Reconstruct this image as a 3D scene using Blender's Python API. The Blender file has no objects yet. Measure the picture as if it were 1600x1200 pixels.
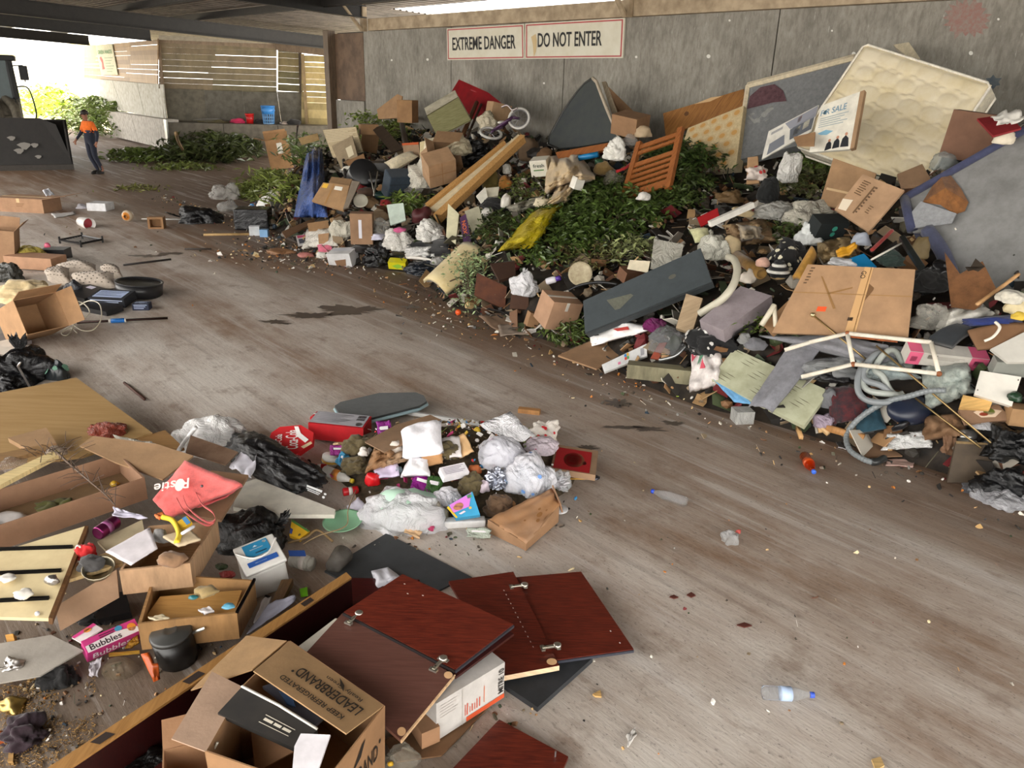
import bpy, bmesh, math, random
from mathutils import Vector as V, Matrix, Euler, noise
from math import sin, cos, tan, pi, radians, atan2, sqrt, floor
random.seed(7)
S = bpy.context.scene
C = S.collection
# ------------------------------------------------------------------ camera
F, TH, RO, H = 1215.0, radians(20.9), radians(1.8), 2.8
CAM = V((0, 0, H))
_f = V((0, cos(TH), -sin(TH)))
_u0 = V((0, sin(TH), cos(TH)))
_r0 = V((1, 0, 0))
_r = _r0 * cos(RO) + _u0 * sin(RO)
_u = _u0 * cos(RO) - _r0 * sin(RO)
cd = bpy.data.cameras.new('camera')
cam = bpy.data.objects.new('camera', cd)
C.objects.link(cam)
cam.matrix_world = Matrix(((_r.x, _u.x, -_f.x, 0), (_r.y, _u.y, -_f.y, 0), (_r.z, _u.z, -_f.z, H), (0, 0, 0, 1)))
cd.sensor_width = 36
cd.lens = 36 * F / 1600
cd.clip_start, cd.clip_end = 0.05, 500
S.camera = cam
# ------------------------------------------------------------------ sky, sun, exposure
wd = bpy.data.worlds.new('sky')
S.world = wd
wd.use_nodes = True
nt = wd.node_tree
bg = nt.nodes['Background']
sky = nt.nodes.new('ShaderNodeTexSky')
sky.sky_type = 'NISHITA'
sky.sun_disc = False
sky.sun_elevation = radians(55)
sky.sun_rotation = radians(-60)
sky.air_density, sky.dust_density, sky.ozone_density = 1.0, 5.0, 0.6
mixw = nt.nodes.new('ShaderNodeMixRGB')          # thin white overcast in front of the blue
mixw.inputs[0].default_value = 0.75
mixw.inputs[2].default_value = (11.5, 10.95, 10.1, 1)
nt.links.new(sky.outputs[0], mixw.inputs[1])
nt.links.new(mixw.outputs[0], bg.inputs[0])
bg.inputs[1].default_value = 0.22
sd = bpy.data.lights.new('sun', 'SUN')
sd.energy, sd.angle, sd.color = 4.0, radians(3), (1, .95, .86)
so = bpy.data.objects.new('sun', sd)
C.objects.link(so)
so.rotation_euler = V((-0.45, -0.50, -1.2)).to_track_quat('-Z', 'Y').to_euler()
S.view_settings.view_transform = 'Standard'
S.view_settings.look = 'None'
S.view_settings.gamma = 1
S.view_settings.use_curve_mapping = False
S.view_settings.exposure = 1.62
# ------------------------------------------------------------------ picture geometry -> place
def ray(px, py):
    return _f + _r * ((px - 800) / F) - _u * ((py - 600) / F)
_vp = ray(-367, 100)
AZ = atan2(_vp.x, _vp.y)
WD = V((sin(AZ), cos(AZ), 0))                    # along the signed wall, away from the camera
WN = V((cos(AZ), -sin(AZ), 0))                   # from the camera towards that wall
WV = 12.0                                        # its distance
def uv(p): return p.dot(WD), p.dot(WN)
def place(u, v, z): return WD * u + WN * v + V((0, 0, z))
def G(px, py, z=0.0):
    d = ray(px, py)
    return CAM + d * ((z - H) / d.z)
def W(px, py, v=WV):
    d = ray(px, py)
    return CAM + d * (v / d.dot(WN))
def D(px, py, depth):
    return CAM + ray(px, py) * depth
def interp(xs, x):
    if x <= xs[0][0]: return xs[0][1]
    for (a, b), (c, d) in zip(xs, xs[1:]):
        if x <= c: return b + (d - b) * (x - a) / (c - a)
    return xs[-1][1]
FOOT = sorted((lambda p: (uv(p)[0], uv(p)[1]))(G(*q)) for q in
    [(385, 345), (440, 368), (480, 392), (520, 412), (640, 428), (700, 480), (800, 520), (890, 548), (1000, 605), (1090, 640), (1160, 655),
     (1280, 690), (1400, 722), (1500, 752), (1600, 790), (1800, 870)])
TOP = sorted((lambda p: (uv(p)[0], max(.3, p.z)))(W(*q, 11.6)) for q in
    [(480, 232), (540, 215), (600, 205), (660, 205), (800, 205), (870, 225), (1000, 225), (1100, 225), (1250, 245), (1400, 250), (1500, 230), (1600, 200), (1750, 180)])
_e0, _e1 = uv(G(372, 338)), uv(G(425, 250, .9))
def uend(v): return interp([(_e0[1], _e0[0]), (_e1[1], _e1[0])], v)
UEND = max(_e0[0], _e1[0])
BUMPS = [(G(735, 720), .55, .24), (G(640, 740), .45, .17), (G(830, 745), .38, .13), (G(560, 690), .5, .12)]
def hgt(x, y):
    p = V((x, y, 0)); u, v = uv(p)
    f = interp(FOOT, u)
    h = 0.0
    if v > f:
        s = min(1, (v - f) / (11.6 - f))
        h = interp(TOP, u) * (0.16 * min(1, s * 9) + 0.84 * (1 - (1 - s) ** 1.35))
        h *= max(0, min(1, (uend(v) - u) / 1.6))
        h += 0.10 * noise.noise(V((x * 1.1, y * 1.1, 3))) * min(1, s * 6)
        h = max(0, h)
    for c, r, a in BUMPS:
        h += a * math.exp(-((x - c.x) ** 2 + (y - c.y) ** 2) / (r * r))
    return h
def Hh(px, py, lift=0.0):
    d = ray(px, py); t = 2.0; last = t
    while t < 60:
        p = CAM + d * t
        if p.z <= hgt(p.x, p.y) + lift or p.dot(WN) > 11.9: break
        last = t; t += 0.12
    a, b = last, t
    for _ in range(9):
        m = (a + b) / 2; p = CAM + d * m
        if p.z <= hgt(p.x, p.y) + lift or p.dot(WN) > 11.9: b = m
        else: a = m
    return CAM + d * b
def R(px, py, z=None, v=None, h=None, d=None):
    if z is not None: return G(px, py, z)
    if v is not None: return W(px, py, v)
    if d is not None: return D(px, py, d)
    return Hh(px, py, h or 0)
def mpp(p):
    "metres per pixel at a point"
    return (p - CAM).dot(_f) / F
# ------------------------------------------------------------------ materials
def lin(h):
    h = h.lstrip('#')
    o = []
    for i in (0, 2, 4):
        c = int(h[i:i + 2], 16) / 255
        o.append(c / 12.92 if c <= .04045 else ((c + .055) / 1.055) ** 2.4)
    return (*o, 1)
MC = {}
def M(kind, col='808080', col2=None, sc=1.0):
    key = (kind, col, col2, sc)
    if key in MC: return MC[key]
    m = bpy.data.materials.new(kind + '_' + col)
    MC[key] = m
    m.use_nodes = True
    n = m.node_tree.nodes; L = m.node_tree.links
    b = n['Principled BSDF']
    c = lin(col)
    if kind == 'card': g = sum(c[:3]) / 3; c = tuple((x * .8 + g * .2) * .86 for x in c[:3]) + (1,)
    tc = n.new('ShaderNodeTexCoord')
    def tex(scale, detail=4, rough=.6, stretch=None, src='Object'):
        t = n.new('ShaderNodeTexNoise'); t.inputs['Scale'].default_value = scale
        t.inputs['Detail'].default_value = detail; t.inputs['Roughness'].default_value = rough
        if stretch:
            mp = n.new('ShaderNodeMapping'); mp.inputs['Scale'].default_value = stretch
            L.new(tc.outputs[src], mp.inputs[0]); L.new(mp.outputs[0], t.inputs['Vector'])
        else: L.new(tc.outputs[src], t.inputs['Vector'])
        return t
    def ramp(t, stops):
        r = n.new('ShaderNodeValToRGB'); e = r.color_ramp.elements
        while len(e) < len(stops): e.new(.5)
        for i, (p, cc) in enumerate(stops): e[i].position = p; e[i].color = cc
        L.new(t.outputs[0], r.inputs[0]); return r
    def bump(t, s, dist=.01):
        bp = n.new('ShaderNodeBump'); bp.inputs['Strength'].default_value = s; bp.inputs['Distance'].default_value = dist
        L.new(t.outputs[0], bp.inputs['Height']); L.new(bp.outputs[0], b.inputs['Normal'])
    def vary(t, k=.25, c2=None):
        d = tuple(x * (1 - k) for x in c[:3]) + (1,); e2 = tuple(min(1, x * (1 + k * .6)) for x in c[:3]) + (1,)
        if c2: r = ramp(t, [(.32, c2), (.62, c)])
        else: r = ramp(t, [(.3, d), (.7, e2)])
        L.new(r.outputs[0], b.inputs['Base Color']); return r
    b.inputs['Base Color'].default_value = c
    b.inputs['Roughness'].default_value = .7
    c2 = lin(col2) if col2 else None
    if kind == 'plain':
        vary(tex(9 * sc), .18, c2)
    elif kind == 'card':
        t = tex(5 * sc, 6); vary(t, .22, c2); bump(tex(30, 3), .15); b.inputs['Roughness'].default_value = .85
    elif kind == 'wood':
        t = tex(4 * sc, 6, .65, (1, 14, 1)); vary(t, .35, c2); b.inputs['Roughness'].default_value = .6
    elif kind == 'woodx':
        t = tex(4 * sc, 6, .65, (14, 1.2, 14)); vary(t, .35, c2); b.inputs['Roughness'].default_value = .5
    elif kind == 'laminate':
        t = tex(5 * sc, 5, .6, (2, 26, 10)); vary(t, .4, c2); b.inputs['Roughness'].default_value = .35
    elif kind == 'plastic':
        b.inputs['Roughness'].default_value = .35; vary(tex(6), .12, c2)
    elif kind == 'bag':
        b.inputs['Roughness'].default_value = .24 if sum(c[:3]) > .2 else .15; t = tex(5 * sc, 7, .62); t.inputs['Distortion'].default_value = 1.6; bump(t, 1 if sum(c[:3]) > .2 else .7, .11 if sum(c[:3]) > .2 else .06); vary(tex(3), .12, c2)
    elif kind in ('film', 'clear'):
        b.inputs['Roughness'].default_value = .22; t = tex(5 * sc, 7, .6); t.inputs['Distortion'].default_value = 1.6; bump(t, 1, .09)
        tr = n.new('ShaderNodeBsdfTransparent'); mx = n.new('ShaderNodeMixShader'); mx.inputs[0].default_value = .74 if kind == 'film' else .42
        L.new(tr.outputs[0], mx.inputs[1]); L.new(b.outputs[0], mx.inputs[2]); L.new(mx.outputs[0], n['Material Output'].inputs[0])
    elif kind == 'glass':
        b.inputs['Roughness'].default_value = .08; b.inputs['Transmission Weight'].default_value = .9; b.inputs['IOR'].default_value = 1.2
    elif kind == 'fabric':
        t = tex(18 * sc, 5, .7); vary(t, .25, c2); bump(tex(120, 2), .3, .004); b.inputs['Roughness'].default_value = .95
        b.inputs['Sheen Weight'].default_value = .15
    elif kind == 'metal':
        b.inputs['Metallic'].default_value = .9; b.inputs['Roughness'].default_value = .35; vary(tex(10), .15, c2)
    elif kind == 'rust':
        t = tex(12 * sc, 6, .7); vary(t, .3, c2); b.inputs['Roughness'].default_value = .6
    elif kind == 'leaf':
        oi = n.new('ShaderNodeNewGeometry'); r = ramp(type('o', (), {'outputs': [oi.outputs['Random Per Island']]}), [(0, tuple(x * .45 for x in c[:3]) + (1,)), (.5, c), (.93, tuple(min(1, x * 1.7) for x in c[:3]) + (1,)), (1, c2 or c)])
        L.new(r.outputs[0], b.inputs['Base Color']); b.inputs['Roughness'].default_value = .4
    elif kind == 'mix':            # many-coloured scraps, one colour per scrap
        oi = n.new('ShaderNodeNewGeometry'); r = n.new('ShaderNodeValToRGB'); r.color_ramp.interpolation = 'CONSTANT'
        cols = col2.split(','); e = r.color_ramp.elements
        while len(e) < len(cols): e.new(.5)
        for i, cc in enumerate(cols): e[i].position = i / len(cols); e[i].color = lin(cc)
        L.new(oi.outputs['Random Per Island'], r.inputs[0]); L.new(r.outputs[0], b.inputs['Base Color'])
    elif kind == 'flat':
        pass
    m.diffuse_color = c
    return m
# ------------------------------------------------------------------ shapes: each returns (verts, faces)
def join(*gs):
    vs, fs = [], []
    for v, f in gs:
        k = len(vs); vs += v; fs += [tuple(i + k for i in q) for q in f]
    return vs, fs
def xf(g, m): return [m @ V(v) for v in g[0]], g[1]
_BF = [(0, 3, 2, 1), (4, 5, 6, 7), (0, 1, 5, 4), (1, 2, 6, 5), (2, 3, 7, 6), (3, 0, 4, 7)]
def box(m, w, d, h, b=0.0):
    "box standing on the local origin, optionally with chamfered edges"
    x, y = w / 2, d / 2
    if not b:
        return [m @ V(p) for p in ((-x, -y, 0), (x, -y, 0), (x, y, 0), (-x, y, 0), (-x, -y, h), (x, -y, h), (x, y, h), (-x, y, h))], list(_BF)
    bm = bmesh.new(); bmesh.ops.create_cube(bm, size=1)
    for q in bm.verts: q.co = V((q.co.x * w, q.co.y * d, (q.co.z + .5) * h))
    bmesh.ops.bevel(bm, geom=bm.edges[:], offset=b, segments=2, affect='EDGES', profile=.6)
    return bmg(bm, m)
def bmg(bm, m=Matrix()):
    bm.verts.index_update()
    g = [m @ q.co for q in bm.verts], [tuple(q.index for q in f.verts) for f in bm.faces]
    bm.free(); return g
def nrm(ps):
    n = V()
    for a, b in zip(ps, ps[1:] + ps[:1]): n += (a.cross(b))
    return n.normalized()
def facing(ps):
    n = nrm(ps); c = sum(ps, V()) / len(ps)
    return n if n.dot(CAM - c) > 0 else -n
def prism(ps, t, n=None):
    "polygon given by its visible outline, thickened away from the viewer's side"
    n = n or facing(ps); k = len(ps)
    vs = list(ps) + [p - n * t for p in ps]
    fs = [tuple(range(k)), tuple(range(2 * k - 1, k - 1, -1))] + [(i, i + k, (i + 1) % k + k, (i + 1) % k) for i in range(k)]
    return vs, fs
def bil(q, a, b):
    "point of quad TL,TR,BR,BL at a (left-right), b (top-bottom)"
    return (q[0] * (1 - a) + q[1] * a) * (1 - b) + (q[3] * (1 - a) + q[2] * a) * b
def sheet(q, nx=8, ny=8, amp=.02, fr=3, seed=0, t=.004, bow=0.0):
    n = facing(q); vs, fs = [], []
    sz = ((q[1] - q[0]).length + (q[3] - q[0]).length) / 2
    for j in range(ny + 1):
        for i in range(nx + 1):
            a, b = i / nx, j / ny
            p = bil(q, a, b)
            k = noise.noise(V((a * fr + seed * 3.7, b * fr + seed, seed * 1.3))) + .5 * noise.noise(V((a * fr * 2.3 + seed, b * fr * 2.3, seed * 2.1)))
            e = V((noise.noise(V((a * 3, b * 3, seed + 9))), noise.noise(V((a * 3, b * 3, seed + 19))), 0)) * amp * .6
            vs.append(p + n * (k * amp + bow * sz * (4 * a * (1 - a))) + e)
    k = len(vs); vs += [p - n * t for p in vs]
    w = nx + 1
    for j in range(ny):
        for i in range(nx):
            f = (j * w + i, j * w + i + 1, (j + 1) * w + i + 1, (j + 1) * w + i)
            fs += [f, tuple(x + k for x in reversed(f))]
    bd = [i for i in range(w)] + [j * w + nx for j in range(1, ny + 1)] + [ny * w + i for i in range(nx - 1, -1, -1)] + [j * w for j in range(ny - 1, 0, -1)]
    for a, b in zip(bd, bd[1:] + bd[:1]): fs.append((a, a + k, b + k, b))
    return vs, fs
def tube(path, r, n=8, r2=None, closed=False):
    vs, fs = [], []; N = len(path); up = None
    for i, p in enumerate(path):
        if closed: t = (path[(i + 1) % N] - path[i - 1]).normalized()
        else: t = (path[min(i + 1, N - 1)] - path[max(i - 1, 0)]).normalized()
        if up is None: up = t.orthogonal().normalized()
        a = (up - t * up.dot(t)); a = a.normalized() if a.length > 1e-6 else t.orthogonal().normalized(); up = a
        b = t.cross(a); rr = r if r2 is None else r + (r2 - r) * i / max(1, N - 1)
        vs += [p + (a * cos(2 * pi * k / n) + b * sin(2 * pi * k / n)) * rr for k in range(n)]
    for i in range(N if closed else N - 1):
        for k in range(n):
            j = (i + 1) % N
            fs.append((i * n + k, i * n + (k + 1) % n, j * n + (k + 1) % n, j * n + k))
    if not closed: fs += [tuple(range(n - 1, -1, -1)), tuple(range((N - 1) * n, N * n))]
    return vs, fs
def smooth_path(ps, k=6):
    o = []
    for i in range(len(ps) - 1):
        p0, p1, p2, p3 = ps[max(i - 1, 0)], ps[i], ps[i + 1], ps[min(i + 2, len(ps) - 1)]
        for j in range(k):
            t = j / k
            o.append(.5 * ((2 * p1) + (p2 - p0) * t + (2 * p0 - 5 * p1 + 4 * p2 - p3) * t * t + (3 * p1 - p0 - 3 * p2 + p3) * t ** 3))
    return o + [ps[-1]]
def lathe(prof, m=Matrix(), n=20):
    vs, fs = [], []
    for r, z in prof: vs += [m @ V((r * cos(2 * pi * k / n), r * sin(2 * pi * k / n), z)) for k in range(n)]
    for i in range(len(prof) - 1):
        for k in range(n):
            fs.append((i * n + k, i * n + (k + 1) % n, (i + 1) * n + (k + 1) % n, (i + 1) * n + k))
    if prof[0][0] > 1e-4: fs.append(tuple(range(n - 1, -1, -1)))
    if prof[-1][0] > 1e-4: fs.append(tuple(range((len(prof) - 1) * n, len(prof) * n)))
    return vs, fs
_ico = {}
def ico(s):
    if s not in _ico:
        bm = bmesh.new(); bmesh.ops.create_icosphere(bm, subdivisions=s, radius=1); _ico[s] = bmg(bm)
    return _ico[s]
def tri(x): return abs(x - floor(x + .5)) * 2
def blob(m, rx, ry, rz, amp=.25, fr=1.6, seed=0, s=4, ridge=True, flat=True):
    "crumpled lump: straight random fold planes give sharp creases"
    vs = []
    o = V((seed * 7.3, seed * 3.1, seed * 5.7)); rn = random.Random(int(seed * 1000))
    pl = []
    for i in range(13):
        n = V((rn.gauss(0, 1), rn.gauss(0, 1), rn.gauss(0, 1))).normalized(); f = fr * rn.choice([.5, .7, 1, 1.4, 2.0, 2.8, 3.6]); pl.append((n * f, rn.random(), .55 / f ** .8))
    for p in ico(s)[0]:
        if ridge:
            w = p + V((noise.noise(p * 1.3 + o), noise.noise(p * 1.3 - o), noise.noise(p * 1.3 + o * 2))) * .45
            k = noise.noise(p * fr * .8 + o) * .9
            for n, c, a in pl: k += a * (tri(w.dot(n) + c) - .5) * .62
        else: k = noise.noise(p * fr + o)
        q = p * (1 + amp * k)
        z = q.z
        if flat and z < -.35: z = -.35 + (z + .35) * .25
        vs.append(m @ V((q.x * rx, q.y * ry, (z + .42) * rz)))
    return vs, list(ico(s)[1])
def rot(rz=0, rx=0, ry=0): return Euler((radians(rx), radians(ry), radians(rz)), 'XYZ').to_matrix().to_4x4()
def at(p, rz=0, rx=0, ry=0): return Matrix.Translation(p) @ Matrix.Rotation(radians(rz), 4, 'Z') @ Matrix.Rotation(radians(rx), 4, 'X') @ Matrix.Rotation(radians(ry), 4, 'Y')
# ------------------------------------------------------------------ things and parts
class T:
    "a thing: an Empty with its parts, or one mesh when it has a single part"
    def __init__(s, name, label=None, cat=None, group=None, kind=None):
        s.name, s.label, s.cat, s.group, s.kind, s.parts = name, label, cat, group, kind, []
    def add(s, name, g, mat, sm=False, sub=None, kind=None, label=None):
        s.parts.append([name, g, mat, sm, sub, kind, label]); return len(s.parts) - 1
    def done(s):
        ps = s.parts
        allv = [v for p in ps for v in p[1][0]]
        lo = V((min(v.x for v in allv), min(v.y for v in allv), min(v.z for v in allv)))
        hi = V((max(v.x for v in allv), max(v.y for v in allv), lo.z))
        base = (lo + hi) / 2
        def tagit(o):
            if s.label: o['label'] = s.label
            if s.cat: o['category'] = s.cat
            if s.group: o['group'] = s.group
            if s.kind: o['kind'] = s.kind
        def mk(nm, g, mat, sm):
            me = bpy.data.meshes.new(nm)
            me.from_pydata([tuple(v - base) for v in g[0]], [], g[1])
            if sm: me.shade_smooth()
            me.materials.append(mat); me.update()
            o = bpy.data.objects.new(nm, me); C.objects.link(o); return o
        if len(ps) == 1 and not ps[0][5]:
            o = mk(s.name, *ps[0][1:4]); o.location = base; tagit(o); s.root = o; return s
        root = bpy.data.objects.new(s.name, None); C.objects.link(root); root.empty_display_size = .1
        root.location = base; tagit(root); s.root = root
        obs = []
        for nm, g, mat, sm, sub, kind, lab in ps:
            o = mk(nm, g, mat, sm); o.parent = root if sub is None else obs[sub]; obs.append(o)
            if kind: o['kind'] = kind
            if lab: o['label'] = lab
        return s
def struct(name, g, mat, sm=False):
    t = T(name, kind='structure'); t.add(name, g, mat, sm); t.done(); return t
_tc = {}
def textmesh(s, bold=0.0):
    k = (s, bold)
    if k not in _tc:
        cu = bpy.data.curves.new('t', 'FONT'); cu.body = s; cu.resolution_u = 3; cu.offset = bold
        o = bpy.data.objects.new('t', cu); C.objects.link(o)
        me = bpy.data.meshes.new_from_object(o.evaluated_get(bpy.context.evaluated_depsgraph_get()))
        vs = [q.co.copy() for q in me.vertices]; fs = [tuple(p.vertices) for p in me.polygons]
        bpy.data.objects.remove(o); bpy.data.curves.remove(cu); bpy.data.meshes.remove(me)
        x0, x1 = min(v.x for v in vs), max(v.x for v in vs); y0, y1 = min(v.y for v in vs), max(v.y for v in vs)
        _tc[k] = ([V(((v.x - x0) / (x1 - x0), 1 - (v.y - y0) / (y1 - y0), 0)) for v in vs], fs)
    return _tc[k]
def dec_text(q, s, a0, b0, a1, b1, bold=.012, off=.004):
    n = facing(q); g = textmesh(s, bold)
    return [bil(q, a0 + (a1 - a0) * v.x, b0 + (b1 - b0) * v.y) + n * off for v in g[0]], g[1]
def dec_poly(q, pts, off=.003):
    n = facing(q); return [bil(q, a, b) + n * off for a, b in pts], [tuple(range(len(pts)))]
def dec_rect(q, a0, b0, a1, b1, off=.003): return dec_poly(q, [(a0, b0), (a1, b0), (a1, b1), (a0, b1)], off)
def dec_disc(q, a, b, ra, rb, off=.003, n=20): return dec_poly(q, [(a + ra * cos(2 * pi * i / n), b + rb * sin(2 * pi * i / n)) for i in range(n)], off)
def faceq(m, w, d, h, side):
    x, y = w / 2, d / 2
    P = {'front': ((-x, -y, h), (x, -y, h), (x, -y, 0), (-x, -y, 0)), 'top': ((-x, y, h), (x, y, h), (x, -y, h), (-x, -y, h)),
         'right': ((x, -y, h), (x, y, h), (x, y, 0), (x, -y, 0)), 'left': ((-x, y, h), (-x, -y, h), (-x, -y, 0), (-x, y, 0)),
         'back': ((x, y, h), (-x, y, h), (-x, y, 0), (x, y, 0))}[side]
    return [m @ V(p) for p in P]
# ================================================================== floor
def floor_mat():
    m = bpy.data.materials.new('dirty_concrete'); m.use_nodes = True
    n = m.node_tree.nodes; L = m.node_tree.links; b = n['Principled BSDF']
    tc = n.new('ShaderNodeTexCoord')
    mp = n.new('ShaderNodeMapping'); mp.vector_type = 'TEXTURE'; mp.inputs['Rotation'].default_value = (0, 0, -AZ); L.new(tc.outputs['Object'], mp.inputs[0])
    def tex(scale, detail, rough, st):
        q = n.new('ShaderNodeMapping'); q.inputs['Scale'].default_value = st; L.new(mp.outputs[0], q.inputs[0])
        t = n.new('ShaderNodeTexNoise'); t.inputs['Scale'].default_value = scale; t.inputs['Detail'].default_value = detail; t.inputs['Roughness'].default_value = rough
        L.new(q.outputs[0], t.inputs['Vector']); return t
    def math_(op, a, b_, clamp=False):
        q = n.new('ShaderNodeMath'); q.operation = op; q.use_clamp = clamp
        for i, x in enumerate((a, b_)):
            if isinstance(x, (int, float)): q.inputs[i].default_value = x
            else: L.new(x, q.inputs[i])
        return q.outputs[0]
    def mixc(f, a, b_):
        q = n.new('ShaderNodeMixRGB'); L.new(f, q.inputs[0])
        for i, x in ((1, a), (2, b_)):
            if isinstance(x, tuple): q.inputs[i].default_value = x
            else: L.new(x, q.inputs[i])
        return q.outputs[0]
    def rmp(x, a, b_):
        q = n.new('ShaderNodeMapRange'); q.inputs[1].default_value = a; q.inputs[2].default_value = b_; L.new(x, q.inputs[0]); return q.outputs[0]
    band = tex(1.0, 6, .62, (1, .15, 1)); fine = tex(6, 6, .72, (1.2, .055, 1)); blot = tex(1.2, 7, .7, (1, .6, 1)); blot2 = tex(3.1, 5, .7, (1, .7, 1)); grit = tex(46, 3, .6, (1, .4, 1)); spk = tex(95, 2, .5, (1, .5, 1))
    sep = n.new('ShaderNodeSeparateXYZ'); L.new(mp.outputs[0], sep.inputs[0])
    across = sep.outputs[0]; along = sep.outputs[1]       # distance from the camera towards the wall; along the wall
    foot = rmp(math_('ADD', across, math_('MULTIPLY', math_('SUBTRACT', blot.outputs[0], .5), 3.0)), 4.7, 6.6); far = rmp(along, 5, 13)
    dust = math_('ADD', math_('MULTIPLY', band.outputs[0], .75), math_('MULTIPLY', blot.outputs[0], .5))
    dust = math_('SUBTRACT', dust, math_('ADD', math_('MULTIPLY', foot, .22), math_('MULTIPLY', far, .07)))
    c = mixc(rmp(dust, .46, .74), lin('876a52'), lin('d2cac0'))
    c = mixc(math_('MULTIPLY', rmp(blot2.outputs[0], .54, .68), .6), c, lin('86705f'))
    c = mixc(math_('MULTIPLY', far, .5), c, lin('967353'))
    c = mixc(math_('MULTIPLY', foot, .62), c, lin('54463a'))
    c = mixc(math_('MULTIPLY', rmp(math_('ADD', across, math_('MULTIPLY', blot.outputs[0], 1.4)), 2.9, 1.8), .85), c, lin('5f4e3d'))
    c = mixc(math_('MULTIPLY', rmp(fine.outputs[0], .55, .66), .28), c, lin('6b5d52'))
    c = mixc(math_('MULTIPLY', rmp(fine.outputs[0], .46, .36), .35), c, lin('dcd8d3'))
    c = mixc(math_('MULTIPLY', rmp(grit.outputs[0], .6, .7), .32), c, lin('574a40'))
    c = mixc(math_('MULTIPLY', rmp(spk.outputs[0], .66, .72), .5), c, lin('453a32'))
    L.new(c, b.inputs['Base Color'])
    rr = n.new('ShaderNodeMapRange'); rr.inputs[3].default_value = .5; rr.inputs[4].default_value = .85; L.new(blot.outputs[0], rr.inputs[0]); L.new(rr.outputs[0], b.inputs['Roughness'])
    bp = n.new('ShaderNodeBump'); bp.inputs['Strength'].default_value = .35; bp.inputs['Distance'].default_value = .015
    L.new(math_('ADD', math_('MULTIPLY', grit.outputs[0], .4), fine.outputs[0]), bp.inputs['Height']); L.new(bp.outputs[0], b.inputs['Normal'])
    return m
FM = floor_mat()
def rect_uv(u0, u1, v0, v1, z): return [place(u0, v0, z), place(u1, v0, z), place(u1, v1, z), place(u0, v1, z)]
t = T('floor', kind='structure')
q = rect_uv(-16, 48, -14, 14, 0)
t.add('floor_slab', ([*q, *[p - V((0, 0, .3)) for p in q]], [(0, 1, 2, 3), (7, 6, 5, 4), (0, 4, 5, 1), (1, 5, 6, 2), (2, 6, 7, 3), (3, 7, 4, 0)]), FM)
def stain(px, py, w, h, seed, n=64):
    c = G(px, py); k = mpp(c); ps = []
    sl = (G(px, py + 1) - G(px, py)).length
    for i in range(n):
        a = 2 * pi * i / n; r = max(.12, 1 + .9 * noise.noise(V((cos(a) * 1.7 + seed, sin(a) * 1.7, seed * 2.2))) + .7 * noise.noise(V((cos(a) * 5 + seed, sin(a) * 5, seed))))
        ps.append(c + V((cos(a) * r * w / 2 * k, sin(a) * r * h / 2 * sl, .003)))
    return ps, [tuple(range(n))]
WET = M('plain', '5a4f46'); WET.node_tree.nodes['Principled BSDF'].inputs['Roughness'].default_value = .35
for px, py, w, h, s in [(485, 493, 60, 8, 1), (548, 485, 80, 15, 2), (430, 503, 40, 6, 8), (965, 630, 38, 13, 3), (968, 668, 60, 5, 4), (918, 700, 40, 8, 5), (900, 716, 30, 9, 11), (1010, 671, 40, 7, 12), (640, 480, 24, 5, 6), (230, 400, 40, 4, 7), (262, 396, 30, 4, 9), (1052, 662, 30, 5, 13)]:
    t.add('stain', stain(px, py, w, h, s), WET)
t.done()
q = [V((-90, 30, -.12)), V((60, 30, -.12)), V((60, 120, -.12)), V((-90, 120, -.12))]
struct('ground_outside', ([*q], [(0, 1, 2, 3)]), M('plain', 'b8a88c', '8c8a60', .1))
# ================================================================== the signed wall
CONC = M('plain', '8b8a83', '66655f', .35)
def concrete_mat():
    m = M('conc', '8a8880'); n = m.node_tree.nodes; L = m.node_tree.links; b = n['Principled BSDF']
    tc = n.new('ShaderNodeTexCoord')
    def tx(s, d, r, st):
        mp = n.new('ShaderNodeMapping'); mp.inputs['Scale'].default_value = st; L.new(tc.outputs['Object'], mp.inputs[0])
        x = n.new('ShaderNodeTexNoise'); x.inputs['Scale'].default_value = s; x.inputs['Detail'].default_value = d; x.inputs['Roughness'].default_value = r; L.new(mp.outputs[0], x.inputs['Vector']); return x
    a = tx(1.1, 6, .7, (1, 1, .7)); g = tx(9, 5, .75, (1.6, 1.6, .5)); w = tx(26, 3, .6, (1, 1, .2))
    r = n.new('ShaderNodeValToRGB'); e = r.color_ramp.elements; e[0].position = .3; e[0].color = lin('77736a'); e[1].position = .68; e[1].color = lin('a39f95')
    L.new(a.outputs[0], r.inputs[0])
    r2 = n.new('ShaderNodeValToRGB'); e = r2.color_ramp.elements; e[0].position = .35; e[0].color = (.5, .48, .45, 1); e[1].position = .6; e[1].color = (1, 1, 1, 1); L.new(g.outputs[0], r2.inputs[0])
    r3 = n.new('ShaderNodeValToRGB'); e = r3.color_ramp.elements; e[0].position = .66; e[0].color = (0, 0, 0, 1); e[1].position = .74; e[1].color = (.5, .5, .5, 1); L.new(w.outputs[0], r3.inputs[0])
    mx = n.new('ShaderNodeMixRGB'); mx.blend_type = 'MULTIPLY'; mx.inputs[0].default_value = .65; L.new(r.outputs[0], mx.inputs[1]); L.new(r2.outputs[0], mx.inputs[2])
    m2 = n.new('ShaderNodeMixRGB'); L.new(r3.outputs[0], m2.inputs[0]); L.new(mx.outputs[0], m2.inputs[1]); m2.inputs[2].default_value = lin('c4c2ba'); L.new(m2.outputs[0], b.inputs['Base Color'])
    b.inputs['Roughness'].default_value = .8
    bp = n.new('ShaderNodeBump'); bp.inputs['Strength'].default_value = .4; bp.inputs['Distance'].default_value = .02; L.new(g.outputs[0], bp.inputs['Height']); L.new(bp.outputs[0], b.inputs['Normal'])
    return m
CM = concrete_mat()
def uw(px, py, v=WV): return uv(W(px, py, v))[0]
WT = W(600, 47).z                                  # top of the grey panels
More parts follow.
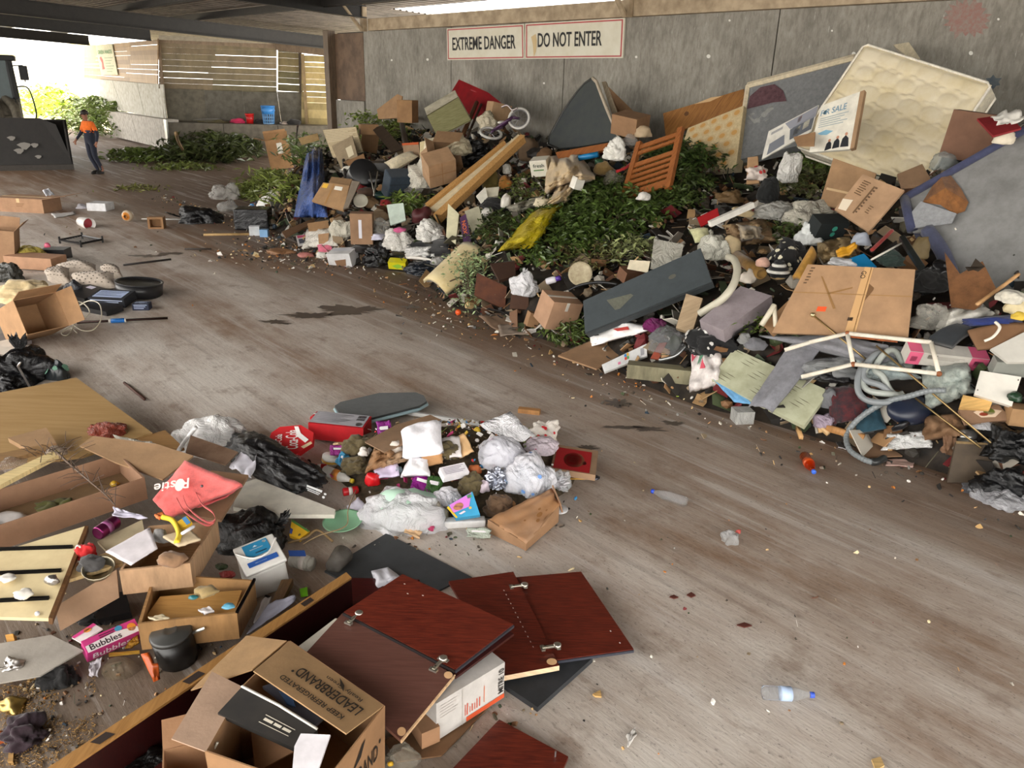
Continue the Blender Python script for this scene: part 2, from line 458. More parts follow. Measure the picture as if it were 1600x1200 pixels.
t = T('wall_right', kind='structure')
ubnd = [uw(569, 100), uw(705, 100), uw(880, 130), uw(1213, 60), -2.2, -5.2, -8.5]
for a, b in zip(ubnd, ubnd[1:]):
    q = [place(a - .012, WV, WT), place(b + .012, WV, WT), place(b + .012, WV, 0), place(a - .012, WV, 0)]
    t.add('panel', prism(q, .12, -WN), CM)
u0, u1 = uw(523, 100), uw(569, 100)
zs = W(545, 157).z
t.add('panel', prism([place(u0, WV, W(545, 52).z), place(u1 + .01, WV, W(545, 52).z), place(u1 + .01, WV, zs + .01), place(u0, WV, zs + .01)], .1, -WN), M('plain', '6f5844', '4f3d2e', .3), label='brown weathered plywood panel')
t.add('panel', prism([place(u0, WV - .05, zs), place(u1, WV - .05, zs), place(u1, WV - .05, 0), place(u0, WV - .05, 0)], .1, -WN), CM)
t.add('backing', prism(rect_uv(-8.5, u0, WV + .13, WV + .13, 0)[:1] + [place(-8.5, WV + .13, WT), place(u0, WV + .13, WT), place(u0, WV + .13, 0)], .06, -WN), M('plain', '3a3834'))
# faded paint marks and screw heads on the panels
def wq(x0, y0, x1, y1): return [W(x0, y0, WV - .004), W(x1, y0, WV - .004), W(x1, y1, WV - .004), W(x0, y1, WV - .004)]
def splat(px, py, r, n, seed, sp):
    ps = []
    for i in range(n * 2):
        a = pi * i / n; rr = r * ((1 if i % 2 else sp) + .35 * noise.noise(V((i * 1.7, seed, 0)))); ps.append(W(px + cos(a) * rr, py + sin(a) * rr * .8, WV - .003))
    return ps, [tuple(range(n * 2))]
t.add('paint_mark', splat(1512, 28, 40, 17, 1, .72), M('plain', '8f6a62', '8c8278', 2.5))
t.add('paint_mark', splat(1552, 128, 14, 6, 4, .6), M('plain', '4f5c66', '6d7070'))
for px, py, r in [(1107, 88, 3.2), (1334, 84, 3.2), (1517, 83, 3.4), (994, 89, 2), (668, 93, 2), (612, 94, 1.6), (1560, 30, 2), (1300, 48, 1.6), (850, 130, 1.6), (1140, 32, 1.8)]:
    t.add('screw_head', ([W(px + cos(a) * r, py + sin(a) * r, WV - .006) for a in [i * pi / 4 for i in range(8)]], [tuple(range(8))]), M('flat', 'dcdad2'))
t.done()
TAN = M('plain', 'b7a488', '8f7d64', .4)
# top rail with its brackets, bright gap above it to the roof
zr0, zr1 = WT - .01, W(600, 29).z
t = T('trim_1', kind='structure')
for a, b in zip([uw(583, 40), uw(990, 12), 0.5], [uw(985, 12), 0.6, -8.5]):
    t.add('rail', prism([place(a, WV - .16, zr1), place(b, WV - .16, zr1), place(b, WV - .16, zr0), place(a, WV - .16, zr0)], .2, -WN), TAN)
for px in (580, 994):
    u = uw(px, 20)
    t.add('bracket', box(Matrix.Translation(place(u, WV - .24, zr0 - .02)) @ Matrix.Rotation(-AZ, 4, 'Z'), .12, .14, zr1 - zr0 + .35), TAN)
    t.add('brace', tube([place(u, WV - .3, zr0), place(u, WV - .9, zr1 + .35)], .05, 6), TAN)
t.done()
# ================================================================== roof
def roofz(v): return zr1 + .30 + .04 * (12 - v)
UR0, UR1 = -9, 33.0
STEEL = M('rust', '25221f', '191715', .5)
def ibeam(u, v0, v1, dep, wid, drop):
    g = []
    def at_(v, du, dz): return place(u + du, v, roofz(v) - drop + dz)
    def bar(d0, d1, z0, z1): return ([at_(v0, d0, z0), at_(v0, d1, z0), at_(v0, d1, z1), at_(v0, d0, z1), at_(v1, d0, z0), at_(v1, d1, z0), at_(v1, d1, z1), at_(v1, d0, z1)], [(0, 1, 2, 3), (7, 6, 5, 4), (0, 4, 5, 1), (1, 5, 6, 2), (2, 6, 7, 3), (3, 7, 4, 0)])
    w = wid / 2
    return join(bar(-w, w, 0, .03), bar(-w, w, dep - .03, dep), bar(-.02, .02, .03, dep - .03))
def on_roof(px, py, drop):
    d = ray(px, py); t_ = (roofz(12) - drop + .48 - H) / (d.z + .04 * d.dot(WN)); return uv(CAM + d * t_)
for px, py, drop, lab in [(580, 46, .3, 'rusty steel roof beam meeting the corner of the grey wall'), (515, 77, .62, 'long dark steel roof beam above the plank fence'), (236, 64, .62, 'dark steel roof beam ending at the timber shed corner'), (140, 71, .62, 'outermost dark steel roof beam at the bright opening'), (994, 16, .3, 'steel roof beam braced over the do not enter sign')]:
    u, vv = on_roof(px, py, drop); 
    if drop < .4: u, vv = uw(px, 20), 11.8
    t = T('roof_beam', lab, 'beam'); t.add('roof_beam', ibeam(u, min(vv, 19.5), -4.6, .3 if drop < .4 else .42, .2, drop), STEEL); t.done()
    UR1 = u + 2.6 if px == 140 else UR1  # sheets lengthened past the last beam, added to shade the shed wall
VEND = -4.6  # unseen roof edge behind the camera, set by the daylight it lets in
t = T('ceiling', kind='structure')
def rib(v, end):
    ps = []
    while v > end:
        ps += [(v, 0), (v - .03, .035), (v - .07, .035), (v - .10, 0)]; v -= .2
    return ps
ub = [UR0, -2, 9.5, uw(578, 40), 22, UR1]
RM = M('plain', '6e655c', '453e38', .25)
for i, (a, b) in enumerate(zip(ub, ub[1:])):
    ps = rib(12.55 if i < 3 else 20.15, VEND)
    vs = [place(a - (.1 if i else 0), v, roofz(v) + z + .004 * i) for v, z in ps] + [place(b, v, roofz(v) + z + .004 * i) for v, z in ps]; k = len(ps)
    t.add('roof_sheet', (vs, [(j, j + 1, j + 1 + k, j + k) for j in range(k - 1)]), RM)
t.done()
# purlins along the wall direction, under the sheets
for i, v in enumerate([10.6, 8.4, 6.0, 3.2]):
    t = T('purlin', 'thin steel purlin under the roof sheets, number %s from the signed wall' % ['one', 'two', 'three', 'four'][i], 'purlin', 'roof purlins')
    q = [place(UR0, v, roofz(v) - .01), place(UR1, v, roofz(v) - .01), place(UR1, v, roofz(v) - .16), place(UR0, v, roofz(v) - .16)]
    t.add('purlin', join(prism(q, .05, WN), prism([p + WN * .1 for p in (q[2], q[3])] + [q[3], q[2]], .02, V((0, 0, 1)))), STEEL); t.done()
# ================================================================== timber shed and fences at the back
def vplane(A, B):
    n = (B - A).cross(V((0, 0, 1))).normalized()
    def f(px, py, off=0.0):
        d = ray(px, py); nn = n if n.dot(d) < 0 else -n
        return CAM + d * ((A + nn * off - CAM).dot(n) / d.dot(n))
    return f
C1 = G(262, 235)
BW = vplane(C1, G(530, 241))
C1b = D(130, 100, (C1 - CAM).dot(_f) * 1.3)
LW = vplane(C1, V((C1b.x, C1b.y, 0)))
PLK = ['8a7358', '7d674e', '93795a', '80705a', '77634c', '8b7a60']
def plank_wall(t, pl, x0, x1, rows, cols, th=.04, off=0.0, gap=.012, mats=None, skew=None):
    for i, (y0a, y1a, y0b, y1b) in enumerate(rows):      # row edges in the picture at its left and right end
        a, b, c, d = pl(x0, y0a, off), pl(x1, y0b, off), pl(x1, y1b, off), pl(x0, y1a, off)
        e = [0] + [k + random.uniform(-.04, .04) for k in cols] + [1]
        for k, (s0, s1) in enumerate(zip(e, e[1:])):
            g_ = gap * random.choice([.1, .1, .3, .6, 1.2])
            q = [bil((a, b, c, d), s, r) for s, r in ((s0, 0), (s1, 0), (s1, 1), (s0, 1))]
            q[2] = q[2] + V((0, 0, g_)); q[3] = q[3] + V((0, 0, g_))
            t.add('plank', prism(q, th), M('wood', random.choice(mats or PLK), None, .4))
t = T('wall_back', kind='structure')
ya = [65, 73.5, 83, 92.5, 102, 111.5, 121, 129.5, 139]
rows = [(a, b, a + 6.5, b + 6.5) for a, b in zip(ya, ya[1:])]
plank_wall(t, BW, 248, 432, rows, [.45], gap=.014, mats=['7c6e52', '6f6549', '7a6a50', '84745a'])
q = [BW(257, 138), BW(476, 144), BW(484, 197), BW(262, 190)]
for a, b in zip([0, .28, .55, .8], [.278, .548, .798, 1]):
    t.add('plywood_sheet', prism([bil(q, a, 0), bil(q, b, 0), bil(q, b, 1), bil(q, a, 1)], .05), M('plain', random.choice(['665f50', '6b6453', '625d52']), '4b473c', .5))
t.add('post', prism([BW(245, 62, .1), BW(249, 62, .1), BW(264, 228, .1), BW(260, 228, .1)], .1), M('wood', '7a6650'))
t.add('top_plate', prism([BW(246, 60, .05), BW(433, 68, .05), BW(433, 76, .05), BW(246, 66, .05)], .1), M('wood', '8a7660'))
t.done()
t = T('bunker_ledge', 'low concrete bunker wall with a ledge under the plank fence', 'bunker')
LO = 1.4
zl = BW(262, 191, LO).z
e0, e1 = BW(262, 191, LO), BW(520, 199, LO)
for k, (a, b) in enumerate(((0, .33), (.333, .66), (.663, 1))):
    p0, p1 = e0.lerp(e1, a), e0.lerp(e1, b)
    t.add('block', prism([V((p0.x, p0.y, zl)), V((p1.x, p1.y, zl)), V((p1.x, p1.y, 0)), V((p0.x, p0.y, 0))], 1.35), M('plain', '6f675a', '544e44', .5))
t.done()
# fence pieces to the right of it, up to the timber post
t = T('plank_fence', 'narrow greenish plank fence section in a dark frame', 'fence')
ya = [72, 81, 90, 102, 111, 121, 131, 142]
plank_wall(t, BW, 434, 468, [(a, b, a + 2, b + 2) for a, b in zip(ya, ya[1:])], [], off=-.3, gap=.02, mats=['7d7148', '716a48', '8a7c55'])
t.add('frame', join(prism([BW(466, 75, 0), BW(471, 75, 0), BW(473, 146, 0), BW(468, 146, 0)], .08), prism([BW(434, 70, 0), BW(470, 75, 0), BW(470, 80, 0), BW(434, 77, 0)], .08)), M('wood', '4b3f33'))
t.done()
t = T('slat_gate', 'pale yellow timber gate of horizontal boards beside the post', 'gate')
ya = [86, 97, 104, 113, 123, 132, 143, 151, 160, 171, 184, 196]
plank_wall(t, BW, 471, 526, [(a, b, a + 2, b + 2) for a, b in zip(ya, ya[1:])], [], off=.2, gap=.018, mats=['b39d68', 'a8945f', 'bda873', '9f8d5c'])
t.add('frame', prism([BW(470, 84, .3), BW(475, 84, .3), BW(482, 197, .3), BW(477, 197, .3)], .06), M('wood', '8a7450'))
t.done()
pz = W(520, 48).z
u = uw(521, 100)
struct('trim_2', box(Matrix.Translation(place(u, WV - .1, 0)) @ Matrix.Rotation(-AZ, 4, 'Z'), .24, .26, pz, .01), M('wood', '6b5946', '4d3f31'))
# left face of the shed
t = T('wall_left', kind='structure')
n = 9
rows = []
for i in range(n):
    a, b = i / n, (i + 1) / n
    rows.append((72 + (122 - 72) * a, 72 + (122 - 72) * b, 62 + (138 - 62) * a * .93, 62 + (138 - 62) * b * .93))
plank_wall(t, LW, 131, 246, rows, [.3, .66], mats=['a98d6a', '9f8361', 'b0936e', '94795a'])
for k, (a, b) in enumerate(zip([0, .35, .7], [.345, .695, 1])):
    q = [LW(143, 122), LW(254, 132), LW(259, 187), LW(165, 168)]
    t.add('panel', prism([bil(q, a, 0), bil(q, b, 0), bil(q, b, 1), bil(q, a, 1)], .05), M('plain', 'b9b8ae', '9d9786', .6))
q = [LW(163, 173, .35), LW(258, 187, .35), LW(262, 233, .35), LW(180, 214, .35)]
for a, b in ((0, .5), (.5, 1)):
    t.add('concrete_block', prism([bil(q, a, 0), bil(q, b - .004, 0), bil(q, b - .004, 1), bil(q, a, 1)], .5), M('plain', 'b4aea4', '8d867b', .7))
t.add('edge_angle', prism([LW(255, 186, .4), LW(259, 187, .4), LW(263, 226, .4), LW(260, 226, .4)], .06), M('metal', 'b5b5b0'))
t.done()
t = T('notice_board', 'cream notice board with green heading and red figure on the timber shed', 'sign')
q = [LW(149, 71, .06), LW(175, 69, .06), LW(184, 117, .06), LW(158, 117, .06)]
t.add('board', prism(q, .03), M('plain', 'cfcdae'))
t.add('heading', join(dec_text(q, 'GREEN WASTE', .08, .17, .92, .30, .02, .01)), M('flat', '4e8a4a'))
t.add('red_mark', dec_poly(q, [(.12, .42), (.22, .38), (.3, .5), (.28, .72), (.34, .8), (.16, .82), (.2, .6)], .01), M('flat', 'c0504a'))
t.add('small_print', join(*[dec_rect(q, .42, .42 + i * .09, .9 - (i % 3) * .08, .45 + i * .09, .01) for i in range(6)]), M('flat', '9aa98a'))
t.done()
# eave strip and white flashing above the shed
struct('trim_3', prism([BW(248, 55, .3), BW(300, 57, .3), BW(432, 69, .3), BW(248, 62, .3)], .05), M('plain', 'a79c88'))
struct('trim_4', prism([BW(430, 64, .35), BW(530, 70, .35), BW(530, 90, .35), BW(430, 78, .35)], .06), M('wood', '6a5844'))
# ================================================================== outside, through the opening on the left
t = T('boundary_fence', 'sunlit yellow board fence with white posts beyond the opening', 'fence')
fp = lambda px, py: D(px, py, 62)
for i, x in enumerate(range(-60, 140, 15)):
    t.add('board', prism([fp(x, 82 - i * 1.2), fp(x + 14, 80.8 - i * 1.2), fp(x + 14, 98), fp(x, 98)], .05), M('wood', 'c9b87f'))
    t.add('post', prism([fp(x - 1.5, 80 - i * 1.2), fp(x + .5, 80 - i * 1.2), fp(x + .5, 130), fp(x - 1.5, 130)], .15, None), M('plain', 'e6e2d6'))
t.done()
struct('wall_outside', join(prism([D(-90, 96, 58), D(132, 84, 58), D(134, 160, 58), D(-90, 170, 58)], .4)), M('plain', 'ece7da', 'd8cfba', .3))
# ================================================================== signs on the wall
t = T('wall_sign', 'white sign with red border reading EXTREME DANGER', 'sign')
for lab, q4, txt, a0, a1, b0, b1 in [('EXTREME', [(698, 44.5), (818.5, 37.5), (819.5, 92), (699, 94)], 'EXTREME DANGER', .08, .90, .29, .70), ('DO', [(820.5, 37), (976, 28), (973, 90.5), (820.5, 92)], 'DO NOT ENTER', .145, .80, .28, .68)]:
    if lab == 'DO': t = T('wall_sign', 'wider white sign with red border reading DO NOT ENTER', 'sign')
    q = [W(x, y, WV - .05) for x, y in q4]
    t.add('board', prism(q, .04), M('plain', 'd9d5c4', 'cfc9b4', .3))
    t.add('border', join(dec_rect(q, .015, .03, .985, .065), dec_rect(q, .015, .935, .985, .97), dec_rect(q, .012, .03, .024, .97), dec_rect(q, .976, .03, .988, .97)), M('flat', 'b04a4c'))
    t.add('lettering', dec_text(q, txt, a0, b0, a1, b1, .016, .008), M('flat', '232323'))
    if lab == 'DO': t.add('rust_stain', dec_poly(q, [(.07, .38), (.12, .30), (.135, .5), (.125, .8), (.1, .95), (.09, .6)], .005), M('flat', 'c9b184'))
    t.done()
# ================================================================== heap under everything in the big pile
t = T('rubbish_heap', 'dark mixed rubbish filling the long pile against the grey wall', 'rubbish', kind='stuff')
us = [-4 + i * .22 for i in range(int((UEND + 4) / .22) + 2)]
vs, fs = [], []
NV = 56
for u in us:
    f = interp(FOOT, u)
    for j in range(NV + 1):
        v = f - .05 + (11.75 - f + .05) * j / NV
        p = place(u, v, 0); h = hgt(p.x, p.y)
        h += (.09 * noise.noise(V((p.x * 3, p.y * 3, 1))) + .06 * noise.noise(V((p.x * 8, p.y * 8, 2)))) * min(1, h * 4)
        vs.append(V((p.x, p.y, max(-.02, h - .09))))
for i in range(len(us) - 1):
    for j in range(NV):
        a = i * (NV + 1) + j; fs.append((a, a + 1, a + NV + 2, a + NV + 1))
t.add('rubbish_heap', (vs, fs), M('plain', '352c23', '15120f', 1.2), True); t.done()
SCR = 'a9825a,2a2622,8d7a62,1c1b1a,b5afa3,6b4a30,55503f,a08058,3b3a36,7a6a54,d4d0c8,2e2a24,40362c,1f1c1a,5a3a26,24333f,94836a,3f4a2c,8a8780,c7a878,26221f,6a1f22,4a4239,d8d2c4,35402a,7d5a3a,9b9488'
def scrap(p, s, rnd):
    m = Matrix.Translation(p) @ Euler((rnd.uniform(-1, 1), rnd.uniform(-1, 1), rnd.uniform(0, 6.3))).to_matrix().to_4x4()
    k = rnd.random()
    if k < .45:
        w, d = s * rnd.uniform(.6, 1.5), s * rnd.uniform(.4, 1); b = s * rnd.uniform(-.3, .3)
        vs = [(-w, -d, 0), (0, -d * 1.1, b), (w, -d * .8, 0), (w, d, .1 * s), (0, d, b * .8), (-w * .9, d, 0)]
        vs += [(x, y, z - .008) for x, y, z in vs]
        return [m @ V(v) for v in vs], [(0, 1, 4, 5), (1, 2, 3, 4), (11, 10, 7, 6), (10, 9, 8, 7), (0, 6, 7, 1), (1, 7, 8, 2), (2, 8, 9, 3), (3, 9, 10, 4), (4, 10, 11, 5), (5, 11, 6, 0)]
    if k < .7: return box(m, s * rnd.uniform(.5, 1.6), s * rnd.uniform(.3, .9), s * rnd.uniform(.1, .6))
    if k < .82: return box(m, s * rnd.uniform(2, 5), s * .12, s * .12)
    return xf(ico(1), m @ Matrix.Diagonal((s * rnd.uniform(.5, 1), s * rnd.uniform(.4, .8), s * rnd.uniform(.3, .7), 1)))
rnd = random.Random(11)
gs = []
while len(gs) < 8200:
    u = rnd.uniform(-2.5, UEND); f = interp(FOOT, u); v = f + (11.7 - f) * rnd.random() ** 1.35
    p = place(u, v, 0); h = hgt(p.x, p.y); p.z = h + rnd.uniform(-.04, .05)
    if h > .05: gs.append(scrap(p, rnd.choice([.02, .03, .04, .05, .06, .08, .1, .13]), rnd))
t = T('mixed_scraps', 'countless small scraps of card, plastic and wood over the pile', 'scraps', kind='stuff')
t.add('mixed_scraps', join(*gs), M('mix', '808080', SCR)); t.done()
# loose crumbs on the floor along the pile's foot and round the foreground litter
gs = []
while len(gs) < 900:
    u = rnd.uniform(-1, UEND + 1.5); f = interp(FOOT, u); v = f - abs(rnd.gauss(0, .38))
    p = place(u, v, .008); gs.append(scrap(p, rnd.choice([.006, .01, .014, .02, .03]), rnd))
for cx, cy, rx, ry, k in [(470, 395, 130, 20, 420), (730, 800, 190, 40, 160), (770, 495, 90, 25, 200), (1020, 600, 90, 20, 90), (60, 1080, 120, 110, 260), (300, 1000, 160, 90, 160), (760, 1090, 90, 60, 90), (900, 900, 600, 260, 110), (1150, 1000, 400, 160, 40), (350, 330, 300, 50, 80), (640, 840, 120, 30, 60)]:
    for _ in range(k):
        p = G(cx + rnd.gauss(0, rx * .6), min(1250, cy + rnd.gauss(0, ry * .6))); p.z = .006
        gs.append(scrap(p, rnd.choice([.004, .006, .008, .012, .016] if cy > 450 else [.012, .02, .03, .045]), rnd))
t = T('floor_crumbs', 'fine crumbs and splinters of litter scattered over the concrete floor', 'crumbs', kind='stuff')
t.add('floor_crumbs', join(*gs), M('mix', '808081', SCR + ',d9c9a0,efece6,c8a26a,b9742e')); t.done()
# ================================================================== builders for loose things
CARD, CARD2, CARDD = 'b58d60', 'c29a6c', '8f6c48'
PIL = dict(tilt=38, yaw=-42)
def PP(cs, tilt=0, yaw=0, lift=0.0, z=None, at_=None):
    "picture outline -> points on one tilted plane through the place its middle rests on"
    cx = sum(c[0] for c in cs) / len(cs); cy = sum(c[1] for c in cs) / len(cs)
    p = at_ or (G(cx, cy, z) if z is not None else Hh(cx, cy, lift))
    a, y = radians(tilt), radians(yaw)
    n = V((sin(y) * sin(a), -cos(y) * sin(a), cos(a)))
    o = []
    for c in cs:
        d = ray(*c); o.append(CAM + d * ((p - CAM).dot(n) / d.dot(n)))
    return o
def marks(t, q, ms, base=None):
    for m in ms:
        nm, kind, col = m[0], m[1], m[-1]; a = m[2:-1]
        if kind == 't': g = dec_text(q, *a)
        elif kind == 'r': g = dec_rect(q, *a)
        elif kind == 'd': g = dec_disc(q, *a)
        elif kind == 'p': g = dec_poly(q, *a)
        elif kind == 'tr':                            # text turned upside down
            s, a0, b0, a1, b1 = a; g = dec_text([q[2], q[3], q[0], q[1]], s, 1 - a1, 1 - b1, 1 - a0, 1 - b0)
        elif kind == 'tv':                            # text running up the side
            s, a0, b0, a1, b1 = a; g = dec_text([q[3], q[0], q[1], q[2]], s, 1 - b1, a0, 1 - b0, a1)
        elif kind == 'td':                            # text running down the side
            s, a0, b0, a1, b1 = a; g = dec_text([q[1], q[2], q[3], q[0]], s, b0, 1 - a1, b1, 1 - a0)
        elif kind == 'lines':
            a0, b0, a1, b1, k = a; g = join(*[dec_rect(q, a0, b0 + (b1 - b0) * i / k, a1 - (a1 - a0) * .25 * ((i * 7) % 3) / 2, b0 + (b1 - b0) * (i + .45) / k) for i in range(k)])
        t.add(nm, g, col if not isinstance(col, str) else M('flat', col), False, base)
def bd(name, label, cat, cs, mat, th=.02, ms=(), crumple=0, bow=0, part=None, group=None, edge=None, **k):
    q = PP(cs, **k); t = T(name, label, cat, group)
    if crumple or bow: g = sheet(q, 10, 8, crumple, 3, random.random() * 50, th, bow)
    else: g = prism(q, th)
    t.add(part or 'panel', g, mat, bool(crumple or bow))
    if edge: t.add('edge_strip', tube([*q, q[0]][:edge[2]], edge[0], 6), edge[1])
    marks(t, q, ms); return t.done()
def ct(label, px, py, w, d, h, rz=0, rx=0, ry=0, col=CARD, z=None, ms=(), tape='c9ab7e', name='cardboard_box', cat='box', mat=None, group=None, lift=None, flap=None, b=0):
    p = Hh(px, py) if z is None else G(px, py, z); k = mpp(p); w, d, h = w * k, d * k, h * k
    p = Hh(px, py, h * .45 if lift is None else lift) if z is None else G(px, py, z + h * .5)
    m = at(p, rz, rx, ry) @ Matrix.Translation((0, 0, -h / 2))
    t = T(name, label, cat, group); mt = mat or M('card', col)
    t.add('body', box(m, w, d, h, b), mt)
    if tape:
        t.add('tape', join(box(m @ Matrix.Translation((0, 0, h)), w * .999, d * .12, .004), box(m @ Matrix.Translation((0, -d / 2 - .002, h * .7)), w * .0 + d * .12, .004, h * .3)), M('plastic', tape))
    if flap:
        for s, a in flap.items(): t.add('flap', flapg(m, w, d, h, s, a), mt)
    for f in ms: marks(t, faceq(m, w, d, h, f[0]), [f[1:]])
    return t.done()
def flapg(m, w, d, h, s, a, ln=None):
    a = radians(a); c, n_ = cos(a), sin(a); th = .006
    L_ = ln or (d * .5 if s in 'fb' else w * .5)
    if s == 'f': q = [(-w / 2, -d / 2, h), (w / 2, -d / 2, h), (w / 2, -d / 2 - L_ * n_, h + L_ * c), (-w / 2, -d / 2 - L_ * n_, h + L_ * c)]
    if s == 'b': q = [(-w / 2, d / 2, h), (w / 2, d / 2, h), (w / 2, d / 2 + L_ * n_, h + L_ * c), (-w / 2, d / 2 + L_ * n_, h + L_ * c)]
    if s == 'l': q = [(-w / 2, -d / 2, h), (-w / 2, d / 2, h), (-w / 2 - L_ * n_, d / 2, h + L_ * c), (-w / 2 - L_ * n_, -d / 2, h + L_ * c)]
    if s == 'r': q = [(w / 2, -d / 2, h), (w / 2, d / 2, h), (w / 2 + L_ * n_, d / 2, h + L_ * c), (w / 2 + L_ * n_, -d / 2, h + L_ * c)]
    return prism([m @ V(x) for x in q], th)
def openbox(m, w, d, h, th=.006):
    x, y = w / 2, d / 2
    I, O = (x - th, y - th), (x, y)
    def ring(r, z): return [m @ V((-r[0], -r[1], z)), m @ V((r[0], -r[1], z)), m @ V((r[0], r[1], z)), m @ V((-r[0], r[1], z))]
    vs = ring(O, 0) + ring(O, h) + ring(I, h) + ring(I, th)
    fs = [(3, 2, 1, 0), (12, 13, 14, 15)]
    for a in (0, 4, 8):
        for i in range(4): fs.append((a + i, a + (i + 1) % 4, a + 4 + (i + 1) % 4, a + 4 + i))
    return vs, fs
def oc(label, px, py, w, d, h, rz=0, rx=0, ry=0, col=CARD, z=None, flaps=None, ms=(), name='open_box', cat='box', th=.006, mat=None, lift=None, fl=None):
    p = Hh(px, py) if z is None else G(px, py, z); k = mpp(p); w, d, h = w * k, d * k, h * k
    p = Hh(px, py, h * .45 if lift is None else lift) if z is None else G(px, py, z + h * .5)
    m = at(p, rz, rx, ry) @ Matrix.Translation((0, 0, -h / 2)); t = T(name, label, cat); mt = mat or M('card', col)
    t.add('body', openbox(m, w, d, h, th), mt)
    for s, a in (flaps or {}).items(): t.add('flap', flapg(m, w, d, h, s, a, fl), mt)
    for f in ms: marks(t, faceq(m, w, d, h, f[0]), [f[1:]])
    return t.done()
def bag(label, px, py, w, h, col, kind='bag', rz=0, amp=.3, fr=1.5, dep=.8, knot=None, name='plastic_bag', cat='bag', s=4, z=None, ms=(), inner=None, kn=.22, lift=0, rx=0, spots=None):
    p = Hh(px, py + h * .25, lift) if z is None else G(px, py + h * .25, z); k = mpp(p); rx_ = w * k / 2; rz_ = h * k / 1.75; ry_ = rx_ * dep
    base = p - V((0, 0, rz_ * .35)); m = at(base, rz, rx); sd_ = random.random() * 40
    t = T(name, label, cat); mt = M('clear' if kind == 'film' and 'clear' in label else kind, col)
    t.add('body', blob(m, rx_, ry_, rz_, amp * 1.12, fr, sd_, s + (1 if w * h > 900 and s > 3 else 0)), mt, True)
    if spots:                                          # printed or stuck-on patches following the surface
        bv = t.parts[0][1][0]; cc = sum(bv, V()) / len(bv); rn = random.Random(int(px)); g = []
        vis = [v for v in bv if (v - cc).dot(CAM - cc) > 0 and v.z > cc.z - rz_ * .3]
        for _ in range(spots[0]):
            v = rn.choice(vis); o = (v - cc).normalized(); a_ = o.orthogonal().normalized(); b_ = o.cross(a_); s_ = spots[2] * k * rn.uniform(.6, 1.3)
            g.append(([v + o * .012 + (a_ * cos(i) * rn.uniform(.6, 1) + b_ * sin(i)) * s_ for i in range(7)], [tuple(range(7))]))
        t.add('print', join(*g), M('flat', spots[1]), kind='stuff')
    if knot:                                           # gathered neck and ears; knot = direction in the blob's own frame
        d_ = V(knot).normalized(); e = V((d_.x * rx_, d_.y * ry_, (d_.z + .42) * rz_)); o = V((-d_.y, d_.x, .3)).normalized()
        L_ = rx_ * kn * 2.2
        g = []
        for j in range(5):
            a = (j - 2) * .45; dd = (d_ * cos(a) + o * sin(a)).normalized()
            g.append(sheet([m @ (e * .9), m @ (e * .9 + dd * L_ * .5 + o * .3 * L_), m @ (e + dd * L_), m @ (e + dd * L_ * .6 - o * .25 * L_)], 4, 4, L_ * .12, 3, j + sd_, .003))
        t.add('knot', join(*g), mt, True)
    if inner: t.add('contents', blob(at(base + V((0, 0, .02)), rz), rx_ * .8, ry_ * .8, rz_ * .8, .35, 2, sd_ + 3, 3), M('mix', col, inner), True)
    return t.done()
def cloth(label, cs, col, kind='fabric', lift=.05, amp=.05, fr=4, n=12, name='cloth', cat='cloth', col2=None, th=.012, part=None, ms=(), sc=1):
    "sheet that lies on whatever is below it, with folds"
    vs, fs = [], []; sd_ = random.random() * 30
    pts = []
    for j in range(n + 1):
        for i in range(n + 1):
            a, b = i / n, j / n
            x = (cs[0][0] * (1 - a) + cs[1][0] * a) * (1 - b) + (cs[3][0] * (1 - a) + cs[2][0] * a) * b
            y = (cs[0][1] * (1 - a) + cs[1][1] * a) * (1 - b) + (cs[3][1] * (1 - a) + cs[2][1] * a) * b
            e = min(a, 1 - a, b, 1 - b)
            f = noise.noise(V((a * fr + sd_, b * fr, sd_))); r_ = .35 - abs(noise.noise(V((a * fr * 1.5 + sd_, b * fr * .6, sd_ + 4))))
            x += 9 * (cs[1][0] - cs[0][0]) / 120 * noise.noise(V((a * 3, b * 3, sd_ + 8))) * (1 if e < .01 else .4)
            pts.append(Hh(x, y, max(.004, lift * (.4 + min(1, e * 5) * .6) + amp * (f + r_ * 1.2))))
    w = n + 1; k = len(pts)
    vs = pts + [p - V((0, 0, th)) for p in pts]
    for j in range(n):
        for i in range(n):
            f = (j * w + i, (j + 1) * w + i, (j + 1) * w + i + 1, j * w + i + 1); fs += [f, tuple(q + k for q in reversed(f))]
    bd_ = [i for i in range(w)] + [j * w + n for j in range(1, n + 1)] + [n * w + i for i in range(n - 1, -1, -1)] + [j * w for j in range(n - 1, 0, -1)]
    for a, b in zip(bd_, bd_[1:] + bd_[:1]): fs.append((a, b, b + k, a + k))
    t = T(name, label, cat); t.add(part or 'fabric', (vs, fs), M(kind, col, col2, sc), True)
    def S_(a, b): return pts[min(n, int(b * n)) * w + min(n, int(a * n))] + V((0, 0, .012))
    for nm, pl, mc in ms: t.add(nm, ([S_(a, b) for a, b in pl], [tuple(range(len(pl)))]), M('flat', mc))
    return t.done()
def amx(p0, p1):
    d = p1 - p0; q = d.to_track_quat('Z', 'Y').to_matrix().to_4x4(); return Matrix.Translation(p0) @ q, d.length
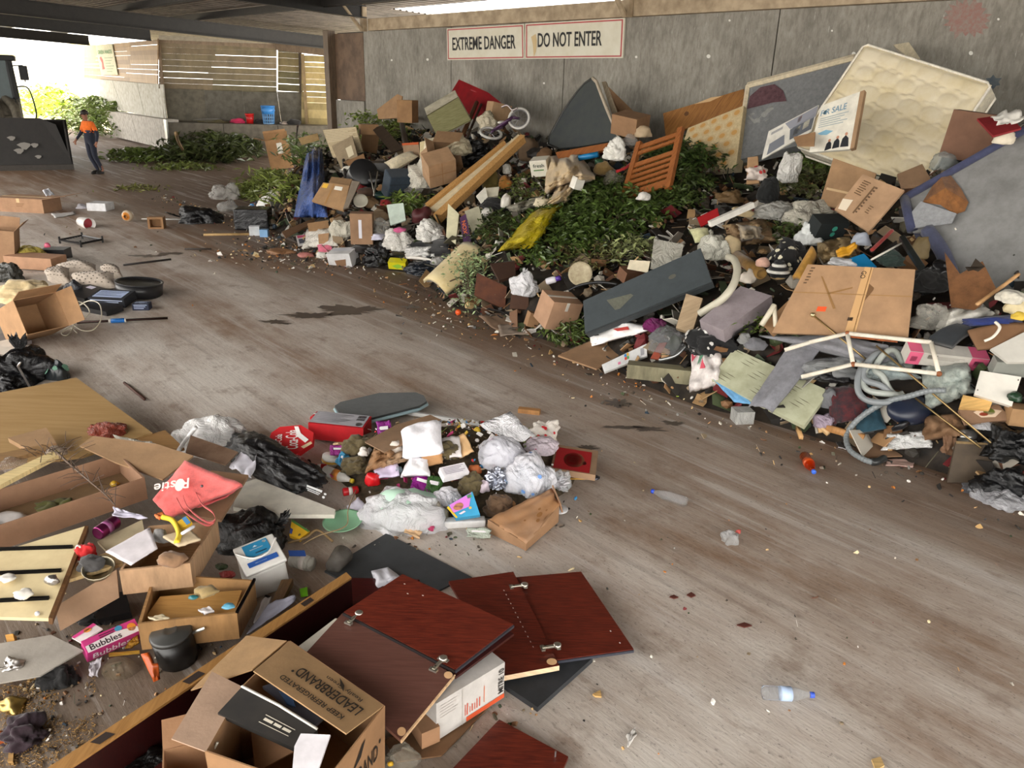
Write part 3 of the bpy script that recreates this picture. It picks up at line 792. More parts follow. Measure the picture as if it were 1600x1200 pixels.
def lathed(name, label, cat, a, b, parts, lift=.03, z=None, n=18, upright=None, at_=None):
    "turned thing whose axis runs between two picture points; parts: (name, [(r, z)] as shares of its length, material)"
    if upright:
        p0 = at_ or (Hh(*a) if z is None else G(*a, z)); p1 = p0 + (V(upright).normalized() * mpp(p0) * b)
    else:
        p0 = Hh(*a, lift) if z is None else G(*a, z + lift); p1 = Hh(*b, lift) if z is None else G(*b, z + lift)
    m, L_ = amx(p0, p1); t = T(name, label, cat)
    for nm, pr, mt in parts: t.add(nm, lathe([(r * L_, zz * L_) for r, zz in pr], m, n), mt, True)
    return t.done()
BOT = [(0, 0), (.13, 0), (.14, .03), (.135, .12), (.14, .14), (.135, .3), (.14, .32), (.14, .55), (.12, .66), (.07, .82), (.05, .88), (.05, .93)]
CAP = [(.06, .92), (.06, 1.0), (0, 1.0)]
CAN = [(0, .02), (.2, .02), (.24, 0), (.27, .05), (.27, .92), (.22, 1), (.2, .98), (0, .98)]
def bottle(label, a, b, body, cap, lab=None, lift=.035, z=None, name='plastic_bottle', cat='bottle'):
    ps = [('body', BOT, body), ('cap', CAP, cap)]
    if lab: ps.append(('label', [(.143, .34), (.143, .55)], lab))
    return lathed(name, label, cat, a, b, ps, lift, z)
def can(label, a, b, col, lift=.033, z=None, band='e8e4de'):
    return lathed('drink_can', label, 'can', a, b, [('body', CAN, M('metal', col) if col != 'c81e26' else M('plastic', col)), ('lid', [(0, .985), (.21, .985), (.22, 1.005)], M('metal', 'c9c9c9')), ('printed_band', [(.272, .35), (.272, .6)], M('plastic', band))], lift, z)
def rod(name, label, cat, pts, r, mat, lift=.05, z=None, n=6, sm=True, group=None):
    ps = [(Hh(x, y, lift) if z is None else G(x, y, z)) if len(q) == 0 else (G(x, y, q[0])) for x, y, *q in pts]
    k = mpp(ps[0]); t = T(name, label, cat, group)
    t.add('shaft', tube(smooth_path(ps, 5) if len(ps) > 2 and sm else ps, r * k, n), mat, True); return t.done()
def leafg(m, s):
    return [m @ V(p) for p in ((0, -s, 0), (s * .42, 0, s * .12), (0, s, -s * .1), (-s * .42, 0, s * .12))], [(0, 1, 2), (0, 2, 3)]
def bush(label, cx, cy, rx, ry, nl, size, col, hi=.35, tw=10, col2=None, name='cut_branch', cat='branch', long=1.0, rot_=0):
    "cut branches: leaves on twigs that lie on the heap"
    rn = random.Random(int(cx * 13 + cy)); t = T(name, label, cat)
    anchors = []
    for _ in range(46):
        a = rn.uniform(0, 2 * pi); r = sqrt(rn.random()); x, y = rx * r * cos(a), ry * r * sin(a)
        c_, s_ = cos(radians(rot_)), sin(radians(rot_))
        anchors.append((Hh(cx + x * c_ - y * s_, cy + x * s_ + y * c_), 1 - r * .6))
    c0 = Hh(cx, cy + ry * .3)
    g = []; tips = []
    for i in range(tw):
        p, w = rn.choice(anchors); st = c0.lerp(p, rn.uniform(0, .5)); st.z = hgt(st.x, st.y) + .02
        e = p + V((0, 0, hi * w * rn.uniform(.5, 1.1))); mid = st.lerp(e, .5) + V((rn.uniform(-.1, .1), rn.uniform(-.1, .1), .05))
        g.append(tube(smooth_path([st, mid, e], 3), .012, 4, .004)); tips += [mid, e, mid.lerp(e, .5)]
    t.add('twig', join(*g), M('wood', '5a4634'), kind='stuff')
    k = mpp(c0); sp = max(.06, 14 * k); L_ = []
    for i in range(nl):
        p, w = rn.choice(anchors)
        q = V((p.x + rn.gauss(0, sp), p.y + rn.gauss(0, sp), p.z + hi * w * rn.random() ** .8))
        if tips and rn.random() < .25:
            tp = rn.choice(tips); q = tp + V((rn.gauss(0, .05), rn.gauss(0, .05), rn.gauss(0, .04)))
        if q.z < hgt(q.x, q.y): q.z = hgt(q.x, q.y) + .01
        mm = Matrix.Translation(q) @ Euler((rn.uniform(-.9, .9), rn.uniform(-.9, .9), rn.uniform(0, 6.3))).to_matrix().to_4x4() @ Matrix.Diagonal((1, long, 1, 1))
        L_.append(leafg(mm, size * rn.uniform(.6, 1.25)))
    t.add('foliage', join(*L_), M('leaf', ''.join('%02x' % min(255, int(int(col[i:i + 2], 16) * 1.28)) for i in (0, 2, 4)), col2), kind='stuff'); return t.done()
def pillow(label, cs, col, thick=.12, mat=None, lift=.05, name='pillow', cat='pillow', ms=(), tilt=30, yaw=-20, n=12, dots=None, z=None):
    q = PP(cs, tilt, yaw, lift, z); nn = facing(q); vs, fs = [], []; sd_ = random.random() * 20
    for side in (1, -1):
        for j in range(n + 1):
            for i in range(n + 1):
                a, b = i / n, j / n; e = (max(0, 1 - abs(2 * a - 1) ** 2.6) * max(0, 1 - abs(2 * b - 1) ** 2.6)) ** .55
                r_ = 1 - .10 * (1 - abs(2 * a - 1)) * (abs(2 * b - 1) ** 3); c_ = bil(q, .5 + (a - .5) * (1 - .07 * sin(pi * b)), .5 + (b - .5) * (1 - .07 * sin(pi * a)))
                vs.append(c_ + nn * side * thick / 2 * e * (1 + .3 * noise.noise(V((a * 3, b * 3, sd_)))))
    k = (n + 1) ** 2; w = n + 1
    for j in range(n):
        for i in range(n):
            f = (j * w + i, (j + 1) * w + i, (j + 1) * w + i + 1, j * w + i + 1); fs += [f, tuple(x + k for x in reversed(f))]
    bd_ = [i for i in range(w)] + [j * w + n for j in range(1, n + 1)] + [n * w + i for i in range(n - 1, -1, -1)] + [j * w for j in range(n - 1, 0, -1)]
    for a, b in zip(bd_, bd_[1:] + bd_[:1]): fs.append((a, b, b + k, a + k))
    t = T(name, label, cat); t.add('cover', (vs, fs), mat or M('fabric', col), True)
    if dots:
        g = []
        for j in range(2, n - 1, 2):
            for i in range(2, n - 1, 1):
                if (i + j // 2) % 2: continue
                c_ = vs[j * w + i] + nn * .004; s_ = thick * .05; x_ = (q[1] - q[0]).normalized() * s_; y_ = (q[3] - q[0]).normalized() * s_
                g.append(([c_ - x_, c_ - y_, c_ + x_, c_ + y_], [(0, 1, 2, 3)]))
        t.add('printed_dots', join(*g), M('flat', dots), kind='stuff')
    return t.done()
# ================================================================== things leaning on the signed wall
# --- quilted mattress
def mattress():
    q = PP([(1351, 68), (1549, 131), (1437, 296), (1243, 228)], 62, -50, 0, None, W(1400, 180, 10.2)); n = facing(q)
    t = T('mattress', 'big cream quilted mattress with white piping leaning on the wall', 'mattress')
    N1, N2 = 84, 84; X = (q[1] - q[0]).length; Y = (q[3] - q[0]).length; th = .26
    vs, fs = [], []
    for j in range(N2 + 1):
        for i in range(N1 + 1):
            a, b = i / N1, j / N2
            rr = .06                                     # rounded corners in plan
            x, y = a, b
            p = bil(q, x, y)
            e = min(a, 1 - a, b, 1 - b); k = 0
            for (sx, sy, ra, rb, ox) in ((.30, .23, .155, .105, 0), (.30, .23, .06, .035, .5)):
                jy = floor(b * Y / sy); yy = b * Y / sy - jy - .5; xx = a * X / sx + .5 * (jy % 2) + ox + .12 * sin(jy * 2.3); ji = floor(xx); xx -= ji + .5
                w_ = 1 + .18 * sin(ji * 3.1 + jy * 1.7); yy += (.5 if ox else 0) * (1 if yy < 0 else -1)
                k = max(k, 1 - ((xx * sx / (ra * w_)) ** 2 + (yy * sy / (rb * w_)) ** 2))
            k = max(0, k) ** .6 * .022 * min(1, e * 25)
            vs.append(p + n * (k - .03 * max(0, 1 - e * 30)))
    w = N1 + 1
    for j in range(N2):
        for i in range(N1): fs.append((j * w + i, (j + 1) * w + i, (j + 1) * w + i + 1, j * w + i + 1))
    t.add('quilted_top', (vs, fs), M('fabric', 'e3d8bd', 'd6c69c', .12), True)
    def ring(o, s): return [bil(q, .5 + (a - .5) * s, .5 + (b - .5) * s) + n * o for a, b in ((0, .03), (.03, 0), (.97, 0), (1, .03), (1, .97), (.97, 1), (.03, 1), (0, .97))]
    r0, r1, r2 = ring(-.03, 1.0), ring(-.13, 1.015), ring(-th, 1.0)
    vs = r0 + r1 + r2; fs = []
    for k in (0, 8): fs += [(k + i, k + (i + 1) % 8, k + 8 + (i + 1) % 8, k + 8 + i) for i in range(8)]
    fs.append(tuple(range(16, 24)))
    t.add('side_panel', (vs, fs), M('fabric', 'd9d0b8'), True)
    for o in (-.012, -th): t.add('piping', tube(ring(o, 1.005), .016, 6, None, True), M('fabric', 'efe9da'), True)
    t.done()
mattress()
def leaning(name, label, cat, cs, v, mat, th=.03, tilt=66, ms=(), extra=None, yaw=-50):
    cx = sum(c[0] for c in cs) / len(cs); cy = sum(c[1] for c in cs) / len(cs)
    q = PP(cs, tilt, yaw, 0, None, W(cx, cy, v)); t = T(name, label, cat); t.add('panel', prism(q, th), mat); marks(t, q, ms)
    if extra: extra(t, q)
    return t.done()
def base_extra(t, q):
    t.add('fabric_border', join(tube([q[0], q[1]], .05, 6), tube([q[0], q[3]], .04, 6)), M('fabric', 'cfc2a6'))
    t.add('torn_hole', dec_poly(q, [(.03, .33), (.04, .16), (.14, .07), (.28, .08), (.38, .2), (.44, .36), (.3, .33)], .012), M('fabric', '5d3f45', '43292f'))
    t.add('hanging_flap', sheet([bil(q, .02, .36), bil(q, .43, .37), bil(q, .26, .56), bil(q, .12, .55)], 6, 4, .03, 3, 2, .006), M('fabric', '8d8e8b'), True)
leaning('divan', 'upturned bed base with torn grey underside beside the cream mattress', 'bed base', [(1169, 134), (1336, 90), (1300, 215), (1152, 250)], 10.8, M('fabric', '77797a'), .2, extra=base_extra)
def floral(t, q):
    g1, g2 = [], []
    for j in range(6):
        for i in range(5):
            a = .1 + .2 * i + (.1 if j % 2 else 0); b = .08 + .165 * j
            if a > .95: continue
            g1.append(dec_disc(q, a, b, .085, .07, .004, 12)); g2.append(dec_disc(q, a, b, .05, .042, .007, 9))
    t.add('medallion_print', join(*g1), M('flat', 'bfa67c'), kind='stuff'); t.add('flower_print', join(*g2), M('flat', 'bd9050'), kind='stuff')
leaning('divan', 'old bed base covered in orange floral medallion ticking', 'bed base', [(1075, 200), (1162, 165), (1150, 262), (1052, 272)], 10.5, M('fabric', 'cbb991', 'b3a07a', 1.5), .18, extra=floral)
leaning('wooden_headboard', 'orange-brown wooden headboard leaning on the wall behind the floral bed base', 'headboard', [(1036, 177), (1162, 139), (1164, 168), (1040, 212)], 11.2, M('wood', '9a6a35', '74491f'), .05, ms=[('knot', 'd', .3, .35, .03, .1, '5c3a1c'), ('splintered_edge', 'p', [(.4, .02), (.62, -.06), (.75, .03), (.6, .12)], 'c7a478')])
leaning('tarpaulin_roll', 'corner of another pale mattress behind the cream quilted one', 'mattress', [(1395, 70), (1420, 66), (1430, 80), (1425, 95)], 11.6, M('fabric', 'b9ae94'), .2)
leaning('sale_board', 'white real estate board reading FOR SALE propped on the mattress', 'sign', [(1283, 165), (1344, 143), (1328, 233), (1264, 238)], 9.35, M('plain', 'e6e2d4'), .04, ms=[
    ('lettering', 't', 'F R SALE', .06, .13, .72, .25, '6f93a8'), ('emblem', 'd', .17, .19, .05, .045, '3d5a68'), ('small_print', 'lines', .08, .30, .8, .52, 5, 'a9b3b3'), ('signature', 'p', [(.1, .62), (.3, .57), (.5, .62), (.35, .68), (.2, .66)], '7fb0c8'),
    ('photo_figure', 'p', [(.38, 1), (.40, .86), (.46, .80), (.52, .86), (.54, .96)], '23252b'), ('photo_figure', 'p', [(.56, .97), (.58, .83), (.65, .77), (.71, .83), (.73, .95)], '1d1f26'), ('photo_figure', 'p', [(.75, .95), (.77, .80), (.84, .74), (.92, .80), (.95, .95)], '23252b'),
    ('photo_face', 'd', .46, .80, .035, .03, 'c58f74'), ('photo_face', 'd', .65, .76, .035, .03, 'c58f74'), ('photo_face', 'd', .85, .72, .035, .03, 'c58f74')],
    extra=lambda t, q: t.add('board_core', prism([q[1], q[1] + (q[1] - q[0]).normalized() * .05, q[2] + (q[1] - q[0]).normalized() * .05, q[2]], .06), M('card', CARD)))
leaning('property_poster', 'bent poster board with a printed photo of a house', 'poster', [(1201, 205), (1279, 164), (1268, 205), (1190, 249)], 9.5, M('plain', 'd5d2c8'), .02, ms=[
    ('photo_sky', 'p', [(.35, .05), (1, .03), (1, .45), (.5, .4)], '8d8f98'), ('photo_house', 'p', [(.5, .42), (.98, .3), (.98, .9), (.55, .85)], '5b5f66'), ('photo_window', 'p', [(.6, .5), (.72, .47), (.72, .75), (.6, .76)], 'a8a597'), ('photo_window', 'p', [(.78, .45), (.9, .42), (.9, .7), (.78, .72)], 'a8a597'), ('photo_lawn', 'p', [(.1, .55), (.4, .5), (.45, .9), (.1, .95)], '70747c'), ('photo_figure', 'p', [(.62, .1), (.7, .08), (.7, .3), (.62, .3)], 'b07a6a'), ('heading', 'r', .08, .12, .32, .22, '9a9a9a')])
# --- torn sofa underside at the right edge
def sofa():
    P = lambda cs, o=0: PP(cs, 52, -52, 0, None, W(1520, 330, 8.3))
    q = P([(1414, 311), (1600, 206), (1660, 172), (1665, 455), (1556, 456), (1492, 446), (1474, 396), (1450, 362), (1426, 362)])
    n = facing(q); t = T('sofa', 'upturned sofa with torn grey underside and navy piping', 'sofa')
    t.add('underside', prism(q, .03), M('fabric', '8b8b8a', '6d6d6b', .12))
    t.add('frame', prism([p - n * .05 for p in q], .5), M('fabric', '3a3c52'))
    t.add('piping', tube([q[0] + n * .02, q[1] + n * .02, q[2] + n * .02], .04, 7), M('fabric', '3c405c'), True)
    t.add('piping', tube([q[0] + n * .02, q[8] + n * .02], .05, 7), M('fabric', '3c405c'), True)
    t.add('piping', tube(smooth_path([q[7] + n * .03, q[6] + n * .03, q[5] + n * .03], 5), .07, 7), M('fabric', '474b62'), True)
    def pat(nm, cs, off, m, amp=.03):
        z = P(cs); k = len(z); c = sum(z, V()) / k
        vs = [c + n * (off + amp)] + [p + n * off for p in z]
        t.add(nm, (vs, [(0, i + 1, (i + 1) % k + 1) for i in range(k)]), m)
    pat('stuffing', [(1442, 318), (1458, 292), (1470, 274), (1486, 276), (1502, 296), (1514, 318), (1508, 332), (1492, 337), (1470, 322)], .02, M('fabric', '8a5a2e', '5e3b1c', .5), .12)
    z = P([(1427, 335), (1441, 319), (1496, 338), (1489, 353), (1428, 361)]); t.add('torn_flap', prism([p + n * .05 for p in z], .01), M('fabric', '95979a'))
    t.done()
sofa()
bd('torn_lining', 'torn brown lining with a hole below the sofa underside', 'lining', [(1476, 394), (1500, 428), (1535, 408), (1557, 452), (1524, 484), (1486, 480)], M('fabric', '7a5230', '5d3c20', .5), .02, lift=.35, tilt=55, yaw=-45,
   ms=[('dark_hole', 'p', [(.5, .35), (1.2, .3), (1.3, .8), (.8, 1.0), (.45, .7)], '2e2418')])
rod('broken_batten', 'splintered pale timber batten under the torn sofa', 'batten', [(1526, 476), (1560, 452), (1592, 428)], 3, M('wood', 'c69a6a'), .45)
# --- flattened boxes and cartons by the mattress
bd('flattened_carton', 'flattened brown carton standing left of the printed one', 'cardboard', [(1302, 247), (1369, 271), (1352, 330), (1280, 320)], M('card', 'bd905d'), .03, lift=.35, tilt=55, yaw=-40, ms=[('tape', 'r', .05, .62, .6, .67, 'd3b58a')])
bd('flattened_carton', 'flattened brown carton with printed dark barcode lines below the mattress', 'cardboard', [(1348, 272), (1413, 297), (1357, 362), (1304, 327)], M('card', 'c4986a'), .03, lift=.45, tilt=52, yaw=-40, ms=[('print', 'r', .40, .16, .44, .86, '6b5238'), ('print', 'lines', .445, .16, .50, .86, 9, '5a4430'), ('print', 'lines', .12, .12, .3, .5, 7, '6b5238'), ('tape', 'p', [(.0, .7), (.22, .62), (.25, .9), (.06, .95)], 'e2d4bd'), ('print', 'lines', .62, .55, .72, .75, 4, '6b5238')])
bd('torn_carton', 'torn carton flap under the mattress corner', 'cardboard', [(1402, 272), (1441, 256), (1459, 288), (1408, 292)], M('card', CARDD), .03, lift=.5, tilt=40, yaw=-30)
ct('carton of papers right of the mattress at the wall', 1526, 214, 62, 50, 55, -35, 0, 6, '8a5f43', lift=.55, tape=None)
bd('red_folder', 'dark red folder on the carton of papers', 'folder', [(1527, 185), (1575, 178), (1596, 200), (1552, 212)], M('plain', '8a1f24'), .02, lift=1.0, tilt=25, yaw=-20)
bd('torn_paper', 'torn white printed pages above the dark red folder', 'paper', [(1548, 182), (1590, 168), (1600, 186), (1562, 198)], M('plain', 'dad7cf'), .006, crumple=.05, lift=1.15, tilt=40)
bag('crumpled white tissue on the navy sofa piping', 1568, 214, 34, 22, 'd9cfba', 'plain', lift=.85, name='crumpled_tissue', cat='tissue', s=3)
bag('black rubbish bag wedged behind the sofa and mattress', 1492, 236, 40, 60, '17171a', lift=.35, name='rubbish_bag')
bag('clear crumpled plastic bag at the mattress corner', 1474, 250, 36, 34, 'a9b0ad', 'film', lift=.5)
bag('large pale grey crumpled plastic sheet left of the leaf-print box', 1262, 333, 70, 42, 'cfcabb', amp=.4, lift=.1)
ct('black box with teal leaf print below the printed carton', 1292, 355, 50, 26, 30, 18, 25, 0, '1c2526', lift=.2, tape=None, name='printed_box', ms=[('front', 'leaf_print', 'd', .55, .3, .09, .14, '3f9c86'), ('front', 'leaf_print', 'd', .56, .62, .08, .13, '3f9c86')])
bag('white paper bag against the black leaf-print box', 1268, 364, 46, 36, 'd5d8d6', 'plain', amp=.35, lift=.12, name='paper_bag')
cloth('crumpled straw-coloured packing paper above the big carton sheet', [(1278, 378), (1326, 368), (1340, 402), (1276, 410)], 'b39a70', 'plain', .2, .12, 5, 10, 'packing_paper', 'paper', '8a744e')
bd('plastic_tub', 'broken bright blue plastic tub above the big carton sheet', 'tub', [(1326, 404), (1350, 396), (1370, 417), (1332, 421)], M('plastic', '1b7fb5'), .05, lift=.28, tilt=40)
bd('mustard_fabric', 'mustard foam strip curving beside the big flattened carton', 'foam', [(1266, 386), (1276, 396), (1256, 440), (1238, 432)], M('fabric', 'c08f3e'), .06, bow=.2, lift=.25, **PIL)
bd('yellow_glove', 'orange rubber glove lying on packing paper', 'glove', [(1306, 392), (1336, 378), (1340, 386), (1310, 404)], M('plastic', 'd59a2c'), .03, crumple=.03, lift=.35, **PIL)
bd('flattened_carton', 'largest flattened carton with GO print and orange sticker', 'cardboard', [(1262, 413), (1430, 421), (1419, 527), (1206, 520)], M('card', 'b78a5a'), .03, lift=.42, tilt=58, yaw=-36, ms=[
    ('fold', 'r', .0, .40, 1, .412, '96703f'), ('fold', 'r', .608, 0, .616, 1, '96703f'), ('tape', 'r', .55, .0, .63, 1.0, 'c39a68'), ('print', 'td', 'GO', .535, .06, .58, .17, '3c2c1c'), ('print', 'lines', .05, .04, .09, .3, 6, '5d452c'), ('orange_sticker', 'r', .27, .60, .345, .67, 'e0521e'), ('print', 'r', .54, .74, .58, .79, '3c2c1c'), ('print', 'p', [(.18, .16), (.2, .17), (.42, .62), (.4, .63)], '8a6538'), ('print', 'p', [(.3, .4), (.5, .3), (.5, .32), (.32, .42)], '8a6538'), ('print', 'p', [(.63, .24), (.68, .3), (.68, .33), (.63, .5)], '6d4d2c')])
bd('carton_flap', 'folded carton flap beside the largest flattened carton', 'cardboard', [(1262, 440), (1266, 478), (1206, 524), (1192, 508)], M('card', 'a47744'), .03, lift=.3, tilt=50, yaw=-60)
t = T('plastic_bar', 'bent black plastic frame bar right of the printed carton', 'frame'); t.add('bar', tube([Hh(1410, 372, .5), Hh(1424, 394, .5), Hh(1440, 418, .45)], .035, 5), M('plastic', '1e2120')); t.done()
rod('white_rod', 'thin white rod pointing at the black plastic frame bar', 'rod', [(1361, 406), (1409, 380)], 1.6, M('plastic', 'd6d2c8'), .5)
rod('red_strap', 'dull red strap in the gap under the printed carton', 'strap', [(1362, 391), (1380, 374), (1394, 360)], 3, M('fabric', '9a2f28'), .35)
bag('clear plastic wrap right of the big flattened carton', 1450, 490, 50, 48, 'b9b6ac', 'film', lift=.2, amp=.4)
bag('black fabric bundle in the gap under the sofa lining', 1452, 432, 60, 46, '1a1918', 'fabric', lift=.1, name='fabric_bundle', cat='cloth')
cloth('rumpled white sheet right of the clear plastic wrap', [(1470, 486), (1530, 470), (1560, 492), (1462, 520)], 'd5d2c8', 'fabric', .25, .1, 4, 10, 'bed_sheet')
cloth('royal blue cloth strip over the striped cushion', [(1500, 498), (1590, 490), (1600, 506), (1505, 510)], '26346f', 'fabric', .45, .05, 4, 8)
bd('striped_cushion', 'black and white curved cushion below the blue cloth strip', 'cushion', [(1452, 526), (1496, 505), (1524, 512), (1490, 536)], M('fabric', '22262a'), .08, bow=.15, lift=.4, tilt=35, yaw=-30, ms=[('pale_stripe', 'p', [(.3, .35), (.62, .15), (.74, .3), (.5, .75)], 'a3aca6'), ('pale_stripe', 'p', [(.05, .75), (.2, .62), (.3, .75), (.15, .9)], 'c2c6c0')])
bd('bent_carton', 'bent brown carton sheet at the right edge under blue cloth', 'cardboard', [(1512, 516), (1604, 504), (1612, 552), (1528, 545)], M('card', '8f6338'), .03, bow=.12, lift=.4, tilt=42, yaw=-30)
rod('white_hook', 'white plastic hook hanging over the bent carton sheet', 'hook', [(1555, 503), (1562, 512), (1552, 526), (1538, 533)], 2.4, M('plastic', 'e2ddd0'), .55)
bd('plastic_board', 'pale grey plastic panel cut by the right edge', 'panel', [(1548, 545), (1604, 517), (1612, 566), (1575, 566)], M('plastic', 'c9c6bd'), .03, lift=.45, tilt=45, yaw=-20)
bag('yellow and white wrappers beside the right edge', 1588, 478, 34, 26, 'd8c9a0', 'plain', lift=.4, name='food_wrapper', cat='wrapper', s=3)
ct('pink and white printed box behind the white metal frame', 1476, 556, 116, 26, 24, -7, 22, 3, 'd6d0c4', lift=.2, tape=None, name='printed_box', ms=[('front', 'pink_end', 'r', 0, 0, .17, 1, 'cf5a7c'), ('front', 'pink_end', 'r', .78, 0, 1, 1, 'cf5a7c'), ('front', 'barcode', 'r', .83, .25, .94, .7, '50303c'), ('front', 'barcode', 'r', .04, .35, .12, .75, 'a83f5f'), ('front', 'print', 'lines', .25, .2, .7, .5, 3, '9b968c'), ('front', 'print', 'r', .24, .12, .36, .42, '7c786e'), ('top', 'pink_end', 'r', 0, 0, .17, 1, 'cf5a7c'), ('top', 'pink_end', 'r', .78, 0, 1, 1, 'cf5a7c')])
# --- white tubular frame, brass rods, hose and vacuum cleaner
t = T('tubular_trestle', 'rusty white tubular metal frame lying on the grey carpet', 'frame')
N = {k: Hh(x, y, .48) for k, (x, y) in dict(A=(1265, 535), B=(1324, 521), C=(1455, 535), D=(1467, 584), E=(1333, 569), F=(1252, 589), G=(1226, 547)).items()}
kk = mpp(N['B'])
for a, b in ('AB', 'BC', 'CD', 'DE', 'EF', 'BE', 'GA'): t.add('tube', tube([N[a], N[b]], 3.4 * kk, 8), M('rust', 'e4ded0', 'c9bfa9', .7), True)
for a in 'BDE': t.add('rusty_joint', xf(ico(2), Matrix.Translation(N[a]) @ Matrix.Scale(4.4 * kk, 4)), M('rust', '9a5a30', '6d3c1e', 2), True)
t.add('rust_patch', tube([N['B'].lerp(N['C'], .05) - V((0, 0, .025)), N['B'].lerp(N['C'], .62) - V((0, 0, .025))], 1.8 * kk, 6), M('rust', '9c5326', '6a3517', 2)); t.done()
for lab, a, b, l in [('thin brass curtain rod with a round end across the big carton', (1270, 492), (1352, 561), .42), ('long thin brass rod reaching over the vacuum cleaner', (1369, 540), (1548, 692), .40), ('thin brass rod lying by the brown kraft bag', (1430, 622), (1533, 700), .3)]:
    t = T('brass_rod', lab, 'rod'); p, q_ = Hh(*a, l), Hh(*b, l * .75); t.add('shaft', tube([p, q_], 1.5 * mpp(p), 6), M('metal', 'b39a6a'), True)
    if a[0] == 1270: t.add('end_knob', xf(ico(2), Matrix.Translation(p) @ Matrix.Scale(4.2 * mpp(p), 4)), M('metal', 'c8b890'), True)
    t.done()
t = T('vacuum_cleaner', 'navy and black vacuum cleaner with a long grey hose', 'vacuum cleaner')
vb = Hh(1412, 648, .05); k = mpp(vb); m = at(vb, 24, 38, 0)
t.add('body', xf(blob(Matrix(), 1, 1, 1, .0, 1, 1, 3, False, False), m @ Matrix.Translation((0, 0, .05)) @ Matrix.Diagonal((46 * k, 26 * k, 18 * k, 1))), M('plastic', '1d2436'), True)
t.add('top_cover', xf(blob(Matrix(), 1, 1, 1, .0, 1, 1, 3, False, False), m @ Matrix.Translation((6 * k, -2 * k, 20 * k)) @ Matrix.Diagonal((34 * k, 17 * k, 7 * k, 1))), M('plastic', '28324d'), True)
t.add('dial', lathe([(0, 0), (7 * k, 0), (7 * k, 3 * k), (0, 3 * k)], m @ Matrix.Translation((24 * k, -2 * k, 29 * k)), 14), M('plastic', '11141c'), True)
t.add('wheel', lathe([(0, 0), (13 * k, 0), (14 * k, 4 * k), (0, 8 * k)], m @ Matrix.Translation((-34 * k, -20 * k, 12 * k)) @ Matrix.Rotation(pi / 2, 4, 'X'), 18), M('plastic', '15171b'), True)
hp = [(1478, 610, .55), (1450, 611, .52), (1420, 619, .45), (1390, 626, .4), (1362, 640, .3), (1337, 659, .18), (1323, 680, .08), (1327, 702, .05), (1348, 717, .04), (1366, 722, .04), (1382, 716, .05)]
path = smooth_path([Hh(x, y, l) for x, y, l in hp], 9); g = []
rr = 4.6 * k; vs, fs = tube(path, rr, 10)
for i in range(len(path)):                                 # ribbed hose
    if i % 2:
        c = path[i]
        for j in range(10): vs[i * 10 + j] = c + (vs[i * 10 + j] - c) * .86
t.add('hose', (vs, fs), M('plastic', '7c8284'), False)
t.add('hose_end', tube(path[-12:], rr * 1.25, 10), M('plastic', '2a2c2c'), True); t.done()
t = T('flexible_duct', 'coil of pale grey flexible duct behind the vacuum cleaner', 'duct')
c = Hh(1392, 606, .12); k = mpp(c)
for j in range(4):
    r1, r2 = (54 - j * 8.5) * k, (34 - j * 5.5) * k
    t.add('coil', tube([c + V((cos(a) * r1 * (1 + .12 * sin(a * 2 + j * 1.3)) + .03 * sin(j * 2.1), sin(a) * r2 * 1.2 * (1 + .1 * cos(a * 3 + j)), .05 + j * .03 + sin(a) * .12 + .04 * sin(a * 3 + j))) for a in [.25 * pi + 1.35 * pi * i / 30 for i in range(31)]], 5 * k, 7), M('plastic', 'a3a8a2' if j % 2 else '82878a'), True)
t.done()
cloth('crumpled grey-green curtain heaped right of the duct coil', [(1440, 572), (1512, 566), (1522, 612), (1446, 640)], 'a9b0a8', 'fabric', .3, .16, 5, 14, 'curtain', 'curtain', '7f8984')
cloth('pleated grey curtain bunched above the duct coil', [(1338, 560), (1400, 564), (1440, 590), (1352, 596)], '9aa5a4', 'fabric', .3, .14, 6, 14, 'curtain', 'curtain', '6f7a7a')
cloth('clear crinkled plastic sheet inside the white metal frame', [(1240, 562), (1330, 556), (1345, 592), (1232, 592)], 'a3a5a6', 'film', .22, .1, 6, 14, 'plastic_sheet', 'plastic sheet')
cloth('grey carpet offcut draped behind the white metal frame', [(1188, 524), (1300, 522), (1425, 545), (1400, 578)], '85858a', 'fabric', .24, .08, 3, 14, 'carpet_offcut', 'carpet')
bd('carpet_offcut', 'long grey carpet strip hanging over the peeling board', 'carpet', [(1232, 540), (1296, 528), (1206, 644), (1169, 634)], M('fabric', '828288'), .02, bow=.07, crumple=.03, lift=.3, tilt=32, yaw=-30)
bd('white_board', 'white square panel standing at the right side of the pile', 'panel', [(1532, 579), (1596, 589), (1581, 635), (1522, 616)], M('plastic', 'dedad0'), .04, lift=.3, tilt=50, yaw=-30, ms=[('screw_hole', 'd', .06, .8, .02, .03, '6e6a62'), ('screw_hole', 'd', .95, .12, .02, .03, '6e6a62')])
bd('ply_offcut', 'small yellow plywood offcut below the white square panel', 'plywood', [(1505, 617), (1551, 627), (1546, 640), (1499, 637)], M('wood', 'd2a866'), .03, lift=.3, tilt=40, yaw=-20)
bd('printed_box', 'flattened food carton with a salad photo below the plywood offcut', 'box', [(1498, 640), (1560, 632), (1582, 656), (1508, 662)], M('card', '9c7450'), .03, lift=.22, tilt=38, yaw=-20, ms=[('photo_plate', 'p', [(.3, .3), (.6, .1), (.95, .4), (.7, .75), (.4, .7)], 'cfb9a0'), ('photo_salad', 'd', .66, .35, .13, .22, '6f7d2e'), ('photo_salad', 'd', .5, .5, .1, .12, '8c3a24')])
ct('carton end at the right edge below the white panel', 1592, 648, 34, 30, 28, -12, 0, 0, 'b4864e', tape=None)
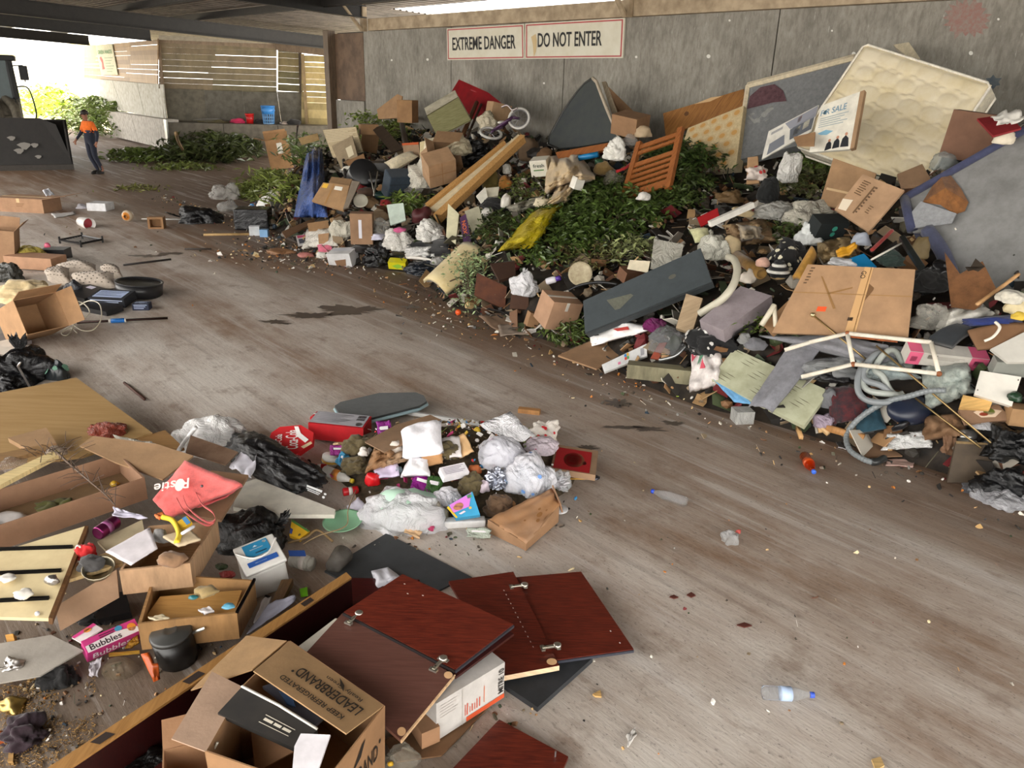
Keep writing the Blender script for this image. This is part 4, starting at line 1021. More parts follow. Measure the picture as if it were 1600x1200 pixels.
ct('grey appliance panel behind the white square panel', 1578, 572, 50, 18, 26, -8, 20, 0, '83857f', mat=M('plastic', '8b8d86'), lift=.22, tape=None, name='appliance_board', cat='panel')
cloth('crumpled brown kraft bag beside the vacuum cleaner', [(1446, 648), (1500, 646), (1512, 678), (1440, 690)], '96704a', 'card', .2, .14, 5, 12, 'kraft_bag', 'paper bag', '6b4c30')
bd('torn_kraft_bag', 'torn upright kraft bag left of the brown square board', 'paper bag', [(1474, 676), (1496, 668), (1492, 712), (1472, 708)], M('card', '8c6340'), .02, crumple=.06, lift=.1, tilt=60, yaw=-20)
bag('big glossy black rubbish bag at the right edge', 1578, 690, 80, 60, '121314', knot=(-.3, -.6, .8), name='rubbish_bag', amp=.4)
bag('glossy black bag slumped in the bottom right corner of the pile', 1570, 748, 90, 44, '131416', name='rubbish_bag', amp=.4)
bd('brown_board', 'dark brown square board standing on the floor edge', 'board', [(1494, 691), (1567, 695), (1545, 754), (1480, 754)], M('plain', '4e4030', '3d3225', .6), .03, lift=.1, tilt=66, yaw=-12, edge=(.012, M('wood', '8a7350'), 3))
bag('grey and white plastic bag on the floor below the brown square board', 1566, 776, 78, 28, 'b4b4b8', amp=.35, z=0.01)
rod('grey_skirting', 'grey plastic skirting strip at the bottom right of the pile', 'strip', [(1512, 764), (1560, 775), (1604, 787)], 4, M('plastic', '5a5c60'), .03)
cloth('white plastic sheet crumpled below the vacuum cleaner', [(1386, 678), (1448, 672), (1458, 698), (1376, 702)], 'ececea', 'bag', .12, .09, 5, 12, 'plastic_sheet', 'plastic sheet')
bag('salmon pink foam pieces on the floor by the hose end', 1424, 706, 54, 16, 'd98a78', 'plain', s=3, name='foam_piece', cat='foam', z=.0)
bd('pink_paper', 'dirty pale pink paper flat on the floor by the hose', 'paper', [(1386, 716), (1432, 718), (1426, 730), (1384, 726)], M('plain', 'c4a498'), .006, z=.01, crumple=.01)
for i, (a, b, lab) in enumerate([((1268, 655), (1295, 678), 'pale timber stick leaning below the peeling board'), ((1276, 650), (1282, 676), 'short upright pale timber stick by the red clothing'), ((1246, 668), (1252, 684), 'tiny timber stub on the floor under the peeling board'), ((1292, 668), (1350, 684), 'flat orange-brown board on the floor left of the hose')]):
    rod('timber_stick', lab, 'timber', [a, b], (4.5, 3.6, 4, 7)[i], M('wood', ('cba878', 'c29f6e', 'cda06a', 'b5834e')[i]), .06, n=4)
cloth('dark maroon and black clothing under the duct coil', [(1290, 605), (1345, 600), (1360, 650), (1300, 662)], '2a2026', 'fabric', .12, .08, 4, 12, 'clothing', 'clothing', '5b1f22')
cloth('dark teal jacket below the duct coil', [(1330, 632), (1372, 628), (1385, 668), (1340, 676)], '20414f', 'fabric', .1, .06, 4, 10, 'clothing', 'clothing')
bag('grey crumpled plastic left of the maroon clothing', 1296, 620, 34, 34, '8a8c90', 'film', s=3)
bag('purple and white crisp packets by the maroon clothing', 1288, 656, 34, 26, 'b7a6b8', 'bag', s=3, name='food_wrapper', cat='wrapper')
bd('brown_cardboard', 'brown card sheet flat on the floor inside the hose loop', 'cardboard', [(1336, 694), (1378, 690), (1410, 712), (1350, 714)], M('card', '8d6742'), .012, lift=.03, tilt=8)
bd('silver_pouch', 'torn silver pouch on the floor left of the hose', 'wrapper', [(1306, 690), (1318, 692), (1322, 702), (1310, 698)], M('metal', 'b9babb'), .008, crumple=.01, z=.012)
# --- peeling board, blanket and things near the floor in the middle of the pile
bd('peeling_board', 'long pale green board with peeling paint', 'board', [(1147, 544), (1296, 611), (1256, 666), (1110, 592)], M('plain', 'b9bb9f', 'a3a386', .8), .05, lift=.16, tilt=36, yaw=-36, ms=[('paint_flake', 'p', [(a, b), (a + .09, b + .012), (a + .13, b + .03), (a + .05, b + .022)], '5a5340') for a, b in [((i * .618) % .86, .03 + (i * .381) % .92) for i in range(22)]])
cloth('white baby blanket with pink and green stripes at the pile foot', [(1082, 546), (1128, 548), (1132, 600), (1078, 612)], 'd8d0cc', 'fabric', .14, .09, 5, 12, 'baby_blanket', 'blanket', None, .012, None, [('pink_stripe', [(.05, .1), (.3, .05), (.15, .3), (.03, .34)], 'c94a5c'), ('green_stripe', [(.25, .2), (.42, .1), (.3, .38), (.18, .42)], '5f8f72'), ('pink_stripe', [(.4, .25), (.55, .15), (.42, .5), (.33, .5)], 'c94a5c')])
bd('blue_cloth', 'sky blue paper napkin hanging on the peeling board', 'napkin', [(1114, 592), (1132, 591), (1177, 632), (1146, 627)], M('fabric', '6ba3d0'), .01, crumple=.012, lift=.17, tilt=38, yaw=-30)
ct('small clear plastic tub below the blue napkin', 1160, 649, 28, 24, 20, 8, 0, 0, mat=M('film', 'c9c9c4'), tape=None, name='plastic_tub', cat='tub', z=0)
ct('weathered grey-green timber sleeper at the foot of the pile', 1031, 582, 98, 22, 22, -13, 0, 0, mat=M('wood', '8a8468', '5f5a44', .6), tape=None, name='timber_sleeper', cat='timber', z=.12)
for px, py, r, lab in [(1037, 600, 5.4, 'orange ball on the floor beside the timber sleeper'), (716, 489, 4.6, 'orange ball on the floor by the small leafy branch')]:
    c = G(px, py, .03); k = mpp(c); t = T('orange_ball', lab, 'ball'); t.add('ball', xf(ico(3), Matrix.Translation((c.x, c.y, r * k)) @ Matrix.Scale(r * k, 4)), M('plastic', 'e0561c'), True); t.done()
rod('green_stick', 'tiny yellow-green stick on the floor before the blanket', 'stick', [(1057, 619), (1075, 623)], 1.2, M('plastic', '9fb83a'), z=.012)
bag('small crumpled white cup by the yellow-green stick', 1084, 624, 14, 13, 'e3e0da', 'plain', s=3, name='paper_cup', cat='cup', z=0)
bd('flattened_carton', 'flattened carton on the floor left of the timber sleeper', 'cardboard', [(872, 555), (942, 524), (995, 538), (932, 576)], M('card', 'ad8153'), .02, lift=.05, tilt=9, yaw=-20)
bd('white_carton', 'flat white product carton with rainbow squares and letters', 'box', [(940, 570), (1010, 537), (1011, 556), (944, 582)], M('plain', 'd9d9d8'), .03, lift=.12, tilt=42, yaw=-25, ms=[('red_square', 'r', .50, .35, .55, .62, 'd2443a'), ('green_square', 'r', .555, .35, .60, .62, '4aa35a'), ('blue_square', 'r', .50, .05, .55, .32, '3a7fc0'), ('yellow_square', 'r', .555, .05, .60, .32, 'd8a83a'), ('barcode', 'r', .86, .2, .94, .8, 'a0a0a4'), ('pink_mark', 'r', .34, .55, .40, .8, 'd67a9a')])
cloth('crumpled white paper roll below the slate-grey slab', [(916, 512), (960, 498), (1030, 512), (925, 540)], 'eeecea', 'plain', .12, .06, 4, 12, 'white_paper', 'paper', None, .008, None, [('red_text', [(.5, .55), (.75, .6), (.74, .75), (.5, .68)], 'c0433c')])
bag('purple plastic packet under the slate-grey slab', 1022, 506, 34, 24, '7d1f63', s=3, name='food_wrapper', cat='wrapper', lift=.1)
# slate slab: a padded bed head
q = PP([(911, 470), (1094, 388), (1112, 440), (914, 520)], 50, -38, .32); n = facing(q)
t = T('padded_headboard', 'dark slate-grey padded bed head lying across the pile', 'bed head'); t.add('upholstery', prism(q, .12), M('fabric', '3b4245', '333a3d', .3)); t.add('scuff', dec_poly(q, [(.2, .3), (.4, .42), (.42, .5), (.3, .72), (.26, .7)], .004), M('fabric', '5b5c50')); t.add('scuff', dec_disc(q, .74, .44, .03, .06, .004), M('fabric', '55554a'))
t.add('seam', tube([q[0] - n * .02, q[1] - n * .02, q[2] - n * .02, q[3] - n * .02], .012, 5, None, True), M('fabric', '2b3032')); t.done()
bd('timber_block', 'short pale timber block below the bed head', 'timber', [(1072, 459), (1098, 466), (1081, 521), (1056, 512)], M('wood', 'a99274', '8d785c'), .07, lift=.3, tilt=55, yaw=-20)
t = T('bent_pipe', 'thick white bent plastic pipe right of the bed head', 'pipe'); ps = [Hh(x, y, l) for x, y, l in [(1138, 402, .45), (1147, 406, .5), (1152, 422, .5), (1146, 445, .45), (1130, 466, .4), (1108, 481, .3), (1093, 490, .25)]]; t.add('shaft', tube(smooth_path(ps, 6), 5.8 * mpp(ps[0]), 12), M('plastic', 'bdb8a6'), True); t.done()
bd('foam_block', 'lilac-grey foam block beside the bent white pipe', 'foam', [(1157, 447), (1206, 462), (1130, 516), (1093, 500)], M('fabric', '93888c', '7f7478', .3), .16, lift=.3, tilt=30, yaw=-40)
bd('plastic_folder', 'clear plastic folder behind the bed head', 'folder', [(1022, 373), (1068, 382), (1060, 425), (1016, 420)], M('film', 'b5b2a6'), .008, lift=.4, tilt=55, yaw=-30)
bd('cream_card', 'small cream card standing behind the bed head', 'card', [(984, 406), (1016, 408), (1012, 426), (980, 420)], M('plain', 'd4c9ae'), .012, lift=.35, tilt=60, yaw=-30)
ct('brown snack box tucked behind the bed head', 986, 428, 36, 20, 18, 32, 20, 0, '7d4f2c', lift=.2, tape=None, name='snack_box')
bag('glossy clear plastic and foil below the timber block', 1045, 528, 54, 44, '8f9092', 'film', amp=.4, lift=.05)
rod('aluminium_strip', 'bent aluminium strip under the clear plastic', 'strip', [(1030, 563), (1055, 556), (1072, 540)], 3, M('metal', 'a5a8a8'), .1)
bd('red_brick_tile', 'rust-red tile leaning on the timber sleeper', 'tile', [(1030, 536), (1042, 535), (1029, 562), (1016, 560)], M('plain', '8a3a22'), .02, lift=.12, tilt=55, yaw=-20)
bag('black and white patterned clothes heaped in front of the foam block', 1110, 530, 84, 44, '19191a', 'fabric', amp=.4, name='clothing', cat='clothing', lift=.02, spots=(16, 'b9b6b0', 4))
bag('small orange plastic toy near the patterned clothes', 1083, 530, 12, 20, 'd9622a', 'plastic', s=2, name='plastic_toy', cat='toy', lift=.15)
bag('clear crushed drink bottle on the patterned clothes', 1163, 527, 24, 18, 'c2c4c2', 'film', s=3, name='crushed_bottle', cat='bottle', lift=.15)
t = T('pipe_joint', 'forked white plastic pipe joint beside the big flattened carton', 'pipe'); a, b, c_ = Hh(1190, 508, .3), Hh(1210, 477, .4), Hh(1212, 510, .35); t.add('arm', tube(smooth_path([a, Hh(1203, 488, .4), b], 5), 4.4 * mpp(a), 9), M('plastic', 'c8c1ac'), True); t.add('arm', tube([b, c_], 3.6 * mpp(a), 9), M('plastic', 'd4ccb6'), True); t.done()
# --- heart of the pile, right half
bag('white plastic carrier bag hanging above the bent pipe', 1116, 384, 46, 44, 'd8d6c8', amp=.35, lift=.25, knot=(-.2, .3, .9))
pillow('pale yellow-green cushion behind the white carrier bag', [(1076, 358), (1106, 356), (1112, 376), (1086, 380)], 'c9c79a', .1, lift=.4)
bag('lump of cream plaster near the white carrier bag', 1142, 380, 30, 34, 'c9b48e', 'plain', amp=.2, name='plaster_lump', cat='plaster', lift=.25, s=3)
t = T('white_batten', 'white painted batten resting on the rubbish above the plaster', 'batten'); a, b = Hh(1109, 350, .45), Hh(1176, 320, .45); t.add('shaft', tube([a, b], 6.2 * mpp(a), 4), M('plain', 'e6e3da')); t.done()
bd('red_folder', 'bright red folder wedged beside the white batten', 'folder', [(1089, 340), (1121, 325), (1124, 338), (1095, 354)], M('plain', 'a81218'), .02, lift=.25, tilt=45, yaw=-30)
bag('bubble wrap bundle behind the white batten', 1214, 327, 64, 32, 'b5b4ae', 'film', amp=.35, lift=.2, name='bubble_wrap')
bag('round black rubbish bag above the bubble wrap', 1200, 294, 36, 44, '131515', 'fabric', amp=.2, name='rubbish_bag', lift=.3)
bag('red and white striped paper bag above the black rubbish bag', 1184, 270, 32, 22, 'd3c6bd', 'plain', amp=.5, s=4, name='paper_bag', lift=.4, spots=(5, 'b5302e', 4))
bag('white plastic bag hanging in the leafy branch below the poster', 1232, 258, 32, 54, 'eceae4', amp=.3, lift=.4, dep=.6)
bd('cardboard_strip', 'ragged upright cardboard strip right of the leafy branches', 'cardboard', [(1168, 246), (1184, 244), (1186, 286), (1166, 288)], M('card', 'b98c58'), .03, lift=.4, tilt=65, yaw=-40)
bd('bent_carton', 'folded carton in front of the house poster', 'cardboard', [(1240, 214), (1274, 206), (1272, 226), (1246, 226)], M('card', 'b48654'), .03, lift=.9, tilt=40, yaw=-40)
lathed('carpet_roll', 'short tan carpet roll right of the bent pipe', 'carpet', (1152, 400), (1190, 428), [('roll', [(0, 0), (.1, 0), (.1, 1), (.07, 1), (.07, .97), (0, .97)], M('fabric', '8d6b35', '6a4d22', .6))], .25)
bag('black fabric printed with white flowers', 1228, 402, 62, 62, '141415', 'fabric', amp=.35, name='floral_fabric', cat='cloth', lift=.15, spots=(34, 'cfc9b0', 3.6))
t = T('flower_print_scarf', 'black and white zigzag scarf by the carpet roll', 'scarf')
c = Hh(1216, 424, .3); k = mpp(c)
for j in range(4): t.add('fold' if j % 2 else 'white_fold', tube([c + V((cos(a) * (16 - j * 3.4) * k, sin(a) * (12 - j * 2.5) * k, .03 * j)) for a in [2 * pi * i / 16 for i in range(16)]], 2.6 * k, 6, None, True), M('fabric', 'd2cfc6' if j % 2 == 0 else '161618'), True)
t.done()
bag('pink skin-coloured stuffed toy body by the carpet roll', 1192, 408, 22, 18, 'c9a08e', 'fabric', amp=.15, s=3, name='stuffed_toy', cat='toy', lift=.35)
bag('crumpled white paper with red print beside the carpet roll', 1170, 430, 26, 24, 'c9bfb2', 'plain', amp=.45, s=3, name='crumpled_paper', cat='paper', lift=.2)
cloth('wad of brown kraft packing paper behind the plaster lump', [(1128, 352), (1196, 340), (1212, 376), (1150, 384)], '7d6145', 'plain', .22, .16, 6, 12, 'packing_paper', 'paper', 'a68c66')
cloth('torn beige net curtain left of the zigzag scarf', [(1150, 350), (1190, 352), (1196, 372), (1156, 378)], 'a89880', 'fabric', .4, .1, 6, 8, 'curtain', 'curtain')
# --- slatted cot side, duvet, grey table top and other things at the middle of the wall
t = T('slatted_cot', 'orange-brown slatted wooden cot side leaning on the pile', 'cot side')
q = PP([(994, 222), (1066, 197), (1046, 292), (966, 318)], 60, -52, 0, None, Hh(1015, 262, .5)); n = facing(q); WDK = M('wood', '9a5c2a', '7a4318')
for a0, a1 in ((0, .1), (.9, 1)): t.add('post', prism([bil(q, a0, 0), bil(q, a1, 0), bil(q, a1, 1), bil(q, a0, 1)], .07), WDK)
for b0, b1 in [(.06, .13), (.17, .22), (.36, .43), (.47, .52), (.56, .61), (.65, .70), (.74, .79), (.83, .95)]: t.add('slat', prism([bil(q, .1, b0) - n * .015, bil(q, .9, b0) - n * .015, bil(q, .9, b1) - n * .015, bil(q, .1, b1) - n * .015], .03), WDK)
t.done()
bd('wooden_rail', 'orange-brown wooden frame rail below the grey table top', 'rail', [(868, 238), (956, 222), (958, 232), (872, 248)], WDK, .05, lift=.35, tilt=60, yaw=-45)
t = T('grey_tabletop', 'dark grey rounded table top standing on edge at the wall', 'table top')
q = PP([(926, 122), (914, 130), (903, 142), (891, 158), (879, 176), (868, 196), (858, 214), (857, 226), (872, 232), (905, 229), (962, 219), (966, 212), (946, 165), (932, 128)], 68, -56, 0, None, W(915, 190, 10.6)); n = facing(q)
t.add('top', prism(q, .06), M('plastic', '4c504e', '43474a')); t.add('pale_rim', tube([q[0], q[13], q[12], q[11]], .03, 6), M('plain', 'b9ac98'), True)
t.add('dark_edging', tube(q[:9], .022, 6), M('plastic', '22221f'), True); t.done()
bd('table_leaf', 'thin cream table leaf behind the grey table top', 'table leaf', [(940, 128), (946, 127), (976, 212), (968, 216)], M('wood', 'b6a58c'), .04, tilt=68, yaw=-50, at_=W(958, 170, 10.9))
leaning('flattened_carton', 'tall flattened carton leaning on the wall behind the grey table top', 'cardboard', [(946, 131), (1003, 187), (996, 222), (972, 222)], 11.3, M('card', 'a87c4e'), .03, ms=[('dark_crease', 'p', [(.0, .1), (.02, .05), (.6, .7), (.58, .75)], '6d4c2c')])
ct('crushed carton below the tall flattened carton', 985, 194, 40, 34, 26, -40, 10, 8, 'a97b4c', lift=.55, tape=None)
bag('white tissue wad left of the cot side', 962, 234, 34, 34, 'e2e0d8', 'plain', amp=.5, s=4, name='crumpled_tissue', cat='tissue', lift=.4)
bag('clear plastic wrap beside the white tissue wad', 985, 218, 22, 22, 'b5b2ad', 'film', s=3, lift=.5)
bag('round beige jar packed in paper on top of the pile', 1005, 205, 24, 20, 'b9a283', 'plain', s=3, name='paper_bundle', cat='paper', lift=.6)
lathed('blue_roll', 'bright blue rolled plastic above the beige duvet', 'roll', (905, 247), (935, 241), [('roll', [(0, 0), (.14, 0), (.14, 1), (0, 1)], M('plastic', '1f7fb8'))], .4)
rod('red_ribbon', 'red ribbon stick pointing at the cot side', 'stick', [(963, 268), (978, 262), (994, 249)], 2.6, M('fabric', 'b01f22'), .4)
cloth('thick beige duvet bundled above the big leafy branches', [(858, 244), (905, 240), (930, 276), (850, 300)], 'cbb591', 'fabric', .5, .22, 3.4, 20, 'duvet', 'duvet', 'b59c78', .05)
cloth('beige duvet tail trailing below the bundled duvet', [(872, 290), (912, 274), (888, 312), (852, 320)], 'bfa984', 'fabric', .35, .12, 3.4, 12, 'duvet', 'duvet', 'a08860', .04)
ct('white plastic tub with dark lettering left of the duvet', 845, 260, 26, 22, 24, -18, 14, -8, mat=M('plastic', 'ddd8c8'), tape=None, name='plastic_tub', cat='tub', lift=.3, b=.015, ms=[('front', 'lettering', 't', 'fresh', .2, .2, .85, .42, '2a3a2a'), ('front', 'green_print', 'r', .2, .55, .8, .62, '4f7a3a')])
ct('small white appliance box on the duvet tail', 902, 286, 14, 12, 16, 30, 10, 12, mat=M('plastic', 'd9d6cc'), tape=None, name='small_box', lift=.45)
cloth('bright yellow tarpaulin under the big leafy branches', [(832, 330), (884, 312), (836, 386), (778, 392)], 'dcc61e', 'bag', .36, .08, 4, 14, 'tarpaulin', 'tarpaulin', 'b5a01a')
cloth('pale grey plastic strip left of the yellow tarpaulin', [(790, 322), (850, 304), (862, 318), (800, 334)], 'a9a594', 'bag', .2, .1, 5, 12, 'plastic_strip', 'plastic')
# --- plank trough, red board, green-marbled cabinet, bicycle
t = T('timber_trough', 'long pale timber door frame lying diagonally on the pile', 'door frame')
q = PP([(664, 318), (806, 204), (819, 213), (682, 342)], 34, -30, .42); n = facing(q)
t.add('panel', prism([bil(q, a, b) - n * .05 for a, b in ((0, .2), (1, .2), (1, .74), (0, .74))], .03), M('plain', 'd8c8a4'))
t.add('side_rail', prism([bil(q, 0, 0), bil(q, .86, 0), bil(q, .86, .2), bil(q, 0, .22)], .09), M('woodx', 'c0935a', 'a27843'))
t.add('side_rail', prism([bil(q, 0, .7), bil(q, 1, .6), bil(q, 1, 1.02), bil(q, 0, 1.02)], .12), M('woodx', 'c79a60', 'a87d48'))
t.done()
leaning('red_board', 'dark red table top leaning on the wall behind the cabinet', 'board', [(717, 124), (762, 144), (797, 172), (770, 196), (738, 186), (706, 142)], 11.0, M('plastic', '86141c', '6f1016'), .05, ms=[('scuff', 'p', [(.2, .2), (.4, .22), (.41, .24), (.2, .23)], 'a8474c')])
t = T('bedside_cabinet', 'upturned cabinet with green marbled side and white top', 'cabinet')
q = PP([(667, 181), (716, 152), (736, 187), (683, 213)], 48, -18, 0, None, Hh(700, 184, .75)); n = facing(q); up = ((q[0] + q[1]) - (q[2] + q[3])).normalized()
ext = up * .05 - n * .42
t.add('marbled_side', prism(q, .03), M('laminate', '7d7a55', '93906a', .4))
pb = [p - n * .035 for p in q]; bk = [p + V((-.10, .42, .13)) for p in q]
t.add('body', (pb + bk, [(0, 1, 2, 3), (7, 6, 5, 4), (0, 4, 5, 1), (1, 5, 6, 2), (2, 6, 7, 3), (3, 7, 4, 0)]), M('plain', 'c9c2ac', 'a49c86', .7))
t.add('corner_trim', tube([q[0], q[1], q[2]], .012, 5), M('wood', '5a5438')); t.done()
def bike():
    t = T('bicycle', "child's purple bicycle with white wheels on top of the pile", 'bicycle')
    c1 = Hh(811, 185, .75); k = mpp(c1); c2 = Hh(767, 208, .55)
    def wheel(c, r, tilt, yaw):
        m = at(c, yaw, tilt)
        R1 = [m @ V((cos(a) * r, sin(a) * r, 0)) for a in [2 * pi * i / 28 for i in range(28)]]
        t.add('tyre', tube(R1, r * .13, 7, None, True), M('plastic', 'c9c6c0'), True)
        w = len(t.parts) - 1
        t.add('rim', tube([c + (p - c) * .82 for p in R1], r * .035, 5, None, True), M('metal', '9c9ca0'), True, w)
        t.add('hub', xf(ico(2), m @ Matrix.Scale(r * .14, 4)), M('metal', '77777a'), True, w)
        for i in range(10): t.add('spoke', tube([c, c + (R1[(i * 28) // 10] - c) * .82], r * .018, 3), M('metal', 'b0b0b4'), False, w)
    wheel(c1, 16 * k, 66, -14); wheel(c2, 17 * k, 25, 20)
    P = M('plastic', '4a2c4c')
    a = c1 + V((-.12, -.05, .02)); b = c2 + V((.22, -.1, .12)); c = c2 + V((.05, .0, .06)); d = c1 + V((-.30, -.08, -.10))
    for x, y in ((c1, a), (a, b), (b, c), (c, d), (d, a), (c2, c), (b, d)): t.add('frame_tube', tube([x, y], 2.2 * k, 7), P, True)
    t.add('handlebar', tube(smooth_path([a + V((-.2, .15, .16)), a + V((-.1, .05, .2)), a + V((0, 0, .12)), a + V((.08, -.1, .16))], 4), 1.6 * k, 6), M('metal', 'c2b8b8'), True)
    t.add('saddle', xf(blob(Matrix(), 1, 1, 1, .1, 1, 2, 2), at(b + V((0, 0, .06)), 20) @ Matrix.Diagonal((9 * k, 4 * k, 3 * k, 1))), M('plastic', 'd6d2cc'), True); t.done()
bike()
for lab, a, b, c, w in [('dark stained timber leg leaning on the red board', (721, 215), (745, 160), '6a4526', 3.6), ('thin dark pole beside the stained timber leg', (727, 221), (752, 163), '3a2a1c', 2), ('chrome rod between the two dark poles', (738, 196), (750, 166), 'a8a49c', 1)]:
    p, e = Hh(*a, .3), Hh(*a, .3) + V((0, 0, 0)); t = T('timber_pole', lab, 'pole'); e = W(b[0], b[1], uv(p)[1] + .9); t.add('shaft', tube([p, e], w * mpp(p), 6), M('wood' if w > 1 else 'metal', c), True); t.done()
oc('open brown carton tipped over beside the long timber frame', 690, 250, 42, 36, 40, 28, 62, 8, 'b58a5c', flaps={'b': 25, 'l': 60, 'f': 170}, lift=.4)
ct('brown carton with folded front facing the floor on the pile', 686, 262, 40, 30, 38, 30, 30, -16, 'bd9060', lift=.42, tape=None, ms=[('front', 'fold', 'r', .0, .47, 1, .5, '93693d'), ('front', 'fold', 'r', .48, 0, .5, 1, '93693d')])
pillow('cream pillow with frilled edge above the navy suitcase', [(600, 254), (644, 236), (655, 244), (612, 268)], 'd6c9ab', .16, lift=.35)
bag('cream plastic-wrapped bedding behind the tipped carton', 714, 224, 46, 34, 'c9bda0', amp=.35, lift=.5, name='bedding_bundle', cat='bedding')
pillow('white pillow standing behind the folded-front carton', [(664, 216), (680, 214), (672, 252), (660, 250)], 'dcd0b2', .14, lift=.6, tilt=60)
bag('large white rubbish bag below the cream pillow', 658, 272, 42, 46, 'e2dccd', amp=.35, lift=.22, name='rubbish_bag')
bag('pale cream carrier bag beside the stained timber leg', 762, 188, 28, 30, 'cfc4aa', amp=.35, lift=.6)
ct('small carton standing behind the cream carrier bag', 778, 176, 28, 22, 24, 25, 0, 12, 'b58d5e', lift=.7, tape=None)
bd('carton_sheet', 'upright brown carton sheet left of the cabinet at the wall', 'cardboard', [(589, 171), (621, 147), (628, 150), (626, 184), (591, 186)], M('card', 'b0834f'), .03, tilt=70, yaw=-50, at_=W(608, 172, 11.0))
ct('brown carton standing between the carton sheet and the cabinet', 637, 174, 22, 18, 28, -20, 0, 0, 'a4763f', lift=.75, tape=None)
# navy suitcase
ct('navy soft suitcase lying under the cream pillow', 622, 288, 40, 26, 40, 32, 26, 0, mat=M('fabric', '24323f'), tape=None, name='suitcase', cat='suitcase', lift=.22, b=.03, ms=[('front', 'zip', 'r', .0, .3, 1, .33, '141c24')])
t = T('black_bucket', 'black plastic storage bin with its open mouth to the floor', 'bin')
a = Hh(566, 278, .2); k = mpp(a); m = at(a, 18, 60, 0)
t.add('shell', lathe([(0, 26 * k), (20 * k, 24 * k), (22 * k, 22 * k), (25 * k, -8 * k), (23.5 * k, -8 * k), (20 * k, 20 * k), (0, 22 * k)], m, 20), M('plastic', '232324'), True); t.add('rim', tube([m @ V((cos(i * pi / 12) * 25 * k, sin(i * pi / 12) * 25 * k, -8 * k)) for i in range(24)], 1.6 * k, 6, None, True), M('plastic', '2e2e2f'), True); t.done()
ct('dark grey crate behind the black storage bin', 592, 262, 44, 34, 16, 12, 0, 0, mat=M('plastic', '2c2b29'), tape=None, name='plastic_crate', cat='crate', lift=.25)
for i, (a, b) in enumerate([((577, 268), (585, 302)), ((590, 268), (584, 306))]):
    rod('chrome_tube', ('left', 'right')[i] + ' thin chrome leg of the folded chair by the black bin', 'chair leg', [a, b], 1, M('metal', 'b8b4aa'), .35)
bag('red plastic bag under the black storage bin', 562, 290, 22, 20, '9a1f22', s=3, lift=.1)
bag('brown suede bag below the red plastic bag', 572, 298, 26, 16, '5b4436', 'fabric', s=3, name='suede_bag', lift=.08)
t = T('round_lampshade', 'round white plate below the black storage bin', 'plate'); p = Hh(564, 315, .15); k = mpp(p); m = at(p, 0, 55); t.add('rim', lathe([(0, 0), (8 * k, 0), (11.5 * k, 2 * k), (11.5 * k, 3 * k), (8 * k, 1.2 * k), (0, 1.2 * k)], m, 22), M('plastic', 'd9d4c2'), True); t.done()
bag('bundle of pale wires and brown paper right of the white plate', 580, 316, 26, 20, '8d7152', 'plain', amp=.5, s=3, name='wire_bundle', cat='wires')
bag('dark green glass bottle crate scraps under the navy suitcase', 596, 304, 22, 14, '1f3a36', 'plastic', s=3, name='green_cloth', cat='cloth')
# --- left end of the pile
bd('wicker_screen', 'pale woven wicker panel standing at the left top of the pile', 'wicker panel', [(504, 203), (556, 198), (566, 236), (520, 246)], M('fabric', 'b3a180'), .04, tilt=58, yaw=-40, lift=.55, ms=[('weave', 'lines', .02, .03, .98, .5, 8, 'cbbd9e')])
bd('torn_carton', 'torn pale carton sheets hanging below the wicker panel', 'cardboard', [(518, 228), (550, 212), (560, 248), (534, 266)], M('card', 'a08a66'), .03, tilt=52, yaw=-40, lift=.45, ms=[('paper_label', 'r', .55, .35, .85, .75, 'cbbfa2')])
bd('folded_carton', 'brown folded carton by the dark pole left of the bin', 'cardboard', [(540, 252), (568, 240), (572, 254), (548, 264)], M('card', 'a0713c'), .04, tilt=35, yaw=-30, lift=.4)
rod('dark_post', 'short dark iron post standing beside the folded carton', 'post', [(537, 250), (538, 262), (540, 276)], 2.6, M('rust', '26211d'), .35)
ct('brown carton with white shipping label at the left end of the pile', 436, 240, 34, 26, 44, 20, 0, -8, 'a8783f', lift=.45, tape=None, flap={'l': 70, 'b': 20, 'f': 30}, ms=[('front', 'shipping_label', 'r', .45, .12, .68, .48, 'd9d4c8')])
cloth('blue tarpaulin hanging down the left end of the pile', [(480, 228), (504, 230), (512, 338), (460, 338)], '4464aa', 'bag', .34, .2, 2.6, 18, 'tarpaulin', 'tarpaulin', '22396e', .02)
bd('flattened_carton', 'flattened carton with yellow and white stickers on the blue tarpaulin', 'cardboard', [(505, 285), (546, 290), (536, 329), (487, 314)], M('card', 'b28650'), .04, lift=.5, tilt=46, yaw=-25, ms=[('yellow_sticker', 'r', .05, .05, .24, .26, 'e0b13c'), ('white_sticker', 'r', .5, .1, .78, .26, 'dcd8cc'), ('tape', 'r', .40, 0, .44, 1, '9c7340')])
bd('carton_flap', 'grey side flap right of the stickered carton', 'cardboard', [(550, 282), (562, 284), (544, 324), (536, 326)], M('card', '8a7a66'), .03, lift=.5, tilt=46, yaw=-10)
bd('carton_flap', 'back carton piece above the stickered carton', 'cardboard', [(518, 276), (550, 280), (546, 290), (514, 284)], M('card', 'a27a48'), .03, lift=.5, tilt=30, yaw=-25)
bd('yellow_carton', 'small yellow and brown cartons above the blue tarpaulin', 'cardboard', [(466, 216), (496, 208), (498, 216), (470, 224)], M('card', 'c09a58'), .05, lift=.6, tilt=35, yaw=-20)
bd('brown_plank', 'dark brown board leaning left of the cabinet', 'board', [(580, 200), (598, 196), (630, 232), (612, 238)], M('wood', '3f3124', '2c2119'), .04, lift=.4, tilt=45, yaw=-30)
ct('torn brown carton half buried left of the dark brown board', 578, 218, 24, 20, 34, 12, 0, 10, '8a6234', lift=.3, tape=None)
